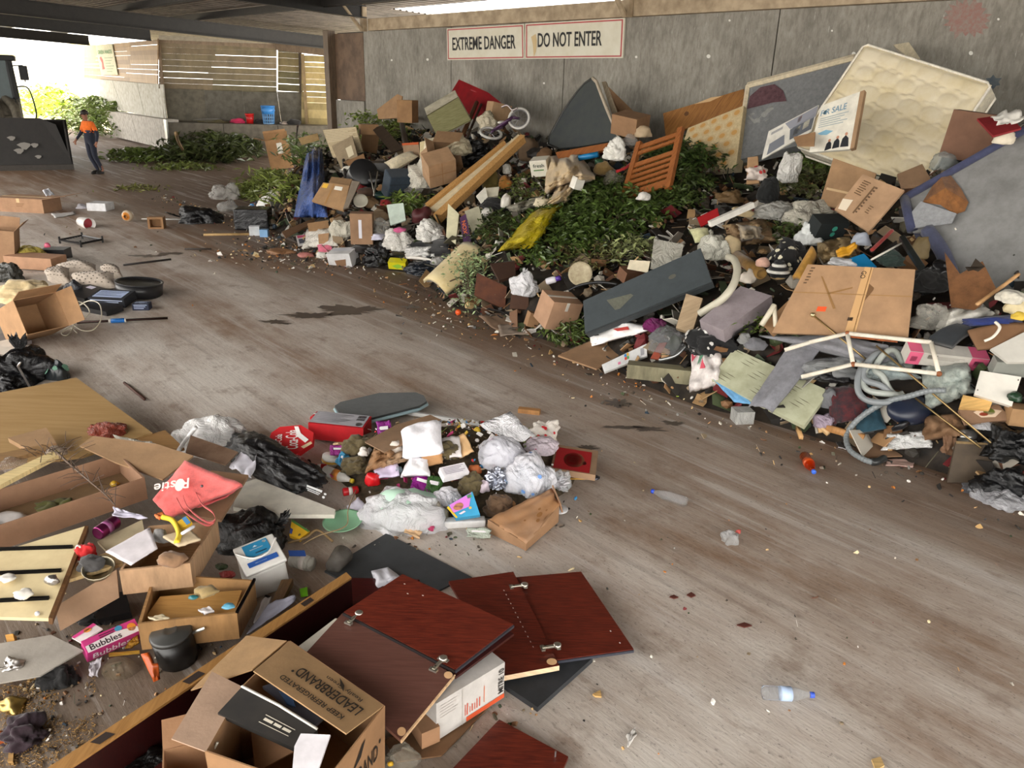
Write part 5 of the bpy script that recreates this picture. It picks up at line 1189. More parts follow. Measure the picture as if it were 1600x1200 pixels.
ct('small brown carton on the weeds near the dark brown board', 576, 202, 22, 16, 12, 20, 0, 0, '9c7240', lift=.6, tape=None)
rod('tree_stump', 'dark broken branch standing beside the cabinet', 'branch', [(626, 180), (630, 204), (636, 234)], 4, M('wood', '2c231b'), .35)
bd('cream_plank', 'narrow cream panel between the broken branch and the pillow', 'panel', [(656, 222), (664, 220), (664, 252), (656, 252)], M('plain', 'd1c095'), .04, lift=.5, tilt=60, yaw=-30)
bd('orange_strip', 'orange-edged carton behind the cream pillow', 'cardboard', [(628, 224), (654, 222), (656, 244), (632, 244)], M('card', 'a98660'), .04, lift=.45, tilt=55, yaw=-30, ms=[('orange_edge', 'r', 0, 0, 1, .18, 'b8562a')])
# black bags and bright bits on the floor left
bag('shiny black rubbish bag farthest left at the pile foot', 313, 337, 66, 36, '141416', knot=(-1, -.1, .3), name='rubbish_bag', z=0, kn=.3)
ct('black plastic storage box left of the blue paint tub', 396, 341, 48, 36, 30, 6, 0, 0, mat=M('bag', '17171a'), tape=None, name='storage_box', cat='box', z=0, b=.04)
ct('tiny white box in front of the black storage box', 398, 360, 15, 12, 14, 12, 0, 0, 'd8dadb', tape=None, name='small_box', z=0)
ct('tiny pale blue tub beside the tiny white box', 413, 364, 12, 10, 11, 4, 0, 0, mat=M('plastic', '7fa8d0'), tape=None, name='small_tub', cat='tub', z=0)
bag('clear plastic bag behind the black rubbish bag', 354, 301, 46, 36, 'c9c6c0', 'film', amp=.35, z=0)
bag('smaller clear plastic bag in front of the larger clear one', 357, 323, 32, 24, 'bcbab5', 'film', z=0)
bag('bright blue shopping bag with white letters at the pile foot', 410, 326, 54, 26, '2580c4', z=0, name='shopping_bag', amp=.25)
lathed('paint_tub', 'small white tub lying on the blue shopping bag', 'tub', (428, 330), (436, 322), [('body', [(0, 0), (.5, 0), (.5, 1), (.45, 1.0), (0, .95)], M('plastic', 'e2e0da'))], .16, 0)
bag('pale plastic sack left of the plain carton with a white stripe', 534, 358, 36, 42, 'cfc9b8', amp=.25, dep=.6)
cloth('white torn plastic bag spread left of the pale sack', [(480, 358), (522, 356), (528, 384), (472, 388)], 'e6e0d4', 'bag', .14, .08, 5, 10, 'plastic_bag', 'bag')
bd('cardboard_scrap', 'orange-brown card scrap on the white torn bag', 'cardboard', [(497, 366), (514, 364), (512, 380), (498, 380)], M('card', 'b98a58'), .02, lift=.22, tilt=50)
bd('cardboard_scrap', 'brown card scraps behind the white torn bag', 'cardboard', [(480, 349), (512, 344), (515, 358), (482, 360)], M('card', 'b0824c'), .03, lift=.15, tilt=40)
ct('upright brown carton with a white label stripe at the pile foot', 566, 356, 33, 24, 46, 4, 0, 0, 'a07750', tape=None, lift=.26, ms=[('front', 'white_stripe', 'r', .38, .2, .52, .8, 'cfcdd4')])
bag('clear crumpled bag right of the striped carton', 596, 354, 28, 30, 'b9b6ae', 'film', amp=.3)
bd('mint_sheet', 'pale mint foam sheet right of the striped carton', 'foam', [(604, 320), (630, 317), (634, 344), (610, 352)], M('plain', 'bcc9bd'), .03, lift=.25, tilt=55, yaw=-10)
ct('white flattened carton with brown lining at the pile foot', 536, 402, 40, 26, 22, -16, 12, -6, 'd5d3d2', tape=None, lift=.08, ms=[('front', 'brown_inside', 'p', [(.3, .5), (.8, .4), (.75, .9), (.35, .95)], '7a5a40'), ('top', 'print', 'lines', .1, .2, .9, .6, 4, 'b0b4c0')])
pillow('pink bolster on the floor in front of the white torn bag', [(495, 383), (524, 383), (525, 393), (497, 393)], 'cf6a80', .12, lift=.05, tilt=20, yaw=0)
bag('small white napkin under the pink bolster', 504, 397, 20, 12, 'd9d5cc', 'plain', s=3, name='crumpled_tissue', cat='tissue')
bd('magazine', 'glossy magazine on the floor left of the pink bolster', 'magazine', [(462, 368), (480, 366), (484, 380), (466, 384)], M('plain', 'c9c5c2'), .02, lift=.06, tilt=20, ms=[('pink_cover', 'r', .1, .05, .9, .3, 'b8506a'), ('dark_photo', 'r', .15, .4, .8, .85, '4a4a52')])
bag('round black rubbish bag right of the white flattened carton', 590, 398, 44, 34, '121213', knot=(.2, .2, .9), name='rubbish_bag', amp=.4)
ct('yellow and lime snack pack at the pile foot', 622, 412, 28, 14, 12, -8, 20, 0, 'd8cf22', tape=None, name='snack_pack', lift=.05, mat=M('plastic', 'd6cc20'), ms=[('front', 'lime_print', 'p', [(.2, .5), (.6, .2), (.9, .6), (.5, .9)], '8fc03a')])
bag('white rubbish bag with pink contents left of the big white bag', 624, 372, 44, 40, 'e4e0d8', amp=.4, name='rubbish_bag', lift=.05)
bag('pink cloth tucked in the white rubbish bag', 624, 358, 20, 10, 'c75a88', 'fabric', s=2, name='pink_cloth', cat='cloth', lift=.3)
bag('big white rubbish bag left of the tall pale board', 674, 360, 46, 34, 'eae7e0', amp=.45, name='rubbish_bag', lift=.12)
bd('tall_board', 'tall pale board standing at the pile foot', 'board', [(700, 318), (717, 334), (712, 382), (697, 370)], M('plain', 'c3bd9d'), .04, lift=.3, tilt=68, yaw=-10)
cloth('black jacket spread under the white bags', [(640, 378), (698, 372), (706, 398), (640, 404)], '151416', 'fabric', .12, .06, 4, 10, 'jacket', 'clothing')
cloth('torn white bag lying on the black jacket', [(630, 386), (672, 384), (680, 400), (634, 402)], 'e6e4e0', 'bag', .2, .08, 6, 10, 'plastic_bag', 'bag')
rod('white_pole', 'white pole lying below the torn white bag', 'pole', [(636, 402), (660, 404), (682, 409)], 2.6, M('plastic', 'd5d0c8'), .12)
bag('dark blue rubbish bag at the pile foot by the foam sheet', 668, 416, 62, 24, '20262e', amp=.3, name='rubbish_bag')
bag('clear cup and white tissue on the dark blue bag', 684, 406, 24, 16, 'c4c2be', 'film', s=3, name='plastic_cup', cat='cup', lift=.12)
bd('purple_sign', 'purple panel with orange letters right of the tall pale board', 'sign', [(718, 340), (728, 334), (736, 378), (724, 378)], M('plain', '43224a'), .03, lift=.25, tilt=62, ms=[('orange_letters', 'tv', 'XON', .2, .2, .75, .7, 'd06a2a')])
bd('grey_bracket', 'pale angled panel behind the purple panel', 'panel', [(726, 330), (748, 322), (756, 352), (738, 362)], M('plain', 'a9a58e'), .04, lift=.25, tilt=50)
bd('white_carton', 'white leaflet box right of the long timber frame', 'box', [(744, 306), (758, 292), (762, 308), (752, 318)], M('plain', 'd9d6c8'), .03, lift=.3, tilt=50)
bd('white_carton', 'small cream tray beside the white leaflet box', 'tray', [(758, 294), (780, 292), (778, 306), (762, 308)], M('plain', 'cfc9b4'), .04, lift=.25, tilt=45)
# foam sheet, leather case, cartons at the front of the pile
bd('foam_sheet', 'curved cream foam mattress topper at the pile foot', 'foam', [(722, 379), (772, 406), (696, 455), (661, 437)], M('fabric', 'd3c296', 'c3ae7c', .25), .06, bow=.14, lift=.12, tilt=24, yaw=-30)
bd('leather_case', 'flat brown leather panel left of the white knotted bag', 'case', [(745, 426), (792, 448), (789, 484), (741, 461)], M('plain', '5c3016', '482310'), .05, lift=.16, tilt=62, yaw=0)
bd('leather_case', 'dark brown leather lid behind the leather panel', 'case', [(766, 412), (804, 408), (806, 430), (780, 438)], M('plain', '3a2418'), .05, lift=.25, tilt=35, yaw=0)
bd('leather_flap', 'torn brown leather cover below the white knotted bag', 'case', [(800, 450), (826, 462), (826, 484), (796, 482)], M('plain', '4b3020'), .04, lift=.08, tilt=55, yaw=0)
bag('white knotted plastic bag in front of the leather lid', 819, 442, 42, 40, 'ecebee', amp=.3, knot=(0, .2, .9), lift=.12)
ct('pinkish brown sealed carton at the pile foot left of the bed head', 872, 485, 52, 40, 46, 26, 14, 10, 'b98a62', lift=.24, tape='c9c3b8')
ct('small brown carton left of the sealed carton', 832, 499, 18, 16, 22, 18, 0, 16, 'a87a48', lift=.08, tape=None)
bd('cardboard_scrap', 'crushed brown card on the floor left of the sealed carton', 'cardboard', [(748, 492), (800, 488), (816, 510), (776, 516)], M('card', '8a6a4c'), .015, lift=.03, tilt=8, crumple=.02)
bd('cardboard_scrap', 'grey crushed card on the floor below the small brown carton', 'cardboard', [(778, 508), (820, 502), (832, 520), (782, 524)], M('card', '9a8672'), .015, lift=.03, tilt=8, crumple=.02)
t = T('round_plate', 'round tarnished metal tray standing under the big branches', 'tray'); p = Hh(907, 428, .18); k = mpp(p); m = at(p, -14, 68); t.add('rim', lathe([(0, 0), (15 * k, 0), (19 * k, 2 * k), (19 * k, 3.2 * k), (15 * k, 1.4 * k), (0, 1.4 * k)], m, 24), M('rust', 'b5a98a', '8f8064'), True); t.done()
lathed('purple_bottle', 'white shampoo bottle with purple cap left of the round tray', 'bottle', (854, 440), (876, 434), [('body', [(0, 0), (.2, 0), (.22, .1), (.22, .6), (.12, .7)], M('plastic', 'd6d4da')), ('cap', [(.13, .68), (.16, .72), (.16, 1), (0, 1)], M('plastic', '4b2a8a'))], .12)
rod('black_cable', 'thick black cable curving behind the sealed carton', 'cable', [(884, 456), (905, 446), (935, 441), (965, 444)], 2.4, M('plastic', '17181a'), .15)
# --- further rubbish between the larger things
for lab, px, py, w, h, c, kd, l in [
    ('brown card sheet hanging below the bicycle front wheel', 826, 230, 30, 44, '7d6142', 'card', .15), ('black rubbish bag behind the long timber frame', 748, 236, 44, 34, '141313', 'bag', .25), ('second black rubbish bag beside the cream bedding', 726, 246, 36, 28, '171616', 'bag', .2),
    ('grey plastic sheet under the large white bag', 660, 294, 46, 16, '77746f', 'bag', .05), ('red cloth scrap right of the white plate', 602, 316, 18, 10, '8a1c1e', 'fabric', .1), ('maroon wire basket by the long timber frame', 660, 334, 34, 28, '4a1a1c', 'rust', .05), ('lilac paper under the clear crumpled bag', 590, 368, 26, 12, 'c4c2d2', 'plain', .05),
    ('olive cushion in the hollow right of the timber frame', 766, 276, 24, 40, '5a4c20', 'fabric', .1), ('orange and green ball of netting in the dark hollow', 790, 284, 22, 24, '8a5a1e', 'fabric', .1), ('white torn wrapper above the dark hollow', 792, 262, 14, 20, 'cfccc2', 'bag', .2), ('black strap bag right of the white leaflet box', 776, 318, 46, 20, '1a1919', 'fabric', .05),
    ('white drink cup above the sparse leaves', 790, 312, 16, 26, 'd6d2c6', 'plastic', .15), ('small white cloth below the cream tray', 762, 330, 22, 18, 'd4d0c8', 'fabric', .12), ('pale sock-like roll beside the yellow tarpaulin', 848, 316, 26, 16, 'cbbfa4', 'fabric', .2), ('wad of dry brown twigs behind the white batten', 1140, 306, 40, 22, '6a5232', 'plain', .2),
    ('cream shell-like scraps right of the red folder', 1162, 330, 34, 16, 'c4b28c', 'plain', .3), ('grey-blue tissue beside the orange glove', 1345, 372, 26, 22, '9aa0ac', 'plain', .3), ('white tissue roll over the blue tub', 1316, 408, 40, 12, 'd2d2d4', 'plain', .32), ('dark green netting above the big flattened carton', 1392, 402, 40, 26, '24342e', 'fabric', .25),
    ('mixed coloured toys right of the black frame bar', 1436, 386, 30, 36, '6a5a3a', 'plain', .3), ('black tyre-like tube in the gap by the sofa', 1470, 415, 36, 24, '161618', 'plastic', .2), ('striped white towels stacked at the right edge', 1580, 462, 40, 22, 'cfcabb', 'fabric', .5), ('yellow and blue label sheet at the right edge', 1592, 492, 22, 14, 'd0b040', 'plain', .55),
    ('crumpled brown paper under the pale wicker screen', 548, 258, 30, 18, '7a5a36', 'card', .2), ('white book on the crumpled brown paper', 546, 262, 22, 10, 'd2cdc0', 'plain', .32), ('dark boots under the black storage bin', 590, 276, 32, 20, '1c1a19', 'plastic', .12), ('brown crushed carton right of the bicycle', 852, 238, 24, 18, '8a6238', 'card', .2),
    ('dark wire bundle above the white lettered tub', 838, 238, 26, 20, '2a2724', 'rust', .2), ('clear wrap under the cot side foot', 958, 276, 30, 30, '8f8a78', 'film', .2), ('brown dried palm husk by the clear wrap', 944, 262, 26, 22, '7a6238', 'fabric', .25), ('white hand towel left of the cot side foot', 1006, 306, 22, 14, 'd8d4cc', 'fabric', .3),
    ('green bottle scrap beside the blue roll', 936, 252, 14, 12, '2f5a3a', 'plastic', .3), ('grey felt scrap above the peeling board', 1180, 536, 34, 20, '6f6f74', 'fabric', .1), ('small white jar by the patterned clothes', 1104, 516, 12, 12, 'd4d2cc', 'plastic', .2), ('dark bin liner under the white tubular trestle', 1300, 584, 50, 22, '1d1d1f', 'bag', .1),
    ('green plastic pot right of the food carton', 1586, 618, 22, 16, '1f3a26', 'plastic', .25), ('silver foil tray below the food carton', 1512, 676, 30, 16, 'a9a8a4', 'metal', .1), ('white bread bag beside the food carton', 1540, 662, 40, 14, 'd9d8dc', 'bag', .12), ('grey blanket under the brown square board', 1530, 764, 50, 14, '4a4a4e', 'fabric', .0),
    ('tan paper sack left of the mint foam sheet', 594, 336, 30, 18, '8f7350', 'card', .12), ('pink and red flowers at the left foot of the pile', 478, 398, 26, 10, 'b07068', 'plain', .0), ('brown timber scraps at the left foot of the pile', 440, 392, 44, 10, '8a6444', 'wood', .0), ('dark wet cloth right of the striped carton', 562, 388, 30, 12, '241f1c', 'fabric', .0)]:
    bag(lab, px, py, w, h, c, kd, lift=l, amp=.34, s=4 if w > 34 else 3, name='crushed_item' if kd in ('card', 'rust', 'wood') else 'crumpled_' + {'bag': 'bag', 'film': 'wrap', 'fabric': 'cloth'}.get(kd, 'scrap'), cat={'bag': 'bag', 'film': 'wrap', 'fabric': 'cloth'}.get(kd, 'litter'))
# --- branches
DG = '38461f'
for lab, cx, cy, rx, ry, nl, sz, col, hi, tw, lo, ro in [
    ('largest heap of dark green leafy branches in the pile', 935, 345, 92, 50, 4200, .055, DG, .42, 26, 1, -10),
    ('dark green leafy branches between yellow tarpaulin and tray', 868, 378, 62, 42, 1900, .05, '36441e', .35, 14, 1, 0),
    ('leafy branches beside the cot side and floral bed base', 1065, 268, 72, 34, 2600, .06, '34421f', .42, 16, 1, -14),
    ('low leafy branches below the cot side', 1040, 312, 78, 30, 2000, .05, '34401d', .35, 12, 1, -8),
    ('bright green leafy branch under the FOR SALE board', 1272, 258, 32, 30, 700, .065, '4c5c2a', .5, 14, 1, 0),
    ('dry twiggy leaves under the FOR SALE branch', 1258, 296, 40, 22, 500, .05, '454a2c', .3, 14, 1, 0),
    ('small grey-green leafy branch at the foot by the foam sheet', 732, 448, 28, 46, 900, .035, '6a7755', .35, 12, 1, -10),
    ('dark leaves between foam sheet and yellow tarpaulin', 772, 368, 30, 32, 700, .045, '303a1c', .3, 8, 1, 0),
    ('grassy leaves under the sealed carton', 890, 522, 30, 18, 500, .035, '3d4a22', .15, 6, 1.4, 0),
    ('leaves poking out below the patterned clothes', 1162, 506, 36, 18, 600, .035, '4a5a26', .2, 8, 1, 0),
    ('long-leaved green waste at the left end of the pile', 424, 296, 40, 26, 1100, .075, '57602c', .35, 14, 2.4, 0),
    ('green waste above the blue tarpaulin', 480, 236, 30, 22, 500, .07, '3d4a24', .3, 8, 2.2, 0),
    ('ferny green waste left of the dark brown board', 572, 206, 22, 26, 700, .06, '5b6a2c', .35, 8, 1.2, 0),
    ('grassy weeds around the dark broken branch', 612, 208, 30, 20, 500, .06, '4d5726', .25, 8, 2, 0),
    ('green twigs beside the mint foam sheet', 640, 322, 22, 16, 350, .05, '4c5a28', .2, 8, 2, 0),
    ('sparse leaves among rubbish above the yellow tarpaulin', 826, 300, 34, 22, 420, .045, '48522a', .2, 8, 1, 0),
    ('fine dry twigs with leaves above the round tray', 930, 405, 44, 22, 500, .04, '4a4a2a', .2, 22, 1, 0),
    ('olive leaves behind the cream card', 985, 400, 28, 22, 380, .05, '6a6f4a', .25, 8, 1, 0),
    ('leaves above the maroon clothes and black leaf-print box', 1226, 372, 24, 12, 220, .045, '3d4a24', .2, 5, 1, 0)]:
    bush(lab, cx, cy, rx, ry, nl, sz, col, hi, tw, None, 'leafy_branch', 'branch', lo, ro)
# ================================================================== far left: person, loader, green waste, ledge things
def person():
    c = G(149, 271); k = 1.74 / 1.75
    J = {'pel': (0, 0, .96), 'sp': (-.01, .02, 1.15), 'ch': (-.03, .02, 1.34), 'nk': (-.05, 0, 1.50), 'hd0': (-.065, -.01, 1.58), 'hd': (-.075, -.015, 1.66), 'hd2': (-.07, -.01, 1.74),
         'ls': (-.20, .03, 1.43), 'le': (-.30, -.02, 1.16), 'lw': (-.36, -.16, .98), 'lh': (-.375, -.2, .92),
         'rs': (.15, .02, 1.42), 're': (.25, .08, 1.14), 'rw': (.27, .0, .93), 'rh': (.275, -.03, .87),
         'lhip': (-.09, 0, .92), 'lk': (-.03, -.05, .50), 'la': (.10, .04, .09), 'lt': (.06, -.14, .04),
         'rhip': (.09, 0, .92), 'rk': (.12, -.02, .50), 'ra': (.20, .12, .09), 'rt': (.19, -.06, .04)}
    E = [('pel', 'sp'), ('sp', 'ch'), ('ch', 'nk'), ('nk', 'hd0'), ('hd0', 'hd'), ('hd', 'hd2'), ('ch', 'ls'), ('ls', 'le'), ('le', 'lw'), ('lw', 'lh'), ('ch', 'rs'), ('rs', 're'), ('re', 'rw'), ('rw', 'rh'),
         ('pel', 'lhip'), ('lhip', 'lk'), ('lk', 'la'), ('la', 'lt'), ('pel', 'rhip'), ('rhip', 'rk'), ('rk', 'ra'), ('ra', 'rt')]
    Rd = dict(pel=(.17, .13), sp=(.155, .12), ch=(.19, .13), nk=.06, hd0=.075, hd=.095, hd2=.07, ls=.085, le=.055, lw=.035, lh=.03, rs=.085, re=.055, rw=.035, rh=.03, lhip=.11, lk=.075, la=.05, lt=.045, rhip=.11, rk=.075, ra=.05, rt=.045)
    for s_, w in (('l', 'lh'), ('r', 'rh')):                       # five fingers each
        b = V(J[w])
        for i in range(4):
            J[s_ + 'f%d' % i] = tuple(b + V((-.03 + .02 * i, -.025, -.055 - (.01 if i in (1, 2) else 0)))); J[s_ + 'g%d' % i] = tuple(b + V((-.03 + .02 * i, -.01, -.095 - (.012 if i in (1, 2) else 0))))
            E += [(w, s_ + 'f%d' % i), (s_ + 'f%d' % i, s_ + 'g%d' % i)]; Rd[s_ + 'f%d' % i] = Rd[s_ + 'g%d' % i] = .010
        J[s_ + 'th'] = tuple(b + V((-.045, -.03, -.015))); J[s_ + 'ti'] = tuple(b + V((-.055, -.045, -.05))); E += [(w, s_ + 'th'), (s_ + 'th', s_ + 'ti')]; Rd[s_ + 'th'] = Rd[s_ + 'ti'] = .011
    ks = list(J); me = bpy.data.meshes.new('person')
    me.from_pydata([J[a] for a in ks], [(ks.index(a), ks.index(b)) for a, b in E], [])
    o = bpy.data.objects.new('tmp', me); C.objects.link(o)
    md = o.modifiers.new('s', 'SKIN'); o.modifiers.new('d', 'SUBSURF').levels = 2
    for i, a in enumerate(ks):
        r = Rd[a]; sv = me.skin_vertices[0].data[i]; sv.radius = r if isinstance(r, tuple) else (r, r); sv.use_root = (a == 'pel')
    dg = bpy.context.evaluated_depsgraph_get(); ev = bpy.data.meshes.new_from_object(o.evaluated_get(dg)); bpy.data.objects.remove(o)
    for mt in (M('fabric', '1d2130'), M('fabric', 'e06a1c'), M('plain', '8a5c46'), M('plain', '1a1715')): ev.materials.append(mt)
    for p in ev.polygons:
        x, y, z = p.center; p.use_smooth = True
        arm = x < -.245 or (x > .19 and z < 1.3)
        p.material_index = 2 if z > 1.5 or (z < 1.0 and (x < -.335 or (x > .225 and z < .93))) else 1 if z > 1.19 and (not arm or z > 1.24) else 3 if z < .11 else 0
    root = bpy.data.objects.new('person', None); C.objects.link(root); root.location = c; root.rotation_euler.z = radians(-24)
    root['label'] = 'person in an orange work shirt and navy trousers walking near the loader bucket'; root['category'] = 'person'
    b = bpy.data.objects.new('body', ev); C.objects.link(b); b.parent = root
    def ch(nm, g, mt):
        m2 = bpy.data.meshes.new(nm); m2.from_pydata([tuple(v) for v in g[0]], [], g[1]); m2.shade_smooth(); m2.materials.append(mt); q = bpy.data.objects.new(nm, m2); C.objects.link(q); q.parent = root
    hc = V((-.075, -.005, 1.69))
    ch('hair', ([hc + V((p.x * .103, p.y * .112 + .012, max(-.05, p.z * .1) + .025)) for p in ico(3)[0] if True], ico(3)[1]), M('plain', '201814'))
    ch('nose', xf(ico(2), Matrix.Translation((-.10, -.115, 1.655)) @ Matrix.Diagonal((.016, .02, .022, 1))), M('plain', '8a5c46'))
    for x in (-.12, -.065): ch('eye', xf(ico(2), Matrix.Translation((x, -.10, 1.68)) @ Matrix.Scale(.012, 4)), M('plain', '2a2420'))
    ch('mouth', xf(ico(2), Matrix.Translation((-.095, -.105, 1.615)) @ Matrix.Diagonal((.026, .01, .007, 1))), M('plain', '7a4338'))
    for x in (-.17, .02): ch('ear', xf(ico(2), Matrix.Translation((x, -.01, 1.66)) @ Matrix.Diagonal((.014, .026, .036, 1))), M('plain', '8a5c46'))
    ch('reflective_band', lathe([(.165, 0), (.17, .02), (.165, .045)], Matrix.Translation((-.015, .02, 1.2)) @ Matrix.Diagonal((1.05, .8, 1, 1)), 20), M('plain', '20243a'))
    for n_, (x, y) in (('boot', (.08, -.06)), ('boot', (.195, .02))): ch(n_, xf(blob(Matrix(), 1, 1, 1, .05, 1, 1, 3), Matrix.Translation((x, y, .0)) @ Matrix.Rotation(.1, 4, 'Z') @ Matrix.Diagonal((.062, .145, .075, 1))), M('plain', '191614'))
person()
def loader():
    t = T('wheel_loader', 'wheel loader with a big worn steel bucket parked at the left edge', 'loader')
    a, b = G(116, 264), G(-95, 268); w = (a - b); w.z = 0; x = w.normalized(); f = V((x.y, -x.x, 0)); f = f if f.y < 0 else -f
    L_ = w.length; K = M('rust', '231f1c', '171412', .4)
    prof = [(-.15, 0), (.0, .03), (.25, .10), (.42, .38), (.48, .75), (.40, 1.12), (.22, 1.40), (.12, 1.46)]     # depth behind the edge, height
    vs, fs = [], []
    for s_ in (0, L_):
        for d, z in prof: vs.append(b + x * s_ - f * (d - .0) + V((0, 0, z)))
    k = len(prof)
    for i in range(k - 1): fs.append((i, i + 1, i + 1 + k, i + k))
    back = [v - f * .06 for v in vs]
    vs2 = vs + back; n = 2 * k
    for i in range(k - 1): fs.append((i + n, i + n + k, i + 1 + n + k, i + 1 + n))
    fs += [(0, k, k + n, n), (k - 1, n + k - 1, n + 2 * k - 1, 2 * k - 1)]
    t.add('bucket', (vs2, fs), K, True); bi = 0
    for s_ in (0, L_ - .05):
        t.add('side_plate', prism([b + x * s_ - f * d + V((0, 0, z)) for d, z in prof + [(-.02, 1.2)]], .05, x if s_ else -x), K, False, bi)
    t.add('cutting_edge', box(Matrix.Translation(b + x * L_ / 2 + f * .12) @ Matrix.Rotation(atan2(x.y, x.x), 4, 'Z'), L_, .14, .16), M('rust', '3a342e'), False, bi)
    t.add('front_plate', prism([b + f * .1 + V((0, 0, .12)), a + f * .1 + V((0, 0, .12)), a - x * .3 - f * .05 + V((0, 0, 1.32)), a - x * .7 - f * .1 + V((0, 0, 1.5)), b - f * .1 + V((0, 0, 1.5))], .05), K, False, bi)
    for px, py, r in [(38, 228, 8), (54, 227, 5), (30, 236, 6), (18, 216, 5), (60, 245, 4)]:
        q0 = G(px, py, 0); dd = ray(px, py); P0 = b + f * .13 + V((0, 0, .5)); pt = CAM + dd * ((P0 - CAM).dot(f) / dd.dot(f)); kk = mpp(pt)
        t.add('scrape_mark', ([pt + f * .03 + x * cos(i * .7) * r * kk * (1 + .4 * sin(i * 2.1)) + V((0, 0, sin(i * .7) * r * kk * .7)) for i in range(9)], [tuple(range(9))]), M('flat', '8a8680'), False, bi)
    Y = M('plain', '6b6456', '4b463c'); Bk = M('plain', '1e1f20')
    o = b + x * .9 - f * .9
    for s_ in (1.35, 1.75, 2.2):
        t.add('lift_arm', tube(smooth_path([b + x * s_ - f * .3 + V((0, 0, .9)), b + x * (s_ - .05) - f * .8 + V((0, 0, 1.75)), b + x * (s_ - .5) - f * 2.4 + V((0, 0, 2.1))], 4), .13, 8), Y, True)
    t.add('hood', box(Matrix.Translation(b + x * 1.4 - f * 3.2 + V((0, 0, .9))) @ Matrix.Rotation(atan2(x.y, x.x), 4, 'Z'), 1.7, 3.2, 1.0, .08), Y)
    cb = b + x * 1.5 - f * 2.2
    R_ = Matrix.Rotation(atan2(x.y, x.x), 4, 'Z')
    t.add('cab_lower', box(Matrix.Translation(cb + V((0, 0, 1.5))) @ R_, 1.55, 1.5, .5, .04), Y)
    t.add('cab_roof', box(Matrix.Translation(cb + V((0, 0, 3.1))) @ R_, 1.75, 1.7, .16, .04), Bk)
    for sx in (-1, 1):
        for sy in (-1, 1): t.add('cab_pillar', tube([cb + x * sx * .72 + f * sy * .68 + V((0, 0, 1.9)), cb + x * sx * .68 + f * sy * .6 + V((0, 0, 3.15))], .08, 6), Bk)
    t.add('windscreen', prism([cb + f * .64 + x * p + V((0, 0, z)) for p, z in ((-.66, 3.1), (.66, 3.1), (.7, 1.95), (-.7, 1.95))], .02), M('plastic', '3a4a4c'))
    mp = cb + x * 1.05 + f * .6
    t.add('mirror', box(Matrix.Translation(mp + V((0, 0, 2.55))) @ R_, .24, .08, .42, .02), Bk)
    t.add('mirror_arm', tube([cb + x * .72 + f * .66 + V((0, 0, 2.95)), mp + V((0, 0, 2.98)), mp + V((0, 0, 2.5))], .02, 5), Bk)
    t.add('handrail', tube(smooth_path([cb + x * .8 + f * .5 + V((0, 0, 2.35)), cb + x * 1.1 + f * .5 + V((0, 0, 2.3)), cb + x * 1.2 + f * .5 + V((0, 0, 1.6)), cb + x * 1.1 + f * .5 + V((0, 0, 1.3))], 5), .022, 6), Bk, True)
    for s_ in (.5, 2.2):
        m, _ = amx(b + x * s_ - f * 2.0 + V((0, 0, .68)), b + x * (s_ + .4) - f * 2.0 + V((0, 0, .68)))
        t.add('wheel', lathe([(0, .05), (.35, .05), (.4, 0), (.66, .02), (.7, .1), (.7, .32), (.66, .4), (.4, .4), (.35, .35), (0, .35)], m, 28), M('plain', '232221'), True)
    t.done()
loader()
bush('leafy shrub heap in the sunny opening behind the person', 143, 196, 46, 24, 2600, .13, '5c6b38', 1.5, 26, 'c9c8a0', 'shrub_heap', 'shrub', 1.3)
bush('bright sunlit green weeds beyond the opening by the loader cab', 75, 172, 34, 14, 900, .2, '8a9a3c', 1.7, 12, None, 'weed_shrub', 'shrub', 1.3)
bush('dark heap of cut branches along the bunker ledge', 322, 243, 72, 13, 2300, .13, '333a1e', .95, 26, None, 'branch_heap', 'branch', 1.5)
bush('thin leafy branches trailing left from the branch heap', 222, 247, 42, 9, 700, .11, '4d5a2a', .35, 12, None, 'branch_heap', 'branch', 1.6)
bush('low leaves left over in front of the branch heap', 285, 262, 60, 5, 300, .09, '4c5428', .12, 6, None, 'branch_heap', 'branch', 1.6)
bush('flat patch of crushed leaves on the floor near the foam box', 216, 295, 24, 4, 160, .06, '5a5a30', .04, 3, None, 'crushed_sprig', 'branch', 1.6)
rod('snapped_branch', 'snapped pale branch standing in the branch heap', 'branch', [(287, 236, .3), (279, 222, 1.0), (275, 208, 1.6)], 2, M('wood', '8d7350'))
def ledge(px, py): 
    return BW(px, py, LO * .55)
zl2 = zl
def on_ledge(px): 
    d = ray(px, 190); n_ = BW(px, 100, LO * .5); p = n_.copy(); p.z = zl; return p
p = on_ledge(383); k = mpp(p)
t = T('red_bucket', 'red bucket on the bunker ledge', 'bucket'); t.add('body', lathe([(0, 0), (5 * k, 0), (6.6 * k, 14 * k), (6.0 * k, 14 * k), (4.6 * k, .8 * k), (0, .8 * k)], Matrix.Translation(p), 16), M('plastic', 'c21f1f'), True); t.add('rim', lathe([(6.3 * k, 13 * k), (7.1 * k, 13.4 * k), (6.8 * k, 14.6 * k), (6 * k, 14.4 * k)], Matrix.Translation(p), 16), M('plastic', 'd12a24'), True); t.done()
p = on_ledge(413); t = T('laundry_basket', 'tall blue plastic laundry basket on the bunker ledge', 'basket')
def ring(z, r): return [p + V((cos(a) * r * k, sin(a) * r * k * .8, z * k)) for a in [2 * pi * i / 16 for i in range(16)]]
for z, r in ((26, 10), (20, 9.6), (15, 9.2), (10, 8.8), (5, 8.4)): t.add('hoop', tube(ring(z, r), (1.3 if z > 19 else .55) * k, 5, None, True), M('plastic', '3a7fc4' if z > 14 else '8fb8d8'), True)
for i in range(16): t.add('bar', tube([ring(0, 8)[i], ring(26, 10)[i]], .7 * k, 4), M('plastic', '5a95cc'))
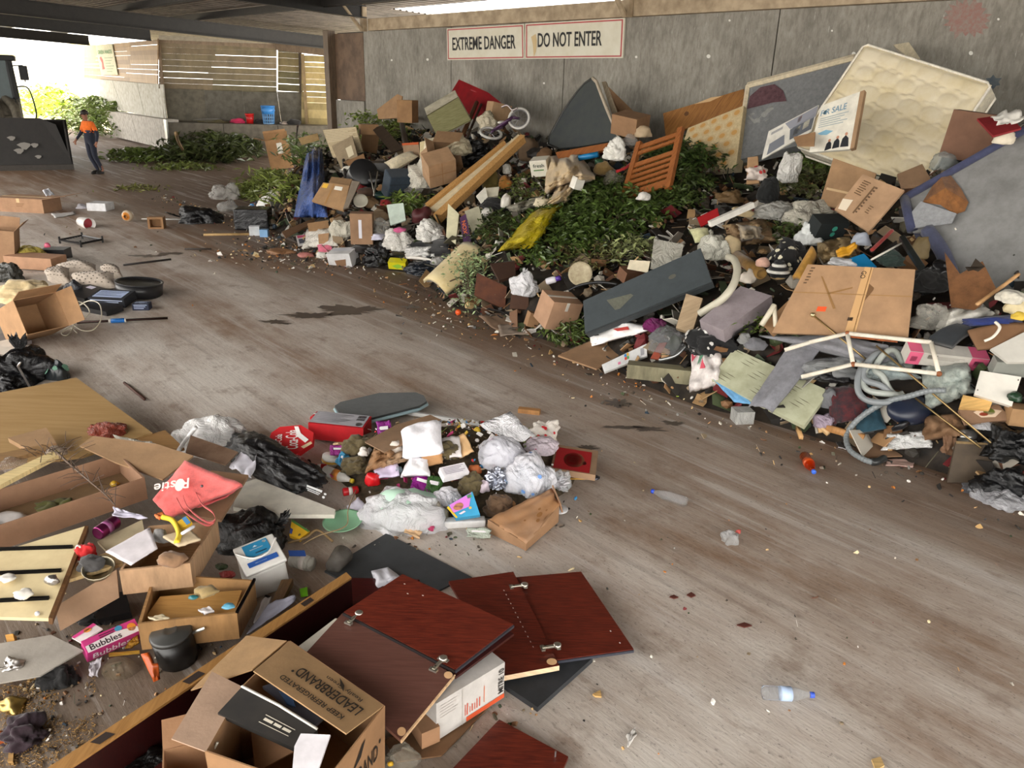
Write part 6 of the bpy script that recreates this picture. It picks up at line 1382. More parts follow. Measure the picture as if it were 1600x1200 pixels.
t.add('upper_band', lathe([(9.5 * k, 15 * k), (10 * k, 25 * k)], Matrix.Translation(p), 16), M('plastic', '3d84c8'), True)
t.add('base', lathe([(0, 0), (8 * k, 0), (8 * k, 1 * k), (0, 1 * k)], Matrix.Translation(p), 16), M('plastic', '8fb8d8')); t.done()
for px, w, h, c, lab in [(363, 22, 8, 'c02a55', 'magenta and white cloth on the bunker ledge'), (398, 14, 9, '1c1a1a', 'black lump between bucket and basket on the ledge'), (439, 14, 5, 'b8a79a', 'small pale rag right of the laundry basket'), (452, 20, 9, '2c2a28', 'dark bundle at the right end of the bunker ledge'), (320, 50, 6, '4a4226', 'dry leaves lying at the left of the bunker ledge')]:
    p = on_ledge(px); t = T('ledge_bundle', lab, 'bundle'); t.add('bundle', blob(Matrix.Translation(p), w * k / 2, w * k / 2.4, h * k / 1.6, .4, 1.6, px, 3), M('fabric', c), True); t.done()
rod('steel_pin', 'thin steel pin standing at the left end of the pile', 'pin', [(463, 216, 1.2), (464, 206, 1.7), (465, 196, 2.1)], .9, M('rust', '3a2a20'))
# ================================================================== loose things on the floor, upper left
ct('long brown carton with open flap at the left edge of the floor', 44, 318, 76, 40, 20, -6, 0, 0, 'b5855a', z=0, flap={'r': 80}, ms=[('front', 'print', 'lines', .45, .35, .62, .65, 3, '7d5a38')])
bd('paper_sheet', 'white paper lying on the long brown carton', 'paper', [(66, 297), (76, 294), (85, 304), (72, 306)], M('plain', 'd6d6de'), .006, z=.42, crumple=.02)
ct('white polystyrene box on the floor left of the orange ball', 157, 322, 30, 24, 12, -4, 0, 0, mat=M('plain', 'e4e4e6'), tape=None, name='foam_box', z=0, b=.02)
bag('crumpled white paper left of the polystyrene box', 129, 323, 17, 10, 'd6d4dc', 'plain', s=3, z=0, name='crumpled_paper', cat='paper', amp=.45)
t = T('play_ball', 'orange and white ball on the floor by a small box', 'ball'); c = G(201, 346); k = mpp(c); c.z = 9 * k; t.add('ball', xf(ico(4), Matrix.Translation(c) @ Matrix.Scale(8.6 * k, 4)), M('plastic', 'd3bfa4'), True); t.add('orange_panel', ([c + V((cos(a) * 9 * k * sin(b), -9.1 * k * cos(b), sin(a) * 9 * k * sin(b))) for b in (.25, .75) for a in [2 * pi * i / 12 for i in range(12)]], [(i, (i + 1) % 12, 12 + (i + 1) % 12, 12 + i) for i in range(12)] + [tuple(range(12))]), M('plastic', 'd98a3a'), True); t.done()
oc('small open brown box on its side right of the orange ball', 245, 348, 22, 18, 16, 10, 88, 0, 'a4743f', z=0, th=.04)
rod('white_conduit', 'thin white conduit lying behind the small open box', 'conduit', [(221, 342), (290, 343)], 1, M('plastic', 'd8d6d0'), z=.02)
lathed('paper_cup', 'red and white paper cup lying on the floor', 'cup', (126, 346), (140, 350), [('body', [(0, 0), (.22, 0), (.3, 1), (.28, 1), (.2, .05)], M('plastic', 'd9d4d0')), ('red_print', [(.232, .2), (.275, .7)], M('plastic', 'b8404a'))], .08, 0)
bd('paper_sheet', 'flat white paper sheet in front of the long carton', 'paper', [(80, 334), (116, 330), (118, 334), (86, 340)], M('plain', 'ccc9c6'), .008, z=.02, crumple=.02)
t = T('drying_rack', 'black wire dish rack lying on the floor', 'rack')
q = [G(93, 375, .06), G(128, 368, .06), G(160, 374, .06), G(126, 381, .06)]; k = mpp(q[0])
for a, b in zip(q, q[1:] + q[:1]): t.add('frame_bar', tube([a, b], 1.6 * k, 5), M('plastic', '1b1a1b'))
for i in range(1, 8): t.add('wire', tube([q[0].lerp(q[1], i / 8), q[3].lerp(q[2], i / 8)], .6 * k, 4), M('plastic', '222022'))
for c in q: t.add('foot', tube([c - V((0, 0, .06)), c + V((0, 0, .06))], 1.6 * k, 5), M('plastic', '1b1a1b'))
t.done()
for lab, a, b, w, col in [('dark stick lying behind the black hoop', (193, 414), (267, 405), 1.6, '2a2421'), ('short dark stick on the floor by the shiny black bag', (289, 389), (330, 389), 1.6, '3a312a'), ('rusty rod on the floor above the white bag', (194, 598), (226, 624), 2.2, '4b2a1e'), ('long pale splinter right of the shiny black bag', (318, 367), (392, 366), 2.4, 'b3925f')]:
    rod('loose_stick', lab, 'stick', [a, b], w, M('wood', col), z=.015)
bd('pipe_offcut', 'long thin timber strip pointing out of the pile foot', 'timber', [(440, 362), (506, 334), (510, 338), (446, 370)], M('wood', '6e5138'), .03, lift=.08, tilt=14)
# ================================================================== cluster at the left edge
oc('upright open carton at the left edge behind the black crate', 4, 386, 36, 30, 52, 18, 0, 8, 'b5875a', z=0, flaps={'r': 40, 'b': 15})
bag('yellow and white rice sack left of the black crate', 46, 394, 50, 26, 'bba94e', amp=.25, z=.1, name='rice_sack', cat='sack')
ct('low flat brown carton in front of the rice sack', 56, 408, 78, 34, 18, -8, 0, 0, 'c08c62', z=.02, tape=None)
ct('black plastic crate right of the low flat carton', 88, 396, 34, 26, 16, 6, 0, 0, mat=M('plastic', '242426'), z=0, tape=None, name='plastic_crate', cat='crate')
bag('small red and white cup on the rice sack', 74, 382, 10, 9, 'b8506a', 'plastic', s=2, z=.35, name='paper_cup', cat='cup')
bag('pale grey plastic bag behind the dotted cushions', 112, 412, 48, 18, 'b5b1a8', 'bag', z=0, amp=.35)
for lab, cs, tl in [('dotted beige bolster cushion at the left of the cushion heap', [(68, 424), (108, 418), (112, 444), (74, 438)], 30), ('dotted beige cushion at the back of the cushion heap', [(84, 416), (150, 413), (154, 428), (96, 432)], 20), ('largest dotted beige cushion at the front of the heap', [(110, 428), (178, 426), (184, 450), (116, 454)], 34), ('dotted beige cushion next to the black hoop', [(155, 418), (186, 417), (193, 434), (162, 434)], 25)]:
    pillow(lab, cs, 'b3a698', .26, None, .14, 'bolster_cushion', 'cushion', (), tl, 0, 14, '4a4038', z=.16)
t = T('black_hoop', 'black plastic pot rim lying on the newspapers', 'hoop'); c = G(218, 462, .0); k = mpp(c); m = at(c + V((0, 0, .02)), 0, -4, 6)
t.add('band', lathe([(32 * k, 0), (33 * k, 0), (33 * k, 20 * k), (32 * k, 20 * k), (32 * k, 0)], m @ Matrix.Diagonal((1, 1.15, 1, 1)), 36), M('plastic', '232325'), True); t.add('lip', lathe([(31 * k, 19 * k), (34 * k, 19 * k), (34 * k, 20.5 * k), (31 * k, 20.5 * k), (31 * k, 19 * k)], m @ Matrix.Diagonal((1, 1.15, 1, 1)), 36), M('plastic', '2c2c2e'), True); t.done()
ct('black and white printed newspaper stack below the black hoop', 176, 466, 56, 34, 14, -4, 8, 0, '20222a', z=.03, tape=None, name='newspaper_stack', cat='newspaper', ms=[('top', 'printed_block', 'r', .08, .15, .9, .9, 'a9b8d8'), ('top', 'print', 'lines', .12, .25, .85, .8, 4, '2c3550'), ('front', 'print', 'lines', .05, .2, .95, .8, 3, 'b4c0d8')])
ct('crumpled newspaper roll right of the newspaper stack', 222, 478, 24, 16, 10, 8, 0, 0, '2a3048', z=0, tape=None, name='newspaper', cat='newspaper', ms=[('top', 'print', 'lines', .1, .1, .9, .9, 4, 'a8b4d0'), ('front', 'print', 'lines', .1, .1, .9, .9, 3, 'a8b4d0')])
bag('black and white printed bag in front of the largest dotted cushion', 116, 446, 28, 24, '2a2c34', 'bag', z=.1, s=3, name='printed_bag')
ct('black video player lying on its back under the cables', 128, 458, 84, 40, 12, -32, 10, 0, mat=M('plastic', '1e1e20'), z=.02, tape=None, name='video_player', cat='electronics', ms=[('top', 'silver_label', 'r', .1, .1, .3, .3, 'c9c4d2'), ('top', 'silver_label', 'r', .5, .1, .7, .3, 'c9c4d2')])
ct('second black video player near the newspapers', 158, 482, 60, 30, 9, -24, 6, 0, mat=M('plastic', '202124'), z=.0, tape=None, name='video_player', cat='electronics')
bag('folded cream blanket at the left edge above the open carton', 38, 452, 80, 40, 'cdb78c', 'fabric', z=.12, amp=.22, name='cream_blanket', cat='blanket')
bag('dark plastic-wrapped lump at the left edge behind the cream blanket', 14, 424, 40, 34, '35342f', 'bag', z=.05, name='wrapped_lump', cat='bundle')
oc('open brown carton tipped towards the floor with cables spilling out', 50, 498, 58, 50, 66, 58, 66, 0, 'b78650', z=.0, flaps={'b': 12, 'r': 20}, ms=[], lift=.3)
ct('grey panel under the tipped carton at the left edge', 12, 532, 70, 40, 6, -36, 0, 0, mat=M('plain', '7a7370'), z=0, tape=None, name='grey_board', cat='panel')
ct('white foam panel under the black rubbish bags', 0, 548, 70, 60, 8, -30, 0, 0, mat=M('plain', 'cfc9be'), z=0, tape=None, name='foam_board', cat='foam')
for lab, pts, w in [('big loop of white cable by the video player', [(112, 505, .03), (122, 480, .1), (140, 470, .2), (156, 476, .2), (158, 498, .1), (146, 515, .02), (128, 516, .02), (112, 506, .03)], 1), ('white cable running over the video player', [(96, 474, .3), (112, 470, .25), (130, 474, .2), (140, 488, .12), (126, 500, .05), (108, 505, .04)], 1), ('tangled white cable in front of the tipped carton', [(96, 486, .25), (108, 482, .2), (116, 496, .1), (114, 512, .03), (104, 524, .02), (96, 520, .02), (110, 512, .02), (120, 520, .02)], .9)]:
    rod('white_cable', lab, 'cable', pts, w, M('plastic', 'c9c2ae'))
t = T('curtain_pole', 'dark pole with bright blue wrapping on the floor', 'pole'); a, b = G(120, 504, .03), G(262, 497, .03); k = mpp(a); t.add('shaft', tube([a, b], 2 * k, 8), M('metal', '3a2c28'), True); t.add('blue_wrap', tube([a.lerp(b, .37), a.lerp(b, .52)], 3.6 * k, 8), M('plastic', '2277cc'), True); t.add('white_end', tube([a.lerp(b, .345), a.lerp(b, .37)], 3.6 * k, 8), M('plastic', 'e0dcd4'), True); t.add('white_end', tube([a.lerp(b, .52), a.lerp(b, .535)], 3.6 * k, 8), M('plastic', 'e0dcd4'), True); t.done()
bag('tall knotted black rubbish bag at the left edge', 38, 572, 92, 68, '111113', knot=(-.1, .2, .95), z=0, name='rubbish_bag', amp=.45, kn=.3)
bag('lower black rubbish bag cut by the left edge', 4, 598, 70, 40, '121214', z=0, name='rubbish_bag', amp=.45)
bag('dark bin bag with mint patches right of the knotted bag', 92, 580, 34, 44, '1c2124', 'plastic', z=0, name='rubbish_bag', amp=.15, dep=.7, spots=(5, '6f9a84', 5))
rod('bent_rod', 'bent silver rod stuck in the black rubbish bags', 'rod', [(32, 566, .55), (28, 572, .5), (36, 586, .3), (46, 604, .1)], 1.6, M('metal', 'b9b9bc'), sm=False)
# ================================================================== middle litter heap on the floor
t = T('litter_base', 'dark food scraps under the middle litter heap', 'scraps', kind='stuff')
vs, fs = [], []; c = G(712, 732)
NR, NA = 14, 40
for j in range(NR + 1):
    for i in range(NA):
        a = 2 * pi * i / NA; r = j / NR * (1.0 + .2 * noise.noise(V((cos(a) * 2, sin(a) * 2, 4)))); x, y = c.x + cos(a) * r * .95, c.y + sin(a) * r * .78
        vs.append(V((x, y, max(.002, hgt(x, y) - .05 + .05 * noise.noise(V((x * 9, y * 9, 0))) if j < NR else .0))))
for j in range(NR):
    for i in range(NA): fs.append((j * NA + i, j * NA + (i + 1) % NA, (j + 1) * NA + (i + 1) % NA, (j + 1) * NA + i))
t.add('litter_base', (vs, fs), M('plain', '5a4c38', '2e271d', 3), True); t.done()
rn = random.Random(5); gs = []
for _ in range(380):
    p = G(720 + rn.gauss(0, 70), 742 + rn.gauss(0, 30)); p.z = hgt(p.x, p.y) + rn.uniform(0, .02)
    if p.z > .03: gs.append(scrap(p, rn.choice([.008, .012, .016, .024]), rn))
t = T('small_wrappers', 'countless tiny bright wrappers and scraps in the middle litter heap', 'scraps', kind='stuff'); t.add('small_wrappers', join(*gs), M('mix', '808082', 'e4e0dc,b5306a,6a5236,d8d2cc,8a7350,c22a2e,efece8,4a3a28,d9b23a,3a86b8,b39a78,6f7d3a,e8e4e0,5a4a36,a86a3a,d7c9b0')); t.done()
# ironing board and pole
t = T('ironing_board', 'black ironing board top with a pale blue edge', 'ironing board')
q = [G(x, y, .1) for x, y in [(523, 634), (532, 628), (592, 614), (650, 613), (662, 618), (667, 627), (655, 634), (572, 655), (545, 652), (530, 645)]]
t.add('cover', prism(q, .02), M('fabric', '3c4040', '2c3030', .4)); t.add('blue_rim', tube([p - V((0, 0, .035)) for p in q], .016, 6, None, True), M('plastic', '9fbac2'), True)
a, b = G(600, 640), G(640, 640); t.add('folded_leg', join(tube([G(560, 640, .03), G(640, 626, .03)], .012, 6), tube([G(565, 646, .03), G(645, 632, .03)], .012, 6)), M('metal', '77797a')); t.done()
t = T('white_rail', 'long white curtain rail right of the ironing board', 'rail'); a, b = G(632, 644, .03), G(762, 664, .06); t.add('rail', tube([a, b], .022, 4), M('plastic', 'd3d3d0')); t.done()
# boxes at its left
q = PP([(424, 668), (488, 664), (490, 706), (420, 708)], 28, -10, 0, .13)
t = T('octagon_carton', 'red octagonal cola carton with white script', 'carton')
oq = PP([(437, 667), (470, 664), (490, 676), (488, 692), (462, 710), (437, 706), (418, 692), (424, 676)], 28, -10, 0, .13); t.add('panel', prism(oq, .05), M('plain', 'c8161d'))
marks(t, q, [('white_lettering', 'tv', 'Coca-Cola', .36, .16, .66, .88, 'f0ece8'), ('white_lettering', 'tv', 'Coca-Cola', .12, .3, .28, .92, 'f0ece8'), ('white_ribbon', 'p', [(.56, .02), (.66, .03), (.72, .3), (.9, .55), (.82, .66), (.64, .42)], 'f0ece8'), ('paper_tab', 'p', [(.72, .8), (.95, .62), (.98, .7), (.78, .88)], 'e0c9a0')])
t.done()
ct('grey and red gift box behind the mossy clump', 532, 668, 84, 46, 26, -5, 0, 2, 'b8121a', mat=M('plain', 'c41620'), z=.02, tape=None, name='gift_box', ms=[('top', 'grey_panel', 'r', .0, .0, .97, .93, 'b4b2b8'), ('top', 'dark_photo', 'r', .78, .06, .93, .45, '4a3030'), ('top', 'gold_seal', 'd', .88, .74, .06, .14, 'd8b27a'), ('top', 'grid_print', 'lines', .05, .1, .7, .85, 6, 'cfcdd2')])
can('red cola can lying beside the gift box', (489, 655), (498, 647), 'c81e26', .034, 0)
bd('brown_cardboard', 'brown card sheet between gift box and white bag', 'cardboard', [(570, 690), (618, 664), (672, 648), (690, 656), (640, 690), (600, 706)], M('card', '9a7550'), .01, lift=.05, tilt=6)
for lab, px, py, w, h in [('brown mossy clump below the gift box', 560, 694, 50, 34), ('smaller mossy clump left of the kraft paper', 556, 724, 46, 24), ('mossy clump right of the white receipt box', 736, 752, 40, 38), ('brown hair-like fibre clump by the foil', 700, 700, 40, 26)]:
    bag(lab, px, py, w, h, '5e5236', 'fabric', amp=.3, fr=3, name='moss_clump', cat='moss', s=4)
cloth('crumpled brown kraft paper in the litter heap', [(584, 700), (616, 694), (620, 722), (570, 738)], 'ab7f50', 'card', .09, .06, 6, 14, 'kraft_paper', 'paper', '8a6038')
cloth('second wad of torn kraft paper right of the first', [(602, 712), (634, 702), (640, 718), (596, 730)], 'b58f66', 'card', .08, .05, 6, 10, 'kraft_paper', 'paper')
bag('white paper bag behind the kraft paper', 618, 696, 24, 20, 'd9d0c4', 'plain', lift=.05, name='paper_bag', s=3)
bag('small torn white napkin left of the kraft paper', 568, 704, 16, 14, 'e0dad4', 'plain', lift=.05, name='napkin', s=3, cat='napkin', amp=.5)
lathed('chocolate_jar', 'white lidded yellow jar among the cola cans', 'jar', (516, 727), 17, [('body', [(0, 0), (.75, 0), (.85, .1), (.85, .6), (.7, .66)], M('plastic', 'd9a83a')), ('lid', [(.72, .66), (.8, .68), (.8, 1), (0, 1)], M('plastic', 'e2e0da')), ('paper_label', [(.86, .15), (.86, .5)], M('plain', 'd8d0c0'))], upright=(.15, 0, 1), z=0)
bottle('empty cola bottle with red label near the cans', (484, 722), (450, 734), M('glass', '5a4038'), M('plastic', 'c8232a'), M('plastic', 'b8181f'), .04, 0)
can('red cola can lying left of the white bottle', (488, 731), (511, 731), 'c81e26', .035, 0)
bottle('white sauce bottle with orange print and yellow cap', (508, 735), (552, 752), M('plastic', 'e4e1da'), M('plastic', 'e0c43a'), M('plastic', 'd98a3a'), .05, 0)
can('red cola can on the floor below the white bottle', (536, 769), (560, 765), 'c81e26', .035, 0)
for lab, px, py, w, h, c, kd in [('purple foil wrapper above the yellow jar', 528, 703, 20, 12, 'b0409a', 'bag'), ('bright blue wrapper right of the yellow jar', 537, 718, 16, 16, '4a9fd0', 'bag'), ('peach coloured lid behind the purple wrapper', 529, 694, 16, 9, 'd8b48a', 'plastic'), ('purple snack packet standing behind the white bag', 600, 672, 18, 22, 'a0359a', 'bag'), ('silver foil ball by the purple snack packet', 610, 678, 18, 14, 'b8b8be', 'metal'), ('black shiny wrapper below the silver foil', 596, 688, 26, 10, '1c1a1e', 'bag'), ('lime green lid at the edge of the white bag', 642, 668, 10, 8, '9fc95a', 'plastic'), ('bright red plastic cup in front of the big white bag', 582, 746, 24, 24, 'd01820', 'plastic'), ('pink and lilac tissue by the red cup', 604, 734, 30, 16, 'cfc2dc', 'plain'), ('magenta snack packet under the receipt box', 660, 754, 26, 20, 'a4189a', 'bag'), ('green striped snack packet beside the magenta one', 678, 758, 20, 24, '3c6a2a', 'bag'), ('red-edged tissue packet in the heap', 648, 704, 20, 12, 'c02a34', 'plain'), ('bread crust pile right of the white tissue bag', 674, 712, 26, 22, 'b98a5a', 'plain'), ('red and white drink carton right of the pillow bag', 706, 698, 22, 26, 'd8d2d0', 'plain'), ('peach paper pocket right of the drink carton', 722, 696, 20, 26, 'd8b080', 'plain'), ('small clear cup left of the white tissue bag', 624, 734, 14, 12, 'a8bcc8', 'film'), ('orange peel scraps above the silver tinsel', 742, 732, 22, 18, 'c06a3a', 'plain'), ('yellow plastic flower on the silver tinsel', 781, 732, 14, 12, 'd6b81e', 'plastic'), ('pink striped cup left of the tinsel', 756, 758, 16, 22, 'd2c2cc', 'plastic'), ('bread roll at the top edge of the paper bag', 798, 785, 17, 14, 'c9985f', 'plain'), ('tiny yellow can at the torn white sheet', 746, 670, 10, 8, 'c9a82a', 'plastic'), ('orange and white packet in front of the big white bag', 646, 831, 20, 10, 'd8b48a', 'plain'), ('green and red snack packet on the floor below the foam tray', 748, 832, 30, 11, 'cfd8c8', 'bag'), ('clear packet with pink blobs at the end of the big white bag', 684, 800, 32, 48, 'b8a888', 'film'), ('pink flower wrapper beside the clear packet', 668, 818, 20, 10, 'd84a7a', 'bag'), ('white torn tissue at the left of the big white bag', 560, 796, 20, 24, 'd6d2e0', 'plain')]:
    if kd in ('bag', 'plain') and any(x in lab for x in ('packet', 'wrapper', 'tissue', 'carton', 'pocket')):
        a_ = random.uniform(-.6, .6); R_ = lambda x, y: (px + x * cos(a_) - y * sin(a_), py + x * sin(a_) + y * cos(a_)); w *= .62; h *= .62
        bd('food_wrapper', lab, 'wrapper', [R_(-w, -h), R_(w, -h), R_(w, h), R_(-w, h)], M(kd, c), .014, crumple=.016, lift=.05, tilt=random.uniform(15, 45), yaw=random.uniform(-40, 40), ms=[('print', 'r', .2, .3, .8, .5, 'ece8ea')] if kd == 'bag' else ()); continue
    bag(lab, px, py, w, h, c, kd, s=3, amp=.35, name='food_wrapper' if 'packet' in lab or 'wrapper' in lab else 'litter_piece', cat='wrapper' if 'packet' in lab or 'wrapper' in lab else 'litter', lift=.02)
pillow('white striped cushion cover stuffed full in the heap', [(626, 674), (690, 656), (694, 708), (628, 718)], 'eceaf0', .34, lift=.12, tilt=40, yaw=-10, name='stuffed_bag', cat='bag')
cloth('folded white tissue paper in front of the stuffed bag', [(640, 712), (668, 718), (672, 742), (626, 744)], 'f0eef0', 'plain', .12, .03, 3, 10, 'tissue_paper', 'paper')
ct('white receipt box with fine print', 709, 738, 42, 20, 12, 30, 24, 0, 'dcd8de', mat=M('plain', 'f0ecf0'), tape=None, name='white_box', lift=.1, ms=[('top', 'print', 'lines', .1, .15, .9, .85, 5, 'a8a0ac')])
bag('big translucent white bag at the front of the heap', 630, 786, 124, 88, 'f2f0f4', 'film', amp=.28, fr=1.2, s=4, inner='d8d0cc,a8c8b0,e4e0e4,c8b8b0,d0ccd4,b8d8c4', lift=.0, kn=.3)
bag('white plastic bag with blue print behind the cereal box', 698, 774, 44, 34, 'eeecf2', amp=.25, lift=.06, fr=1.2)
bd('cereal_box', 'bright pink and blue cereal box in the heap', 'box', [(700, 790), (738, 768), (750, 804), (712, 810)], M('plain', '3a9cc8'), .05, lift=.14, tilt=40, ms=[('pink_print', 'p', [(.05, .02), (.95, .02), (.7, .55), (.02, .6)], 'd07ad0'), ('cereal_photo', 'd', .32, .35, .2, .2, 'c98a5a'), ('green_mark', 'r', .75, .04, .92, .2, '5ab06a'), ('yellow_edge', 'p', [(-.08, .1), (.0, .05), (.1, .95), (.02, 1)], 'e0b82a'), ('pale_print', 'p', [(.2, .75), (.45, .66), (.5, .74), (.28, .82)], 'e4d4dc'), ('yellow_print', 'd', .72, .62, .06, .06, 'd8b85a')])
ct('white polystyrene tray at the front of the heap', 725, 816, 66, 16, 12, 8, 0, 0, mat=M('plain', 'e8e6e4'), tape=None, name='foam_tray', cat='tray', z=0, b=.01)
bag('silver tinsel bundle in the heap', 776, 744, 30, 36, 'b0b4c0', 'metal', amp=.6, fr=4, name='tinsel', cat='tinsel', s=4, lift=.04)
bag('brown long-haired fibre clump above the paper bag', 780, 786, 44, 40, '5c4530', 'fabric', amp=.25, fr=3, name='fibre_clump', cat='fibre', lift=.03)
bd('white_sheet', 'torn white plastic sheet spread at the top of the heap', 'plastic sheet', [(750, 662), (797, 641), (838, 682), (800, 690)], M('bag', 'ecebee'), .006, lift=.16, tilt=28, crumple=.04)
bag('clear bag full of white paper below the torn white sheet', 784, 700, 70, 56, 'eeeef6', 'film', amp=.2, fr=1.2, inner='d8d8e4,c8ccdc,e4e4ea,d0d0d8', lift=.06, s=4)
bag('red and white chicken bag crumpled at the top of the heap', 850, 670, 44, 28, 'ece4da', 'plain', amp=.45, lift=.0, name='paper_bag', spots=(7, 'cf2a30', 3.4))
bag('pinkish translucent bag behind the red box', 846, 692, 54, 28, 'eee0ea', 'film', amp=.25, fr=1.3, lift=.02)
bag('large translucent bag with pink and blue contents on the right', 828, 738, 82, 64, 'f0eef4', 'film', amp=.3, fr=1.2, knot=(.9, -.2, .1), inner='d8b8c8,c8d8e8,e4e0e4,e0c0b8,d8d4e0,a8c8e0', lift=.02, kn=.25, spots=(6, '6f9ad8', 3.5))
bag('crinkled clear bag with blue stripes at the far right of the heap', 876, 746, 30, 40, 'eef0f4', 'film', amp=.4, lift=.02)
ct('flat red pizza box with a round brown emblem', 898, 722, 68, 84, 10, -8, 0, 4, 'b28a62', z=.08, tape=None, name='pizza_box', ms=[('top', 'red_panel', 'r', .05, .12, .86, .98, 'b0141c'), ('top', 'emblem', 'd', .48, .55, .24, .3, '9c6a4a'), ('top', 'emblem_centre', 'd', .48, .55, .18, .22, 'b0141c'), ('top', 'emblem_print', 'lines', .36, .42, .6, .7, 3, '9c6a4a'), ('top', 'dark_spot', 'd', .72, .62, .05, .08, '3a2018')])
rod('pencil', 'yellow wooden ruler below the red pizza box', 'ruler', [(888, 748), (928, 748)], 1.6, M('wood', 'd0a04a'), z=.03)
bag('small black and silver pen caps right of the pizza box', 928, 745, 18, 8, '4a4a50', 'metal', s=2, z=0, name='pen_top_piece', cat='pen')
t = T('plastic_disc', 'round white plastic lid under the paper bag', 'lid'); c = G(874, 797, .02); k = mpp(c); t.add('lid', lathe([(0, 0), (13 * k, 0), (14 * k, 2 * k), (13 * k, 3 * k), (0, 2.5 * k)], Matrix.Translation(c), 24), M('plastic', 'dcdcde'), True); t.done()
# brown paper bag: folded flat prism with creased mouth
t = T('brown_paper_bag', 'stained brown paper bag lying at the front right of the heap', 'paper bag')
q = PP([(762, 812), (862, 762), (874, 790), (822, 850)], 12, 0, 0, .12); n = facing(q)
g = sheet(q, 16, 12, .018, 4, 3, .05)
t.add('body', g, M('card', 'c08f62', 'a8784c', .6), True)
t.add('folded_mouth', prism([q[1] + n * .02, q[1] + (q[1] - q[0]) * .05 - n * .08, q[2] + (q[1] - q[0]) * .05 - n * .08, q[2] + n * .02], .01), M('card', 'b5845a'))
t.add('lower_side', prism([q[0], q[3], V((q[3].x, q[3].y, .01)), V((q[0].x, q[0].y, .01))], .01), M('card', 'b08050'))
t.add('lower_side', prism([q[3], q[2], V((q[2].x, q[2].y, .01)), V((q[3].x, q[3].y, .01))], .01), M('card', 'b08050'))
for a, b, r in [(.55, .75, .06), (.45, .85, .04), (.62, .6, .03), (.3, .6, .02), (.7, .8, .025)]: t.add('grease_spot', dec_disc(q, a, b, r, r * 1.2, .022), M('flat', '8f6236'))
t.done()
ct('small timber offcut on the floor above the red box', 827, 642, 34, 10, 7, -12, 0, 0, mat=M('wood', 'b58350'), z=0, tape=None, name='timber_offcut', cat='timber')
# bottles and cups alone on the open floor
bottle('clear water bottle with blue cap on the open floor', (1192, 1082), (1272, 1086), M('glass', 'f2f4f6'), M('plastic', '3a5ac8'), M('plastic', 'b4c8e6'), .045, 0)
bottle('orange juice bottle with blue cap lying near the pile', (1257, 712), (1272, 738), M('glass', 'c85a1c'), M('plastic', '3a6ad8'), M('plastic', 'c8501a'), .04, 0)
bag('crushed clear cup with red print on the open floor', 1140, 838, 28, 28, 'cfd0d0', 'film', s=3, z=0, name='crushed_cup', cat='cup', amp=.45)
bag('torn red label on the crushed cup', 1154, 829, 8, 8, 'b8524a', 'plain', s=2, z=.04, name='paper_label', cat='label')
bottle('small clear bottle with blue cap right of the heap', (1072, 785), (1018, 767), M('glass', 'f2f4f6'), M('plastic', '2a4ac0'), None, .03, 0)
bd('white_wrapper', 'torn white wrapper on the floor at the bottom', 'wrapper', [(978, 1150), (992, 1136), (996, 1146), (982, 1166)], M('plain', 'd0ccc6'), .008, z=.015, crumple=.012)
bd('wood_chip', 'small yellow wood chip right of the cabinet doors', 'chip', [(926, 1084), (938, 1078), (940, 1088), (930, 1087)], M('wood', 'd0a86a'), .01, z=.012)
bd('wood_chip', 'yellow chip at the bottom right of the floor', 'chip', [(1362, 1186), (1376, 1182), (1382, 1196), (1368, 1202)], M('wood', 'c9a870'), .01, z=.012)
for lab, x, y, w, h in [('dark leaf scrap below the crushed cup', 1163, 976, 12, 4), ('tiny red-brown scrap right of the doors', 1053, 932, 7, 3), ('small dark leaf left of the crushed cup', 1080, 929, 7, 4)]:
    bd('leaf_scrap', lab, 'leaf', [(x - w, y), (x, y - h), (x + w, y + 1), (x, y + h)], M('plain', '5a2a20'), .006, z=.008)
# ================================================================== foreground left: boards, drawers, tote bag, tub
def zq(cs, z): return [G(x, y, z) for x, y in cs]
def tray(name, label, cat, rim, zr, dep, mat, th=.012, bmat=None, mats=None):
    "open drawer or tray from its rim corners FL, FR, BR, BL"
    r = zq(rim, zr); t = T(name, label, cat); c = sum(r, V()) / 4
    inn = [p + (c - p).normalized() * th * 1.4 for p in r]; z = V((0, 0, dep))
    for i, nm in enumerate(('front', 'side', 'back', 'side')):
        a, b, ia, ib = r[i], r[(i + 1) % 4], inn[i], inn[(i + 1) % 4]
        t.add(nm, ([a, b, b - z, a - z, ia, ib, ib - z, ia - z], [(0, 1, 2, 3), (7, 6, 5, 4), (0, 4, 5, 1), (1, 5, 6, 2), (2, 6, 7, 3), (3, 7, 4, 0)]), mat if not mats else mats[i])
    t.add('bottom', prism([p - z * .92 for p in inn], th, V((0, 0, 1))), bmat or mat); t.r, t.inn = r, inn
    return t
bd('plywood_sheet', 'large plain plywood sheet at the left edge', 'plywood', [(-60, 625), (119, 590), (238, 676), (130, 712), (-60, 740)], M('wood', 'a68759', '957546', .35), .02, z=.22, tilt=3)
bd('plywood_offcut', 'plywood offcut right of the large plywood sheet', 'plywood', [(214, 684), (258, 672), (288, 700), (246, 712)], M('wood', '9c7648'), .02, z=.2, tilt=3)
bd('brown_cardboard', 'long bent brown cardboard sheet over the tray', 'cardboard', [(124, 696), (146, 681), (246, 694), (302, 712), (254, 749), (180, 722)], M('card', 'b58a58'), .012, z=.34, tilt=10, yaw=10)
bd('brown_cardboard', 'dirty stained cardboard in front of the white bag', 'cardboard', [(298, 680), (372, 706), (352, 726), (290, 706)], M('card', '7a5a3e', '523824', 1.5), .012, z=.26, tilt=12)
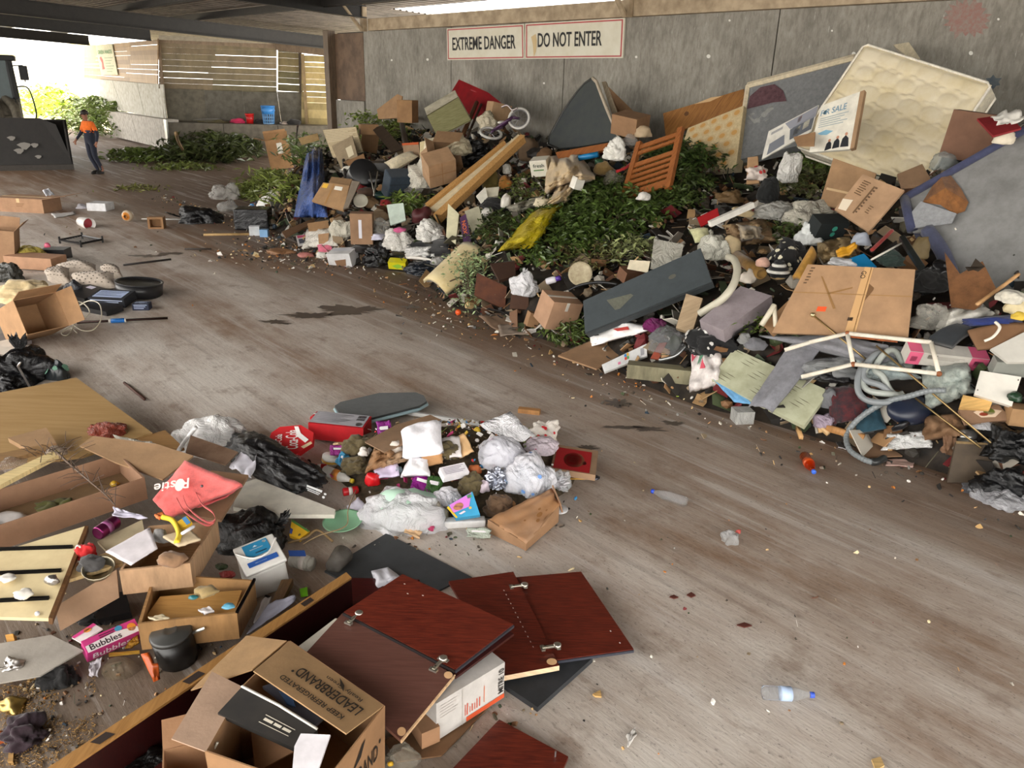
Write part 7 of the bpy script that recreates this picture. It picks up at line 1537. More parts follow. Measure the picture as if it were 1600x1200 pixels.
bd('brown_cardboard', 'flattened carton under the coral tote bag', 'cardboard', [(330, 735), (388, 742), (345, 812), (262, 800)], M('card', '9a7048'), .02, z=.26, tilt=8)
bag('food tray wrapped in torn film on the plywood sheet', 168, 668, 56, 20, '8a3a26', 'bag', z=.23, name='food_tray', cat='tray', s=4, amp=.35)
bd('torn_plastic', 'torn clear plastic strip on the plywood offcut', 'plastic', [(176, 680), (232, 690), (250, 696), (190, 692)], M('film', 'cfc8b8'), .006, z=.3, crumple=.02)
bd('small_carton', 'small folded carton on the plywood sheet', 'cardboard', [(12, 684), (72, 668), (88, 692), (40, 700)], M('card', 'a9804e'), .04, z=.3, tilt=8)
t = tray('cardboard_tray', 'long shallow brown cardboard tray full of rubbish', 'tray', [(-60, 840), (226, 746), (186, 708), (-60, 782)], .33, .16, M('card', 'a87a54'), .01, M('card', '8a6a3e')); t.done()
t = T('bare_branch', 'bare twiggy branch lying across the cardboard tray', 'branch'); st = [G(88, 706, .4), G(112, 728, .42), G(140, 752, .42), G(164, 772, .38), G(180, 790, .34)]
t.add('stem', tube(smooth_path(st, 5), .008, 6, .004), M('wood', '5a4636'), True)
rn = random.Random(3); g = []
for i in range(70):
    p = st[rn.randrange(4)].lerp(st[rn.randrange(1, 5)], rn.random()) if i > 30 else st[0] + V((rn.gauss(0, .07), rn.gauss(0, .07), rn.gauss(0, .02)))
    d = V((rn.uniform(-1, 1), rn.uniform(-1, 1), rn.uniform(-.2, .7))).normalized() * rn.uniform(.05, .16)
    g.append(tube([p, p + d * .5 + V((0, 0, .01)), p + d], .003, 4, .0015))
t.add('twig', join(*g), M('wood', '4e3d30'), kind='stuff'); t.done()
bd('timber_batten', 'pale timber slat lying along the back of the tray', 'timber', [(-20, 752), (88, 702), (96, 708), (-20, 768)], M('wood', 'd2bc88'), .03, z=.38, tilt=4)
bd('timber_batten', 'darker timber slat behind the pale slat', 'timber', [(-20, 712), (70, 694), (80, 700), (-20, 726)], M('wood', '8a6a44'), .03, z=.34, tilt=4)
bag('crumpled clear and red wrapper behind the slats', 18, 722, 44, 16, '9a8a7e', 'film', z=.3, s=3, name='food_wrapper', cat='wrapper')
bag('green weeds and scraps inside the cardboard tray', 92, 790, 60, 18, '5a5a2a', 'fabric', z=.16, name='weed_clump', cat='plant', s=4, amp=.5, fr=3)
bag('yellow plastic cap inside the cardboard tray', 179, 754, 14, 10, 'c9a02a', 'plastic', z=.2, s=2, name='plastic_stopper', cat='cap')
bag('white striped tissue in the cardboard tray at the left edge', 16, 806, 46, 16, 'c9c4c0', 'plain', z=.2, s=3, name='crumpled_tissue', cat='tissue')
bag('cola can and blue paper behind the tray', 90, 702, 30, 14, '7a6a5a', 'plain', z=.34, s=3, name='litter_piece', cat='litter')
# tote bag
t = T('tote_bag', 'coral fabric tote bag with white print and looped handles', 'tote bag')
q = PP([(289, 720), (378, 757), (262, 806), (238, 780)], 26, -10, 0, .36); n = facing(q)
t.add('body', sheet(q, 14, 10, .02, 2.5, 4, .03, .02), M('fabric', 'e8706c'), True)
q2 = PP([(300, 772), (378, 757), (350, 778), (268, 804)], 10, 0, 0, .30); t.add('side_gusset', sheet(q2, 8, 6, .015, 3, 2, .01), M('fabric', 'd85a5c'), True)
k = mpp(q[0])
for nm, pts in (('handle', [(286, 774), (292, 790), (308, 806), (326, 816), (336, 812), (332, 800), (316, 788), (306, 770)]), ('handle', [(276, 778), (286, 796), (300, 808), (322, 820), (334, 816)])):
    ps = smooth_path([G(x, y, .36) for x, y in pts], 5); vs, fs = [], []
    for p in ps: vs += [p + V((-.006, .014, 0)), p + V((.006, -.014, .004))]
    vs += [v - V((0, 0, .006)) for v in vs]; kk = len(ps)
    for i in range(kk - 1): fs += [(2 * i, 2 * i + 1, 2 * i + 3, 2 * i + 2), (2 * kk + 2 * i + 2, 2 * kk + 2 * i + 3, 2 * kk + 2 * i + 1, 2 * kk + 2 * i), (2 * i, 2 * i + 2, 2 * kk + 2 * i + 2, 2 * kk + 2 * i), (2 * i + 1, 2 * kk + 2 * i + 1, 2 * kk + 2 * i + 3, 2 * i + 3)]
    t.add(nm, (vs, fs), M('fabric', 'e8706c'), True)
qt = PP([(298, 768), (243, 776), (245, 762), (299, 752)], 26, -10, 0, .365); t.add('white_print', dec_text([p + n * .035 for p in (qt[0], qt[1], qt[2], qt[3])], 'R stie', 0, 0, 1, 1), M('flat', 'f0dcd4')); t.add('print_disc', dec_disc([p + n * .038 for p in qt], .27, .45, .13, .62, .0), M('flat', 'f0dcd4'))
t.add('snap_button', xf(ico(2), Matrix.Translation(PP([(318, 764)], 26, -10, 0, .37)[0] + n * .03) @ Matrix.Scale(.009, 4)), M('metal', '6a6a6c'), True); t.done()
# bags and white panel
bag('large white sack behind the coral tote bag', 334, 672, 104, 74, 'eeecea', 'bag', z=.05, amp=.22, fr=1.1, name='white_sack', cat='sack')
rod('sack_strip', 'white plastic strip hanging from the white sack', 'strip', [(306, 668, .3), (292, 685, .2), (279, 704, .25)], 3.4, M('plastic', 'd8d6d4'))
bd('cupboard_board', 'white cupboard panel lying under the black bags', 'panel', [(372, 757), (400, 748), (524, 796), (522, 804), (440, 804), (364, 792)], M('plain', 'd9d4c6'), .03, z=.12, tilt=2)
t = T('rubbish_bag', 'long glossy black bag with white lining lying diagonally', 'bag')
a, b = G(398, 706, .16), G(525, 784, .14); k = mpp(a); m, L_ = amx(a, b)
t.add('body', [*xf(blob(Matrix(), .17, .12, L_ / 1.9, .34, 1.7, 9.3, 5, True, False), m)][:2], M('bag', '131315'), True)
t.add('white_lining', sheet([G(357, 728, .2), G(392, 692, .24), G(402, 700, .26), G(394, 750, .2)], 8, 8, .03, 3, 5, .004), M('plain', 'dcdae4'), True)
q = PP([(478, 756), (516, 770), (508, 786), (476, 770)], 20, 0, 0, .3); t.add('white_print', join(dec_rect(q, .05, .08, .7, .30), dec_rect(q, .05, .4, .66, .48), dec_rect(q, .1, .56, .62, .64), dec_disc(q, .85, .3, .06, .1), dec_disc(q, .84, .62, .06, .1)), M('flat', 'd0d0d0')); t.done()
bag('round matt black rubbish bag above the white tub', 394, 824, 112, 78, '141414', 'bag', z=0, knot=(.75, .1, .6), name='rubbish_bag', amp=.24, kn=.2)
# white tub with blue label
t = T('plastic_tub', 'white square plastic tub with blue label and handle', 'tub')
p = G(411, 890, .11); k = mpp(p); m = at(p, 36, 12, -8) @ Matrix.Translation((0, 0, -.11)); w = .225
t.add('body', box(m, w, w, .22, .02), M('plastic', 'dcdad4'), True); t.add('lid', box(m @ Matrix.Translation((0, 0, .222)), w * 1.06, w * 1.06, .022, .008), M('plastic', 'e4e2dc'), True)
q = faceq(m, w, w, .246, 'top'); marks(t, q, [('blue_label', 'r', .18, .06, .82, .55, '1f7aa4'), ('blue_strip', 'r', .12, .68, .88, .86, '1d4f9c'), ('label_print', 'r', .32, .27, .66, .30, 'd4e0e8'), ('label_print', 'p', [(.42, .22), (.48, .16), (.54, .22)], 'd4e0e8'), ('label_print', 'r', .42, .42, .72, .46, '1a2a38'), ('label_print', 'r', .3, .76, .6, .78, 'b8c8e0'), ('label_badge', 'd', .74, .14, .05, .05, 'e4e4e0')])
hp = [bil(q, -.03, .25), bil(q, .3, .62), bil(q, .7, .62), bil(q, 1.03, .25)]; n = facing(q); t.add('handle', tube(smooth_path([x + n * .012 for x in hp], 5), .006, 6), M('plastic', 'e6e4de'), True); t.done()
# green plate, yellow packet, bits
t = T('green_plate', 'pale green plastic plate on the floor', 'plate'); c = G(537, 826, .0); k = mpp(c); t.add('plate', lathe([(0, .012), (21 * k, .012), (29 * k, 9 * k), (31 * k, 10 * k), (31 * k, 11 * k), (28 * k, 10 * k), (20 * k, .022), (0, .022)], at(c + V((0, 0, .02)), 0, 4, -4), 32), M('plastic', '8fbf9a'), True); t.done()
rod('twine', 'piece of tan twine lying across the green plate', 'twine', [(474, 850, .02), (500, 836, .08), (540, 822, .08), (544, 796, .1), (556, 766, .05)], 1, M('fabric', 'a8906a'))
rod('twine', 'brown dry root below the yellow packet', 'root', [(450, 848, .03), (478, 840, .06), (496, 828, .08), (520, 846, .03)], 2, M('wood', '8a7048'))
bd('yellow_packet', 'yellow and green packet beside the black bag', 'packet', [(456, 812), (484, 830), (468, 842), (452, 836)], M('plain', 'd8a81c'), .03, z=.08, tilt=20, ms=[('green_edge', 'p', [(0, -.02), (1, 0), (1, .16), (0, .14)], '4a7a3a'), ('blue_mark', 'r', .0, .55, .2, .9, '2a3a7a'), ('swirl', 'd', .75, .7, .08, .12, '6a5a2a')])
lathed('glass_jar', 'clear glass jar lying beside the white tub', 'jar', (456, 874), (488, 882), [('body', [(0, 0), (.3, 0), (.32, .1), (.32, .8), (.26, .9)], M('film', 'd0ccc0')), ('lid', [(.28, .88), (.3, .9), (.3, 1), (0, 1)], M('film', 'c0bcb0')), ('red_label', [(.325, .5), (.325, .72)], M('plain', 'c8c0b8'))], .04, 0)
bd('blue_card', 'tiny blue and white card by the glass jar', 'card', [(450, 860), (476, 860), (478, 868), (452, 868)], M('plain', '2a52a0'), .008, z=.1, tilt=20)
lathed('drinking_glass', 'smoky glass tumbler on the dark mat edge', 'glass', (520, 886), (536, 866), [('wall', [(0, 0), (.34, 0), (.46, 1), (.43, 1), (.31, .06), (0, .06)], M('film', '6a645c'))], .05, 0)
bd('dark_mat', 'dark slate vinyl mat on the floor', 'mat', [(507, 892), (604, 833), (738, 902), (706, 912), (640, 946), (560, 920)], M('plain', '3e4042', '333537', .6), .012, z=.012)
cloth('crumpled white paper at the corner of the open cabinet door', [(580, 892), (606, 886), (628, 902), (590, 920)], 'dcdce4', 'plain', .06, .03, 3, 8, 'paper_sheet', 'paper')
bd('lime_card', 'small lime green card on the floor', 'card', [(468, 920), (480, 917), (481, 930), (470, 932)], M('plain', '7ac81e'), .006, z=.02)
bd('tree_bark', 'piece of brown tree bark beside the white tub', 'bark', [(440, 906), (458, 904), (440, 940), (422, 946)], M('woodx', '7a5a38', '523a20'), .05, z=.07, tilt=10, yaw=20)
bd('paper_sheet', 'folded white paper beside the tree bark', 'paper', [(412, 934), (424, 932), (414, 968), (396, 972)], M('plain', 'c8c4c4'), .008, z=.06, crumple=.01)
bd('paper_sheet', 'grey blue paper wedged against the particleboard edge', 'paper', [(420, 944), (460, 928), (462, 938), (386, 990)], M('plain', '9a9aa8'), .01, z=.12, crumple=.015, tilt=30)
# dresser side with runners and drawers
t = T('dresser_board', 'cream dresser side panel with three black drawer runners', 'dresser')
q = PP([(-60, 880), (133, 822), (76, 966), (-60, 962)], 6, 0, 0, .33); n = facing(q); t.add('panel', prism(q, .02), M('plain', 'd8c69a', 'c9b58a', .8))
t.add('edge_lipping', prism([q[1] + n * .004, q[1] + V((.02, 0, 0)), q[2] + V((.02, 0, 0)), q[2] + n * .004], .04), M('wood', '6b4a2a'))
for (x0, y0), (x1, y1) in (((-40, 861), (114, 856)), ((-40, 899), (96, 893)), ((-40, 942), (77, 936))):
    a, b = PP([(x0, y0), (x1, y1)], 6, 0, 0, None, q[0]); t.add('runner', tube([a + n * .008, b + n * .008], .011, 4), M('metal', '1a1a1c'))
t.add('knob', xf(ico(2), Matrix.Translation(PP([(59, 961)], 6, 0, 0, None, q[0])[0] + n * .01) @ Matrix.Scale(.012, 4)), M('plastic', 'dcdce0'), True); t.done()
bag('silver crumpled wrapper on the cream dresser panel', 82, 904, 22, 16, 'b0aca8', 'metal', z=.35, s=3, name='food_wrapper', cat='wrapper')
bag('white napkin on the lower part of the dresser panel', 36, 926, 26, 14, 'd6d2c8', 'plain', z=.35, s=3, name='napkin', cat='napkin')
bag('white plastic tear on the upper part of the dresser panel', 12, 902, 24, 8, 'dcd8d0', 'plain', z=.35, s=3, name='plastic_tear', cat='plastic')
bd('brown_board', 'brown board side below the cream dresser panel', 'board', [(86, 948), (182, 890), (186, 934), (94, 986)], M('card', '9a7450'), .02, z=.22, tilt=60, yaw=20)
bd('timber_batten', 'tan drawer base beside the red rag', 'timber', [(104, 886), (180, 858), (192, 880), (106, 906)], M('wood', 'c4a878'), .02, z=.32, tilt=6)
bd('timber_batten', 'pale folded card right of the purple can', 'cardboard', [(152, 846), (222, 812), (226, 832), (168, 862)], M('card', 'cbb88c'), .02, z=.32, tilt=8)
can('purple drink can lying in the rubbish', (152, 834), (182, 814), '7a2a5a', .35, None, '8a4a78')
bag('red rag beside the dresser panel', 136, 858, 30, 30, 'b81a1c', 'fabric', z=.33, s=4, name='red_rag', cat='rag', amp=.5)
bag('white light bulb cap by the red rag', 124, 856, 12, 18, 'd8d4cc', 'plastic', z=.36, s=3, name='light_bulb', cat='bulb', amp=.1)
bag('grey work glove below the white paper', 142, 876, 40, 22, '3f3d3c', 'fabric', z=.34, s=4, name='work_glove', cat='glove')
lathed('metal_bowl', 'tarnished metal bowl below the white paper', 'bowl', (158, 900), 16, [('bowl', [(0, 0), (.7, .08), (1.3, .6), (1.5, 1.3), (1.4, 1.3), (1.2, .65), (.6, .16), (0, .1)], M('metal', '9a917c'))], upright=(.1, -.3, 1), z=.28)
bd('paper_sheet', 'large white paper sheet on the upper drawer', 'paper', [(164, 862), (234, 824), (246, 856), (204, 882)], M('plain', 'd6d0d4'), .006, z=.4, tilt=8, crumple=.006)
bd('paper_sheet', 'lilac paper cone right of the cardboard tray', 'paper', [(178, 792), (196, 798), (232, 808), (176, 808)], M('plain', 'c6c2d4'), .006, z=.38, crumple=.015)
t = tray('wooden_drawer_box', 'wooden drawer full of papers and crayons', 'drawer', [(186, 892), (297, 880), (340, 812), (232, 822)], .36, .15, M('wood', 'a88766'), .014, M('wood', '8a6a48')); t.done()
t = tray('wooden_drawer_box', 'wooden drawer with a plywood piece beside the black pot', 'drawer', [(215, 975), (370, 958), (398, 906), (240, 896)], .24, .16, M('wood', '9a7448'), .014, M('wood', '9c7236')); t.add('runner', tube([t.r[1] + V((0, 0, .004)), t.r[2] + V((0, 0, .004))], .009, 4), M('metal', '17171a')); t.done()
bd('plywood_offcut', 'tan plywood piece resting inside the lower drawer', 'plywood', [(222, 972), (250, 932), (378, 922), (366, 956)], M('wood', 'b08448', '9a7038'), .012, z=.2, tilt=4)
for lab, px, py, w, h, c, kd in [('grey leather purse among the papers', 252, 834, 26, 26, '7a7876', 'fabric'), ('coral card by the tote bag', 250, 804, 18, 8, 'd8743a', 'plain'), ('open paperback notebook in the upper drawer', 284, 838, 60, 20, 'c8b494', 'plain'), ('brown cloth doll in the upper drawer', 268, 870, 44, 22, '8a6a4e', 'fabric'), ('white folded note in the lower drawer', 322, 952, 26, 8, 'd0cac8', 'plain'), ('pale blue eraser in the lower drawer', 357, 946, 18, 8, '5a9ab4', 'plastic'), ('teal pen top in the lower drawer', 302, 932, 14, 5, '2a6a70', 'plastic'), ('clump of wire and fluff in the lower drawer', 322, 922, 36, 14, '9a8458', 'fabric'), ('cream card in the lower drawer corner', 248, 964, 34, 8, 'cfc0a0', 'plain'), ('red and white wrapper left of the white tub', 356, 896, 24, 12, 'c04a4a', 'bag'), ('green foil scraps behind the white tub', 346, 884, 20, 8, '4a5a3a', 'bag'), ('tiny lilac bead by the tote handle', 334, 798, 9, 7, 'c8c0e0', 'plastic')]:
    if 'note' in lab or 'card' in lab: bd('loose_card', lab, 'paper', [(px - w / 2, py), (px + w * .2, py - h * .6), (px + w / 2, py + h * .2), (px - w * .1, py + h * .7)], M(kd, c), .012, z=.24 if py > 910 else .42, crumple=.006); continue
    bag(lab, px, py, w, h, c, kd, z=.30 if py > 910 else .37 if py > 800 and px < 320 else .15, s=3, amp=.3, name='litter_piece', cat='litter', dep=.7)
t = T('pencil_case', 'yellow zigzag printed pencil case on the papers', 'pencil case'); ps = smooth_path([G(x, y, .42) for x, y in [(254, 808), (268, 812), (276, 822), (280, 836), (276, 848)]], 5); t.add('case', tube(ps, .016, 7), M('mix', '808083', 'd8b01c,2a6a3a,e0c030,8a2a2a,d8b01c'), True); t.done()
bd('crayon_box', 'yellow crayon box by the tote bag', 'box', [(272, 818), (292, 806), (300, 816), (280, 828)], M('plain', 'dcae28'), .02, z=.43, tilt=15, ms=[('blue_band', 'r', .6, 0, .9, 1, '4a86b8')])
lathed('white_marker', 'white marker pen beside the crayon box', 'pen', (284, 834), (304, 822), [('barrel', [(0, 0), (.1, 0), (.1, .9), (.05, 1), (0, 1)], M('plastic', 'd8d8e0'))], .44, 0)
# floor bits bottom left
t = T('cooking_pot', 'black lidded cooking pot with a steel handle', 'pot'); c = G(280, 1030, 0); k = mpp(c); m = at(c, 0, 6, -4); r = 30 * k
t.add('body', lathe([(0, 0), (r * .94, 0), (r, .03), (r, .17), (r * .97, .17), (0, .165)], m, 30), M('plastic', '1c1a18'), True); t.add('lid', lathe([(r * 1.03, .17), (r * 1.04, .185), (r * .95, .192), (r * .4, .196), (r * .35, .20), (r * .25, .196), (0, .196)], m, 30), M('plastic', '3a3a38'), True)
t.add('handle', tube([m @ V((r * .9, r * .3, .15)), m @ V((r * 1.6, r * .4, .17))], .009, 6), M('metal', 'c8c4b8')); t.done()
ct('pink and white bubbles snack carton', 174, 1000, 78, 24, 24, 46, 24, 0, 'c8307a', mat=M('plain', 'c4367c'), z=.04, tape=None, name='snack_carton', ms=[('top', 'cupboard_board', 'p', [(.02, .5), (.6, .35), (.98, .6), (.98, 1), (.02, 1)], 'd8d0d0'), ('top', 'print', 'lines', .3, .14, .6, .46, 2, '5a1a3a'), ('top', 'lettering', 't', 'Bubbles', .08, .5, .66, .92, '2a1420'), ('top', 'blue_badge', 'd', .66, .22, .07, .2, '3a8ab0'), ('top', 'orange_fruit', 'd', .88, .5, .08, .3, 'd8862a'), ('front', 'lettering', 't', 'Bubbles', .1, .25, .8, .8, 'e8d8e0')])
bd('snack_carton_flap', 'torn white and pink carton flap left of the snack carton', 'cardboard', [(112, 996), (146, 974), (160, 982), (126, 1004)], M('plain', 'd8cccc'), .01, z=.14, tilt=15, ms=[('pink_band', 'p', [(0, 0), (1, 0), (1, .35), (0, .3)], 'c43a7c'), ('orange_print', 'd', .6, .3, .15, .25, 'd88a3a')])
bd('paper_strip', 'curled white paper strip in front of the snack carton', 'paper', [(140, 1036), (160, 1026), (152, 1056), (138, 1054)], M('plain', 'b4aeb4'), .008, z=.05, crumple=.02, tilt=20)
bd('cream_card', 'large bent cream card on the sawdust', 'cardboard', [(-30, 1010), (80, 992), (130, 1016), (62, 1056), (-30, 1072)], M('card', 'a8a094'), .008, z=.1, tilt=5, yaw=10)
bag('crumpled silver wrapper on the large cream card', 16, 1042, 44, 26, 'a8a4a0', 'metal', z=.06, s=4, name='food_wrapper', cat='wrapper', amp=.5)
bag('black cloth in front of the large cream card', 92, 1054, 54, 42, '0e0d0d', 'fabric', z=0, name='black_cloth', cat='cloth', s=4)
bag('clear plastic food dome on the dirty floor', 188, 1040, 56, 34, '8a7a62', 'film', z=0, name='plastic_dome', cat='packaging', s=4, amp=.1)
t = T('orange_scissors', 'orange plastic scissor handles leaning on the pot', 'scissors'); t.add('handle', sheet([G(220, 1022, .14), G(230, 1020, .15), G(248, 1062, .04), G(240, 1066, .03)], 5, 5, .005, 2, 1, .02), M('plastic', 'b8521a'), True); t.add('handle', sheet([G(238, 1042, .12), G(248, 1040, .12), G(250, 1060, .03), G(242, 1064, .03)], 5, 5, .005, 2, 2, .02), M('plastic', 'a84a18'), True); t.done()
bd('pencil', 'yellow pencil beside the snack carton', 'pencil', [(170, 1020), (218, 1016), (218, 1019), (170, 1024)], M('wood', 'c89a3a'), .01, z=.03)
bd('gold_wrapper', 'brown and gold snack wrapper beside the lower drawer', 'wrapper', [(194, 1010), (214, 990), (218, 1004), (202, 1012)], M('bag', 'a87a24'), .01, z=.06, crumple=.012, tilt=15)
bag('burnt purple fabric scrap on the sawdust', 36, 1142, 66, 40, '2c1c24', 'fabric', z=0, name='burnt_scrap', cat='scrap', s=4, amp=.5)
bag('gold and silver sweet wrapper on the sawdust', 20, 1098, 40, 20, 'b0985a', 'metal', z=0, s=3, name='sweet_wrapper', cat='wrapper', amp=.5)
bag('orange crisp packet cut by the left edge', 4, 1150, 26, 26, 'b85a2a', 'bag', z=0, s=3, name='crisp_packet', cat='wrapper')
bd('timber_stub', 'short pale timber stub at the bottom left', 'timber', [(14, 1168), (22, 1168), (20, 1190), (12, 1190)], M('wood', 'a8824e'), .02, z=.02)
bd('timber_stub', 'short yellow timber end under the dresser panel', 'timber', [(8, 992), (20, 990), (24, 1006), (12, 1008)], M('wood', 'c08a3a'), .04, z=.1, tilt=30)
bd('black_tray', 'dark plastic crate pieces behind the snack carton', 'crate', [(140, 930), (196, 924), (204, 956), (150, 968)], M('plastic', '17181a'), .05, z=.06, tilt=10)
bag('fallen black cloth under the drawers', 150, 958, 60, 26, '100f0f', 'fabric', z=0, name='black_cloth', cat='cloth', s=4)
gs = []; rn = random.Random(8)
for _ in range(2400):
    p = G(rn.uniform(-20, 150), rn.uniform(1055, 1215)); p.z = rn.uniform(.002, .012)
    if noise.noise(V((p.x * 4, p.y * 4, 0))) > -.15: gs.append(box(Matrix.Translation(p) @ Euler((rn.uniform(-.5, .5), rn.uniform(-.5, .5), rn.uniform(0, 6))).to_matrix().to_4x4(), rn.uniform(.004, .013), .003, .002))
t = T('sawdust', 'yellow sawdust and wood shavings on the bottom left floor', 'sawdust', kind='stuff'); t.add('sawdust', join(*gs), M('mix', '808084', '8a6a3a,a07c46,6e5430,b08c54,7a5e34')); t.done()
# ================================================================== cabinet carcass, doors and cartons in front
t = T('cabinet_carcass', 'long dark maroon cabinet lying open with a particleboard edge', 'cabinet')
e = zq([(541, 894), (549, 902), (70, 1226), (40, 1222)], .24); t.add('edge', prism(e, .012, V((0, 0, 1))), M('woodx', 'a87c46', '8f6636')); t.add('side_wall', prism([p - V((0, 0, .012)) for p in e], .22, V((0, 0, 1))), M('laminate', '2e0d0c', '200808'))
for s0, s1 in ((.16, .20), (.56, .61), (.82, .86)): t.add('edge_slot', dec_rect([e[0], e[3], e[2], e[1]], s0, .2, s1, .8, .002), M('flat', '2a1c14'))
q = zq([(549, 903), (655, 905), (320, 1240), (100, 1240)], .03); t.add('inner_panel', prism(q, .02, V((0, 0, 1))), M('laminate', '4a1412', '330c0c', .8))
q = zq([(598, 934), (610, 944), (235, 1226), (205, 1226)], .10); t.add('divider', prism(q, .08, V((0, 0, 1))), M('laminate', '3a100f')); t.done()
MAR, MAR2 = M('laminate', '6a2a1c', '451811', 1.0), M('laminate', '67453c', '5a3a32', .6)
def hinge(t, x, y, z, ang):
    p = G(x, y, z); m = at(p, ang)
    h = t.add('hinge', box(m, .075, .016, .012, .003), M('metal', 'c8c4b4')); t.add('cup', lathe([(0, 0), (.02, 0), (.02, .014), (.014, .017), (0, .017)], m @ Matrix.Translation((.045, .0, 0)), 14), M('metal', 'd0ccc0'), True, h); t.add('cup_plate', box(m @ Matrix.Translation((.045, 0, 0)), .02, .055, .006), M('metal', 'c0bcb0'), False, h)
    t.add('base_plate', box(m @ Matrix.Translation((-.035, 0, -.002)), .02, .04, .01), M('metal', 'b8b4a8'), False, h); t.add('screw', lathe([(0, .012), (.005, .012), (.005, .016), (0, .016)], m @ Matrix.Translation((-.02, 0, 0)), 8), M('metal', '6a685f'), False, h)
# product carton under the doors
t = T('product_carton', 'white and orange hardware carton under the cabinet doors', 'box')
a, b = G(682, 1158, .02), G(787, 1090, .02); d = b - a; nrm_ = V((-d.y, d.x, 0)).normalized(); nrm_ = nrm_ if nrm_.x < 0 or nrm_.y > 0 else -nrm_
hh = .215; z = V((0, 0, hh)); Q = [a, b, b + nrm_ * .34, a + nrm_ * .34]
t.add('body', (Q + [p + z for p in Q], list(_BF)), M('card', 'd3cdc6')); fq = [a + z, b + z, b, a]
marks(t, fq, [('orange_band', 'p', [(.42, .98), (.42, .86), (1, .86), (1, .98)], 'd8562c'), ('orange_line', 'r', .68, .3, .69, .75, 'd8764c'), ('brand_text', 'tv', 'MITRE 10', .9, .12, .985, .78, '2a2624'), ('red_script', 'p', [(.40, .5), (.41, .5), (.41, .8), (.40, .8)], 'c8543a'), ('red_script', 'p', [(.43, .48), (.445, .5), (.44, .8), (.425, .8)], 'c8543a'), ('red_script', 'r', .47, .62, .48, .78, 'c8543a'), ('red_script', 'r', .50, .58, .515, .78, 'c8543a'), ('red_script', 'r', .54, .6, .55, .78, 'c8543a'), ('red_script', 'r', .57, .52, .585, .78, 'c8543a'), ('red_script', 'r', .61, .52, .625, .78, 'c8543a'), ('grey_print', 'lines', .05, .12, .3, .5, 5, 'c4beb8'), ('side_shade_fold', 'r', .36, 0, .368, 1, 'b8b2aa')])  # last mark is a thin grey fold line
t.done()
ct('small brown carton beside the hardware carton', 660, 1132, 30, 60, 30, 32, 0, 0, 'a9784a', z=.03, tape=None)
t = T('hinged_cabinet', 'matt brown cabinet piece with a glossy door on two chrome hinges', 'cabinet'); q = PP([(535, 958), (710, 1054), (626, 1156), (478, 1020)], 4, 10, 0, .28); t.add('panel', prism(q, .018), MAR2); t.add('raw_edge', prism([q[1], q[1] + V((.006, 0, -.001)), q[2] + V((.006, -.004, -.001)), q[2]], .018), M('wood', 'd8b48a'))
for f in (.05, .93): t.add('chipped_corner', dec_disc([q[1], q[2], q[3], q[0]], f, .03, .05, .03, .003), M('flat', 'dcb082'))
q = PP([(537, 956), (629, 897), (802, 975), (711, 1046)], 5, 0, 0, .32); t.add('door', prism(q, .02), MAR); t.add('black_edging', tube([q[3] - V((0, 0, .01)), q[0] - V((0, 0, .01))], .010, 4), M('plastic', '1a1616')); t.add('grey_edging', tube([q[3] - V((0, 0, .012)), q[2] - V((0, 0, .012))], .010, 4), M('plastic', '3a3a40'))
for a, b in ((.72, .2), (.8, .3), (.85, .1)): t.add('peg_hole', dec_disc(q, a, b, .008, .008, .002, 10), M('flat', 'e0d8d0'))
hinge(t, 552, 968, .31, 62); hinge(t, 684, 1040, .31, 62); t.done()
t = T('cupboard_board', 'second cabinet door lying directly under the glossy one', 'door'); q = PP([(560, 962), (640, 905), (803, 990), (712, 1058)], 5, 0, 0, .295); t.add('front', prism(q, .014), M('laminate', '3c1512')); t.done()
bd('grey_slab', 'dark grey stone slab under the rear cabinet doors', 'slab', [(782, 1066), (880, 1012), (926, 1028), (840, 1105)], M('plain', '34363a', '2a2c2e'), .03, z=.03)
t = T('hinged_cabinet', 'red-brown cabinet side with peg holes and its open hinged door', 'cabinet'); q = PP([(701, 908), (802, 893), (874, 1040), (788, 1056)], 3, 0, 0, .09); t.add('side_board', prism(q, .018), MAR); t.add('raw_edge', prism([q[3], q[2], q[2] - V((0, .012, .02)), q[3] - V((0, .012, .02))], .004), M('wood', 'e0c09a')); t.add('peg_holes', join(*[dec_disc(q, .72, .2 + i * .05, .008, .008, .002, 8) for i in range(13)]), M('flat', 'c8b8b0'), kind='stuff'); t.add('chipped_corner', dec_disc(q, .9, .96, .09, .03, .004), M('flat', 'dcb080'));
q = PP([(804, 902), (908, 893), (990, 1014), (869, 1031)], 2, 0, 0, .08); t.add('door', prism(q, .02), MAR); t.add('grey_edging', tube([q[3] - V((0, 0, .012)), q[2] - V((0, 0, .012))], .010, 4), M('plastic', '3c3e48')); t.add('dark_edging', tube([q[0] - V((0, 0, .01)), q[3] - V((0, 0, .01))], .008, 4), M('plastic', '23242c'))
for a, b in ((.86, .78), (.88, .92)): t.add('peg_hole', dec_disc(q, a, b, .009, .009, .002, 10), M('flat', 'd8d0d0'))
hinge(t, 808, 917, .10, 15); hinge(t, 858, 1012, .10, 15); t.done()
t = T('cupboard_board', 'loose red-brown cabinet door cut by the bottom edge', 'door'); q = PP([(780, 1124), (888, 1182), (860, 1250), (660, 1250)], 2, 0, 0, .05); t.add('front', prism(q, .02), MAR); t.add('steel_pin', tube([bil(q, .86, .12), bil(q, .86, .12) + V((0, 0, .03))], .004, 6), M('metal', 'c0c0c0')); t.done()
bd('brown_cardboard', 'brown cardboard sheet under the hardware carton', 'cardboard', [(600, 1156), (700, 1108), (768, 1100), (690, 1180), (620, 1190)], M('card', '8a6034'), .008, z=.012)
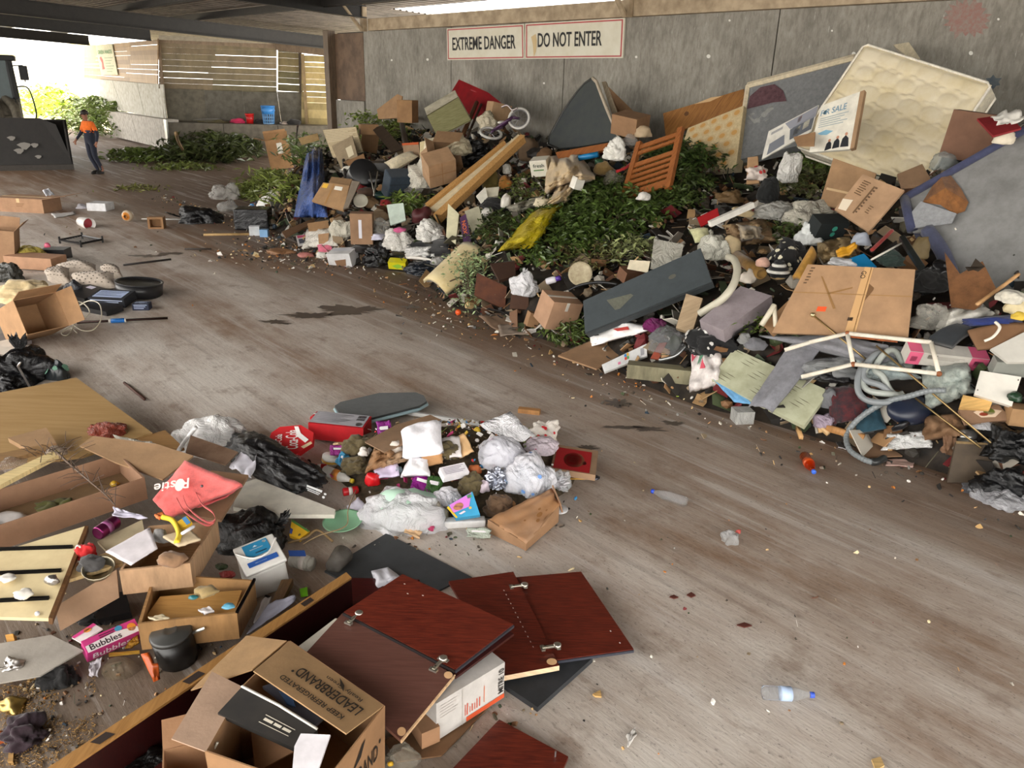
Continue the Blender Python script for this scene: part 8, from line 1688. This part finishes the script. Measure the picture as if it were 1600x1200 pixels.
bag('clear bag with a yellow cap beside the printed carton', 628, 1180, 56, 50, 'b0a898', 'film', z=0, amp=.3)
bag('yellow cap inside the clear bag', 610, 1192, 10, 8, 'c9a020', 'plastic', z=.05, s=2, name='bottle_stopper', cat='cap')
bd('white_card', 'white card strip between carton and matt panel', 'card', [(466, 1010), (524, 966), (536, 968), (480, 1020)], M('plain', 'c8c2b4'), .01, z=.24, tilt=5)
# printed open carton
def leader():
    t = T('printed_carton', 'open brown produce carton with upside-down black lettering on its flap', 'box')
    z = .38; K = M('card', 'b58a50'); KI = M('card', 'a87844')
    rim = [(452, 1002), (380, 1072), (322, 1174), (498, 1236), (600, 1104)]; r = zq(rim, z); c = sum(r, V()) / 5
    base = [V((c.x + (p.x - c.x) * .97, c.y + (p.y - c.y) * .97, .02)) for p in r]; k = 5
    for i in range(k):
        q = [r[i], r[(i + 1) % k], base[(i + 1) % k], base[i]]; t.add('wall', prism(q, .006), KI)
        if i == 3: marks(t, [q[0] + (q[1] - q[0]) * 0, q[1], q[2], q[3]] if False else q, [('lettering', 't', 'LEADERBRAND', .08, .40, .88, .62, '221a12'), ('registered', 'd', .92, .42, .015, .03, '221a12'), ('leaf_mark', 'p', [(.45, .36), (.62, .12), (.68, .1), (.6, .28)], '221a12')])
    t.add('bottom', prism(base, .006, V((0, 0, 1))), KI)
    fl = [G(452, 1002, z), G(599, 1103, z), G(541, 1146, z + .05), G(396, 1048, z + .05)]; t.add('flap', prism(fl, .006), K)
    fi = len(t.parts) - 1
    rq = [fl[2], fl[3], fl[0], fl[1]]
    for nm, g in (('lettering', dec_text(rq, 'LEADERBRAND', .07, .42, .72, .66)), ('lettering', dec_text(rq, 'KEEP REFRIGERATED', .12, .16, .78, .28)), ('script', dec_text(rq, 'Really Green', .14, .74, .5, .86, .006)), ('leaf_mark', dec_poly(rq, [(.3, .72), (.34, .86), (.42, .95), (.36, .8)], .004)), ('registered', dec_disc(rq, .745, .46, .012, .03, .004))): t.add(nm, g, M('flat', '2a2014'), False, fi)
    t.add('flap', prism([G(448, 1001, z), G(394, 1046, z), G(298, 1078, z - .08), G(385, 993, z - .08)], .006), K)
    t.add('flap', prism([G(379, 1073, z), G(322, 1174, z), G(268, 1154, z + .0), G(331, 1049, z + .0)], .006), M('card', 'c09a7a'))
    t.done()
leader()
t = T('black_package', 'black cardboard package with white writing in the open carton', 'package'); q = PP([(378, 1073), (496, 1140), (462, 1170), (340, 1114)], 16, 10, 0, .38); t.add('top_panel', prism(q, .03), M('plain', '2a2622', '1c1a18')); n = facing(q)
t.add('white_fold', tube([q[0] + n * .004, q[0].lerp(q[1], .5) + n * .02, q[1] + n * .004], .006, 5), M('plain', 'd8d4cc')); marks(t, q, [('small_print', 'r', .47, .5, .58, .6, 'c8c0b0'), ('small_print', 'r', .60, .5, .69, .6, 'c8c0b0'), ('small_print', 'r', .71, .5, .81, .6, 'c8c0b0'), ('white_line', 'r', .45, .40, .83, .425, 'c8c0b0'), ('white_line', 'r', .45, .7, .83, .725, 'c8c0b0')]); t.done()
bd('white_flap', 'white torn cardboard end of the black package', 'cardboard', [(470, 1146), (516, 1148), (494, 1212), (456, 1210), (460, 1166)], M('plain', 'd0ccd0'), .012, z=.4, tilt=20)
bd('grey_packaging', 'dark grey plastic packaging under the printed flap', 'packaging', [(410, 1072), (430, 1066), (506, 1120), (490, 1134)], M('plastic', '4a4a52'), .02, z=.34, tilt=10)
bd('blue_card', 'dark blue card inside the produce carton', 'card', [(436, 1080), (456, 1086), (462, 1104), (448, 1100)], M('plain', '223a5a'), .008, z=.36, tilt=20)
oc('second brown carton at the bottom edge in front of the produce carton', 330, 1212, 130, 90, 60, 22, 0, 0, 'b07c4a', z=.05, flaps={'b': 60, 'r': 70})
bag('black bag with white print at the bottom edge', 246, 1196, 90, 40, '131414', 'bag', z=.02, name='rubbish_bag', amp=.4)
bag('curled red plastic strip in the maroon cabinet', 174, 1176, 26, 12, 'c01a1c', 'plastic', z=.05, s=3, name='red_strip', cat='strip', amp=.4)
rod('thin_stick', 'short white stick by the second brown carton', 'stick', [(330, 1178, .3), (340, 1160, .36)], 2, M('plastic', 'd0c8b8'))
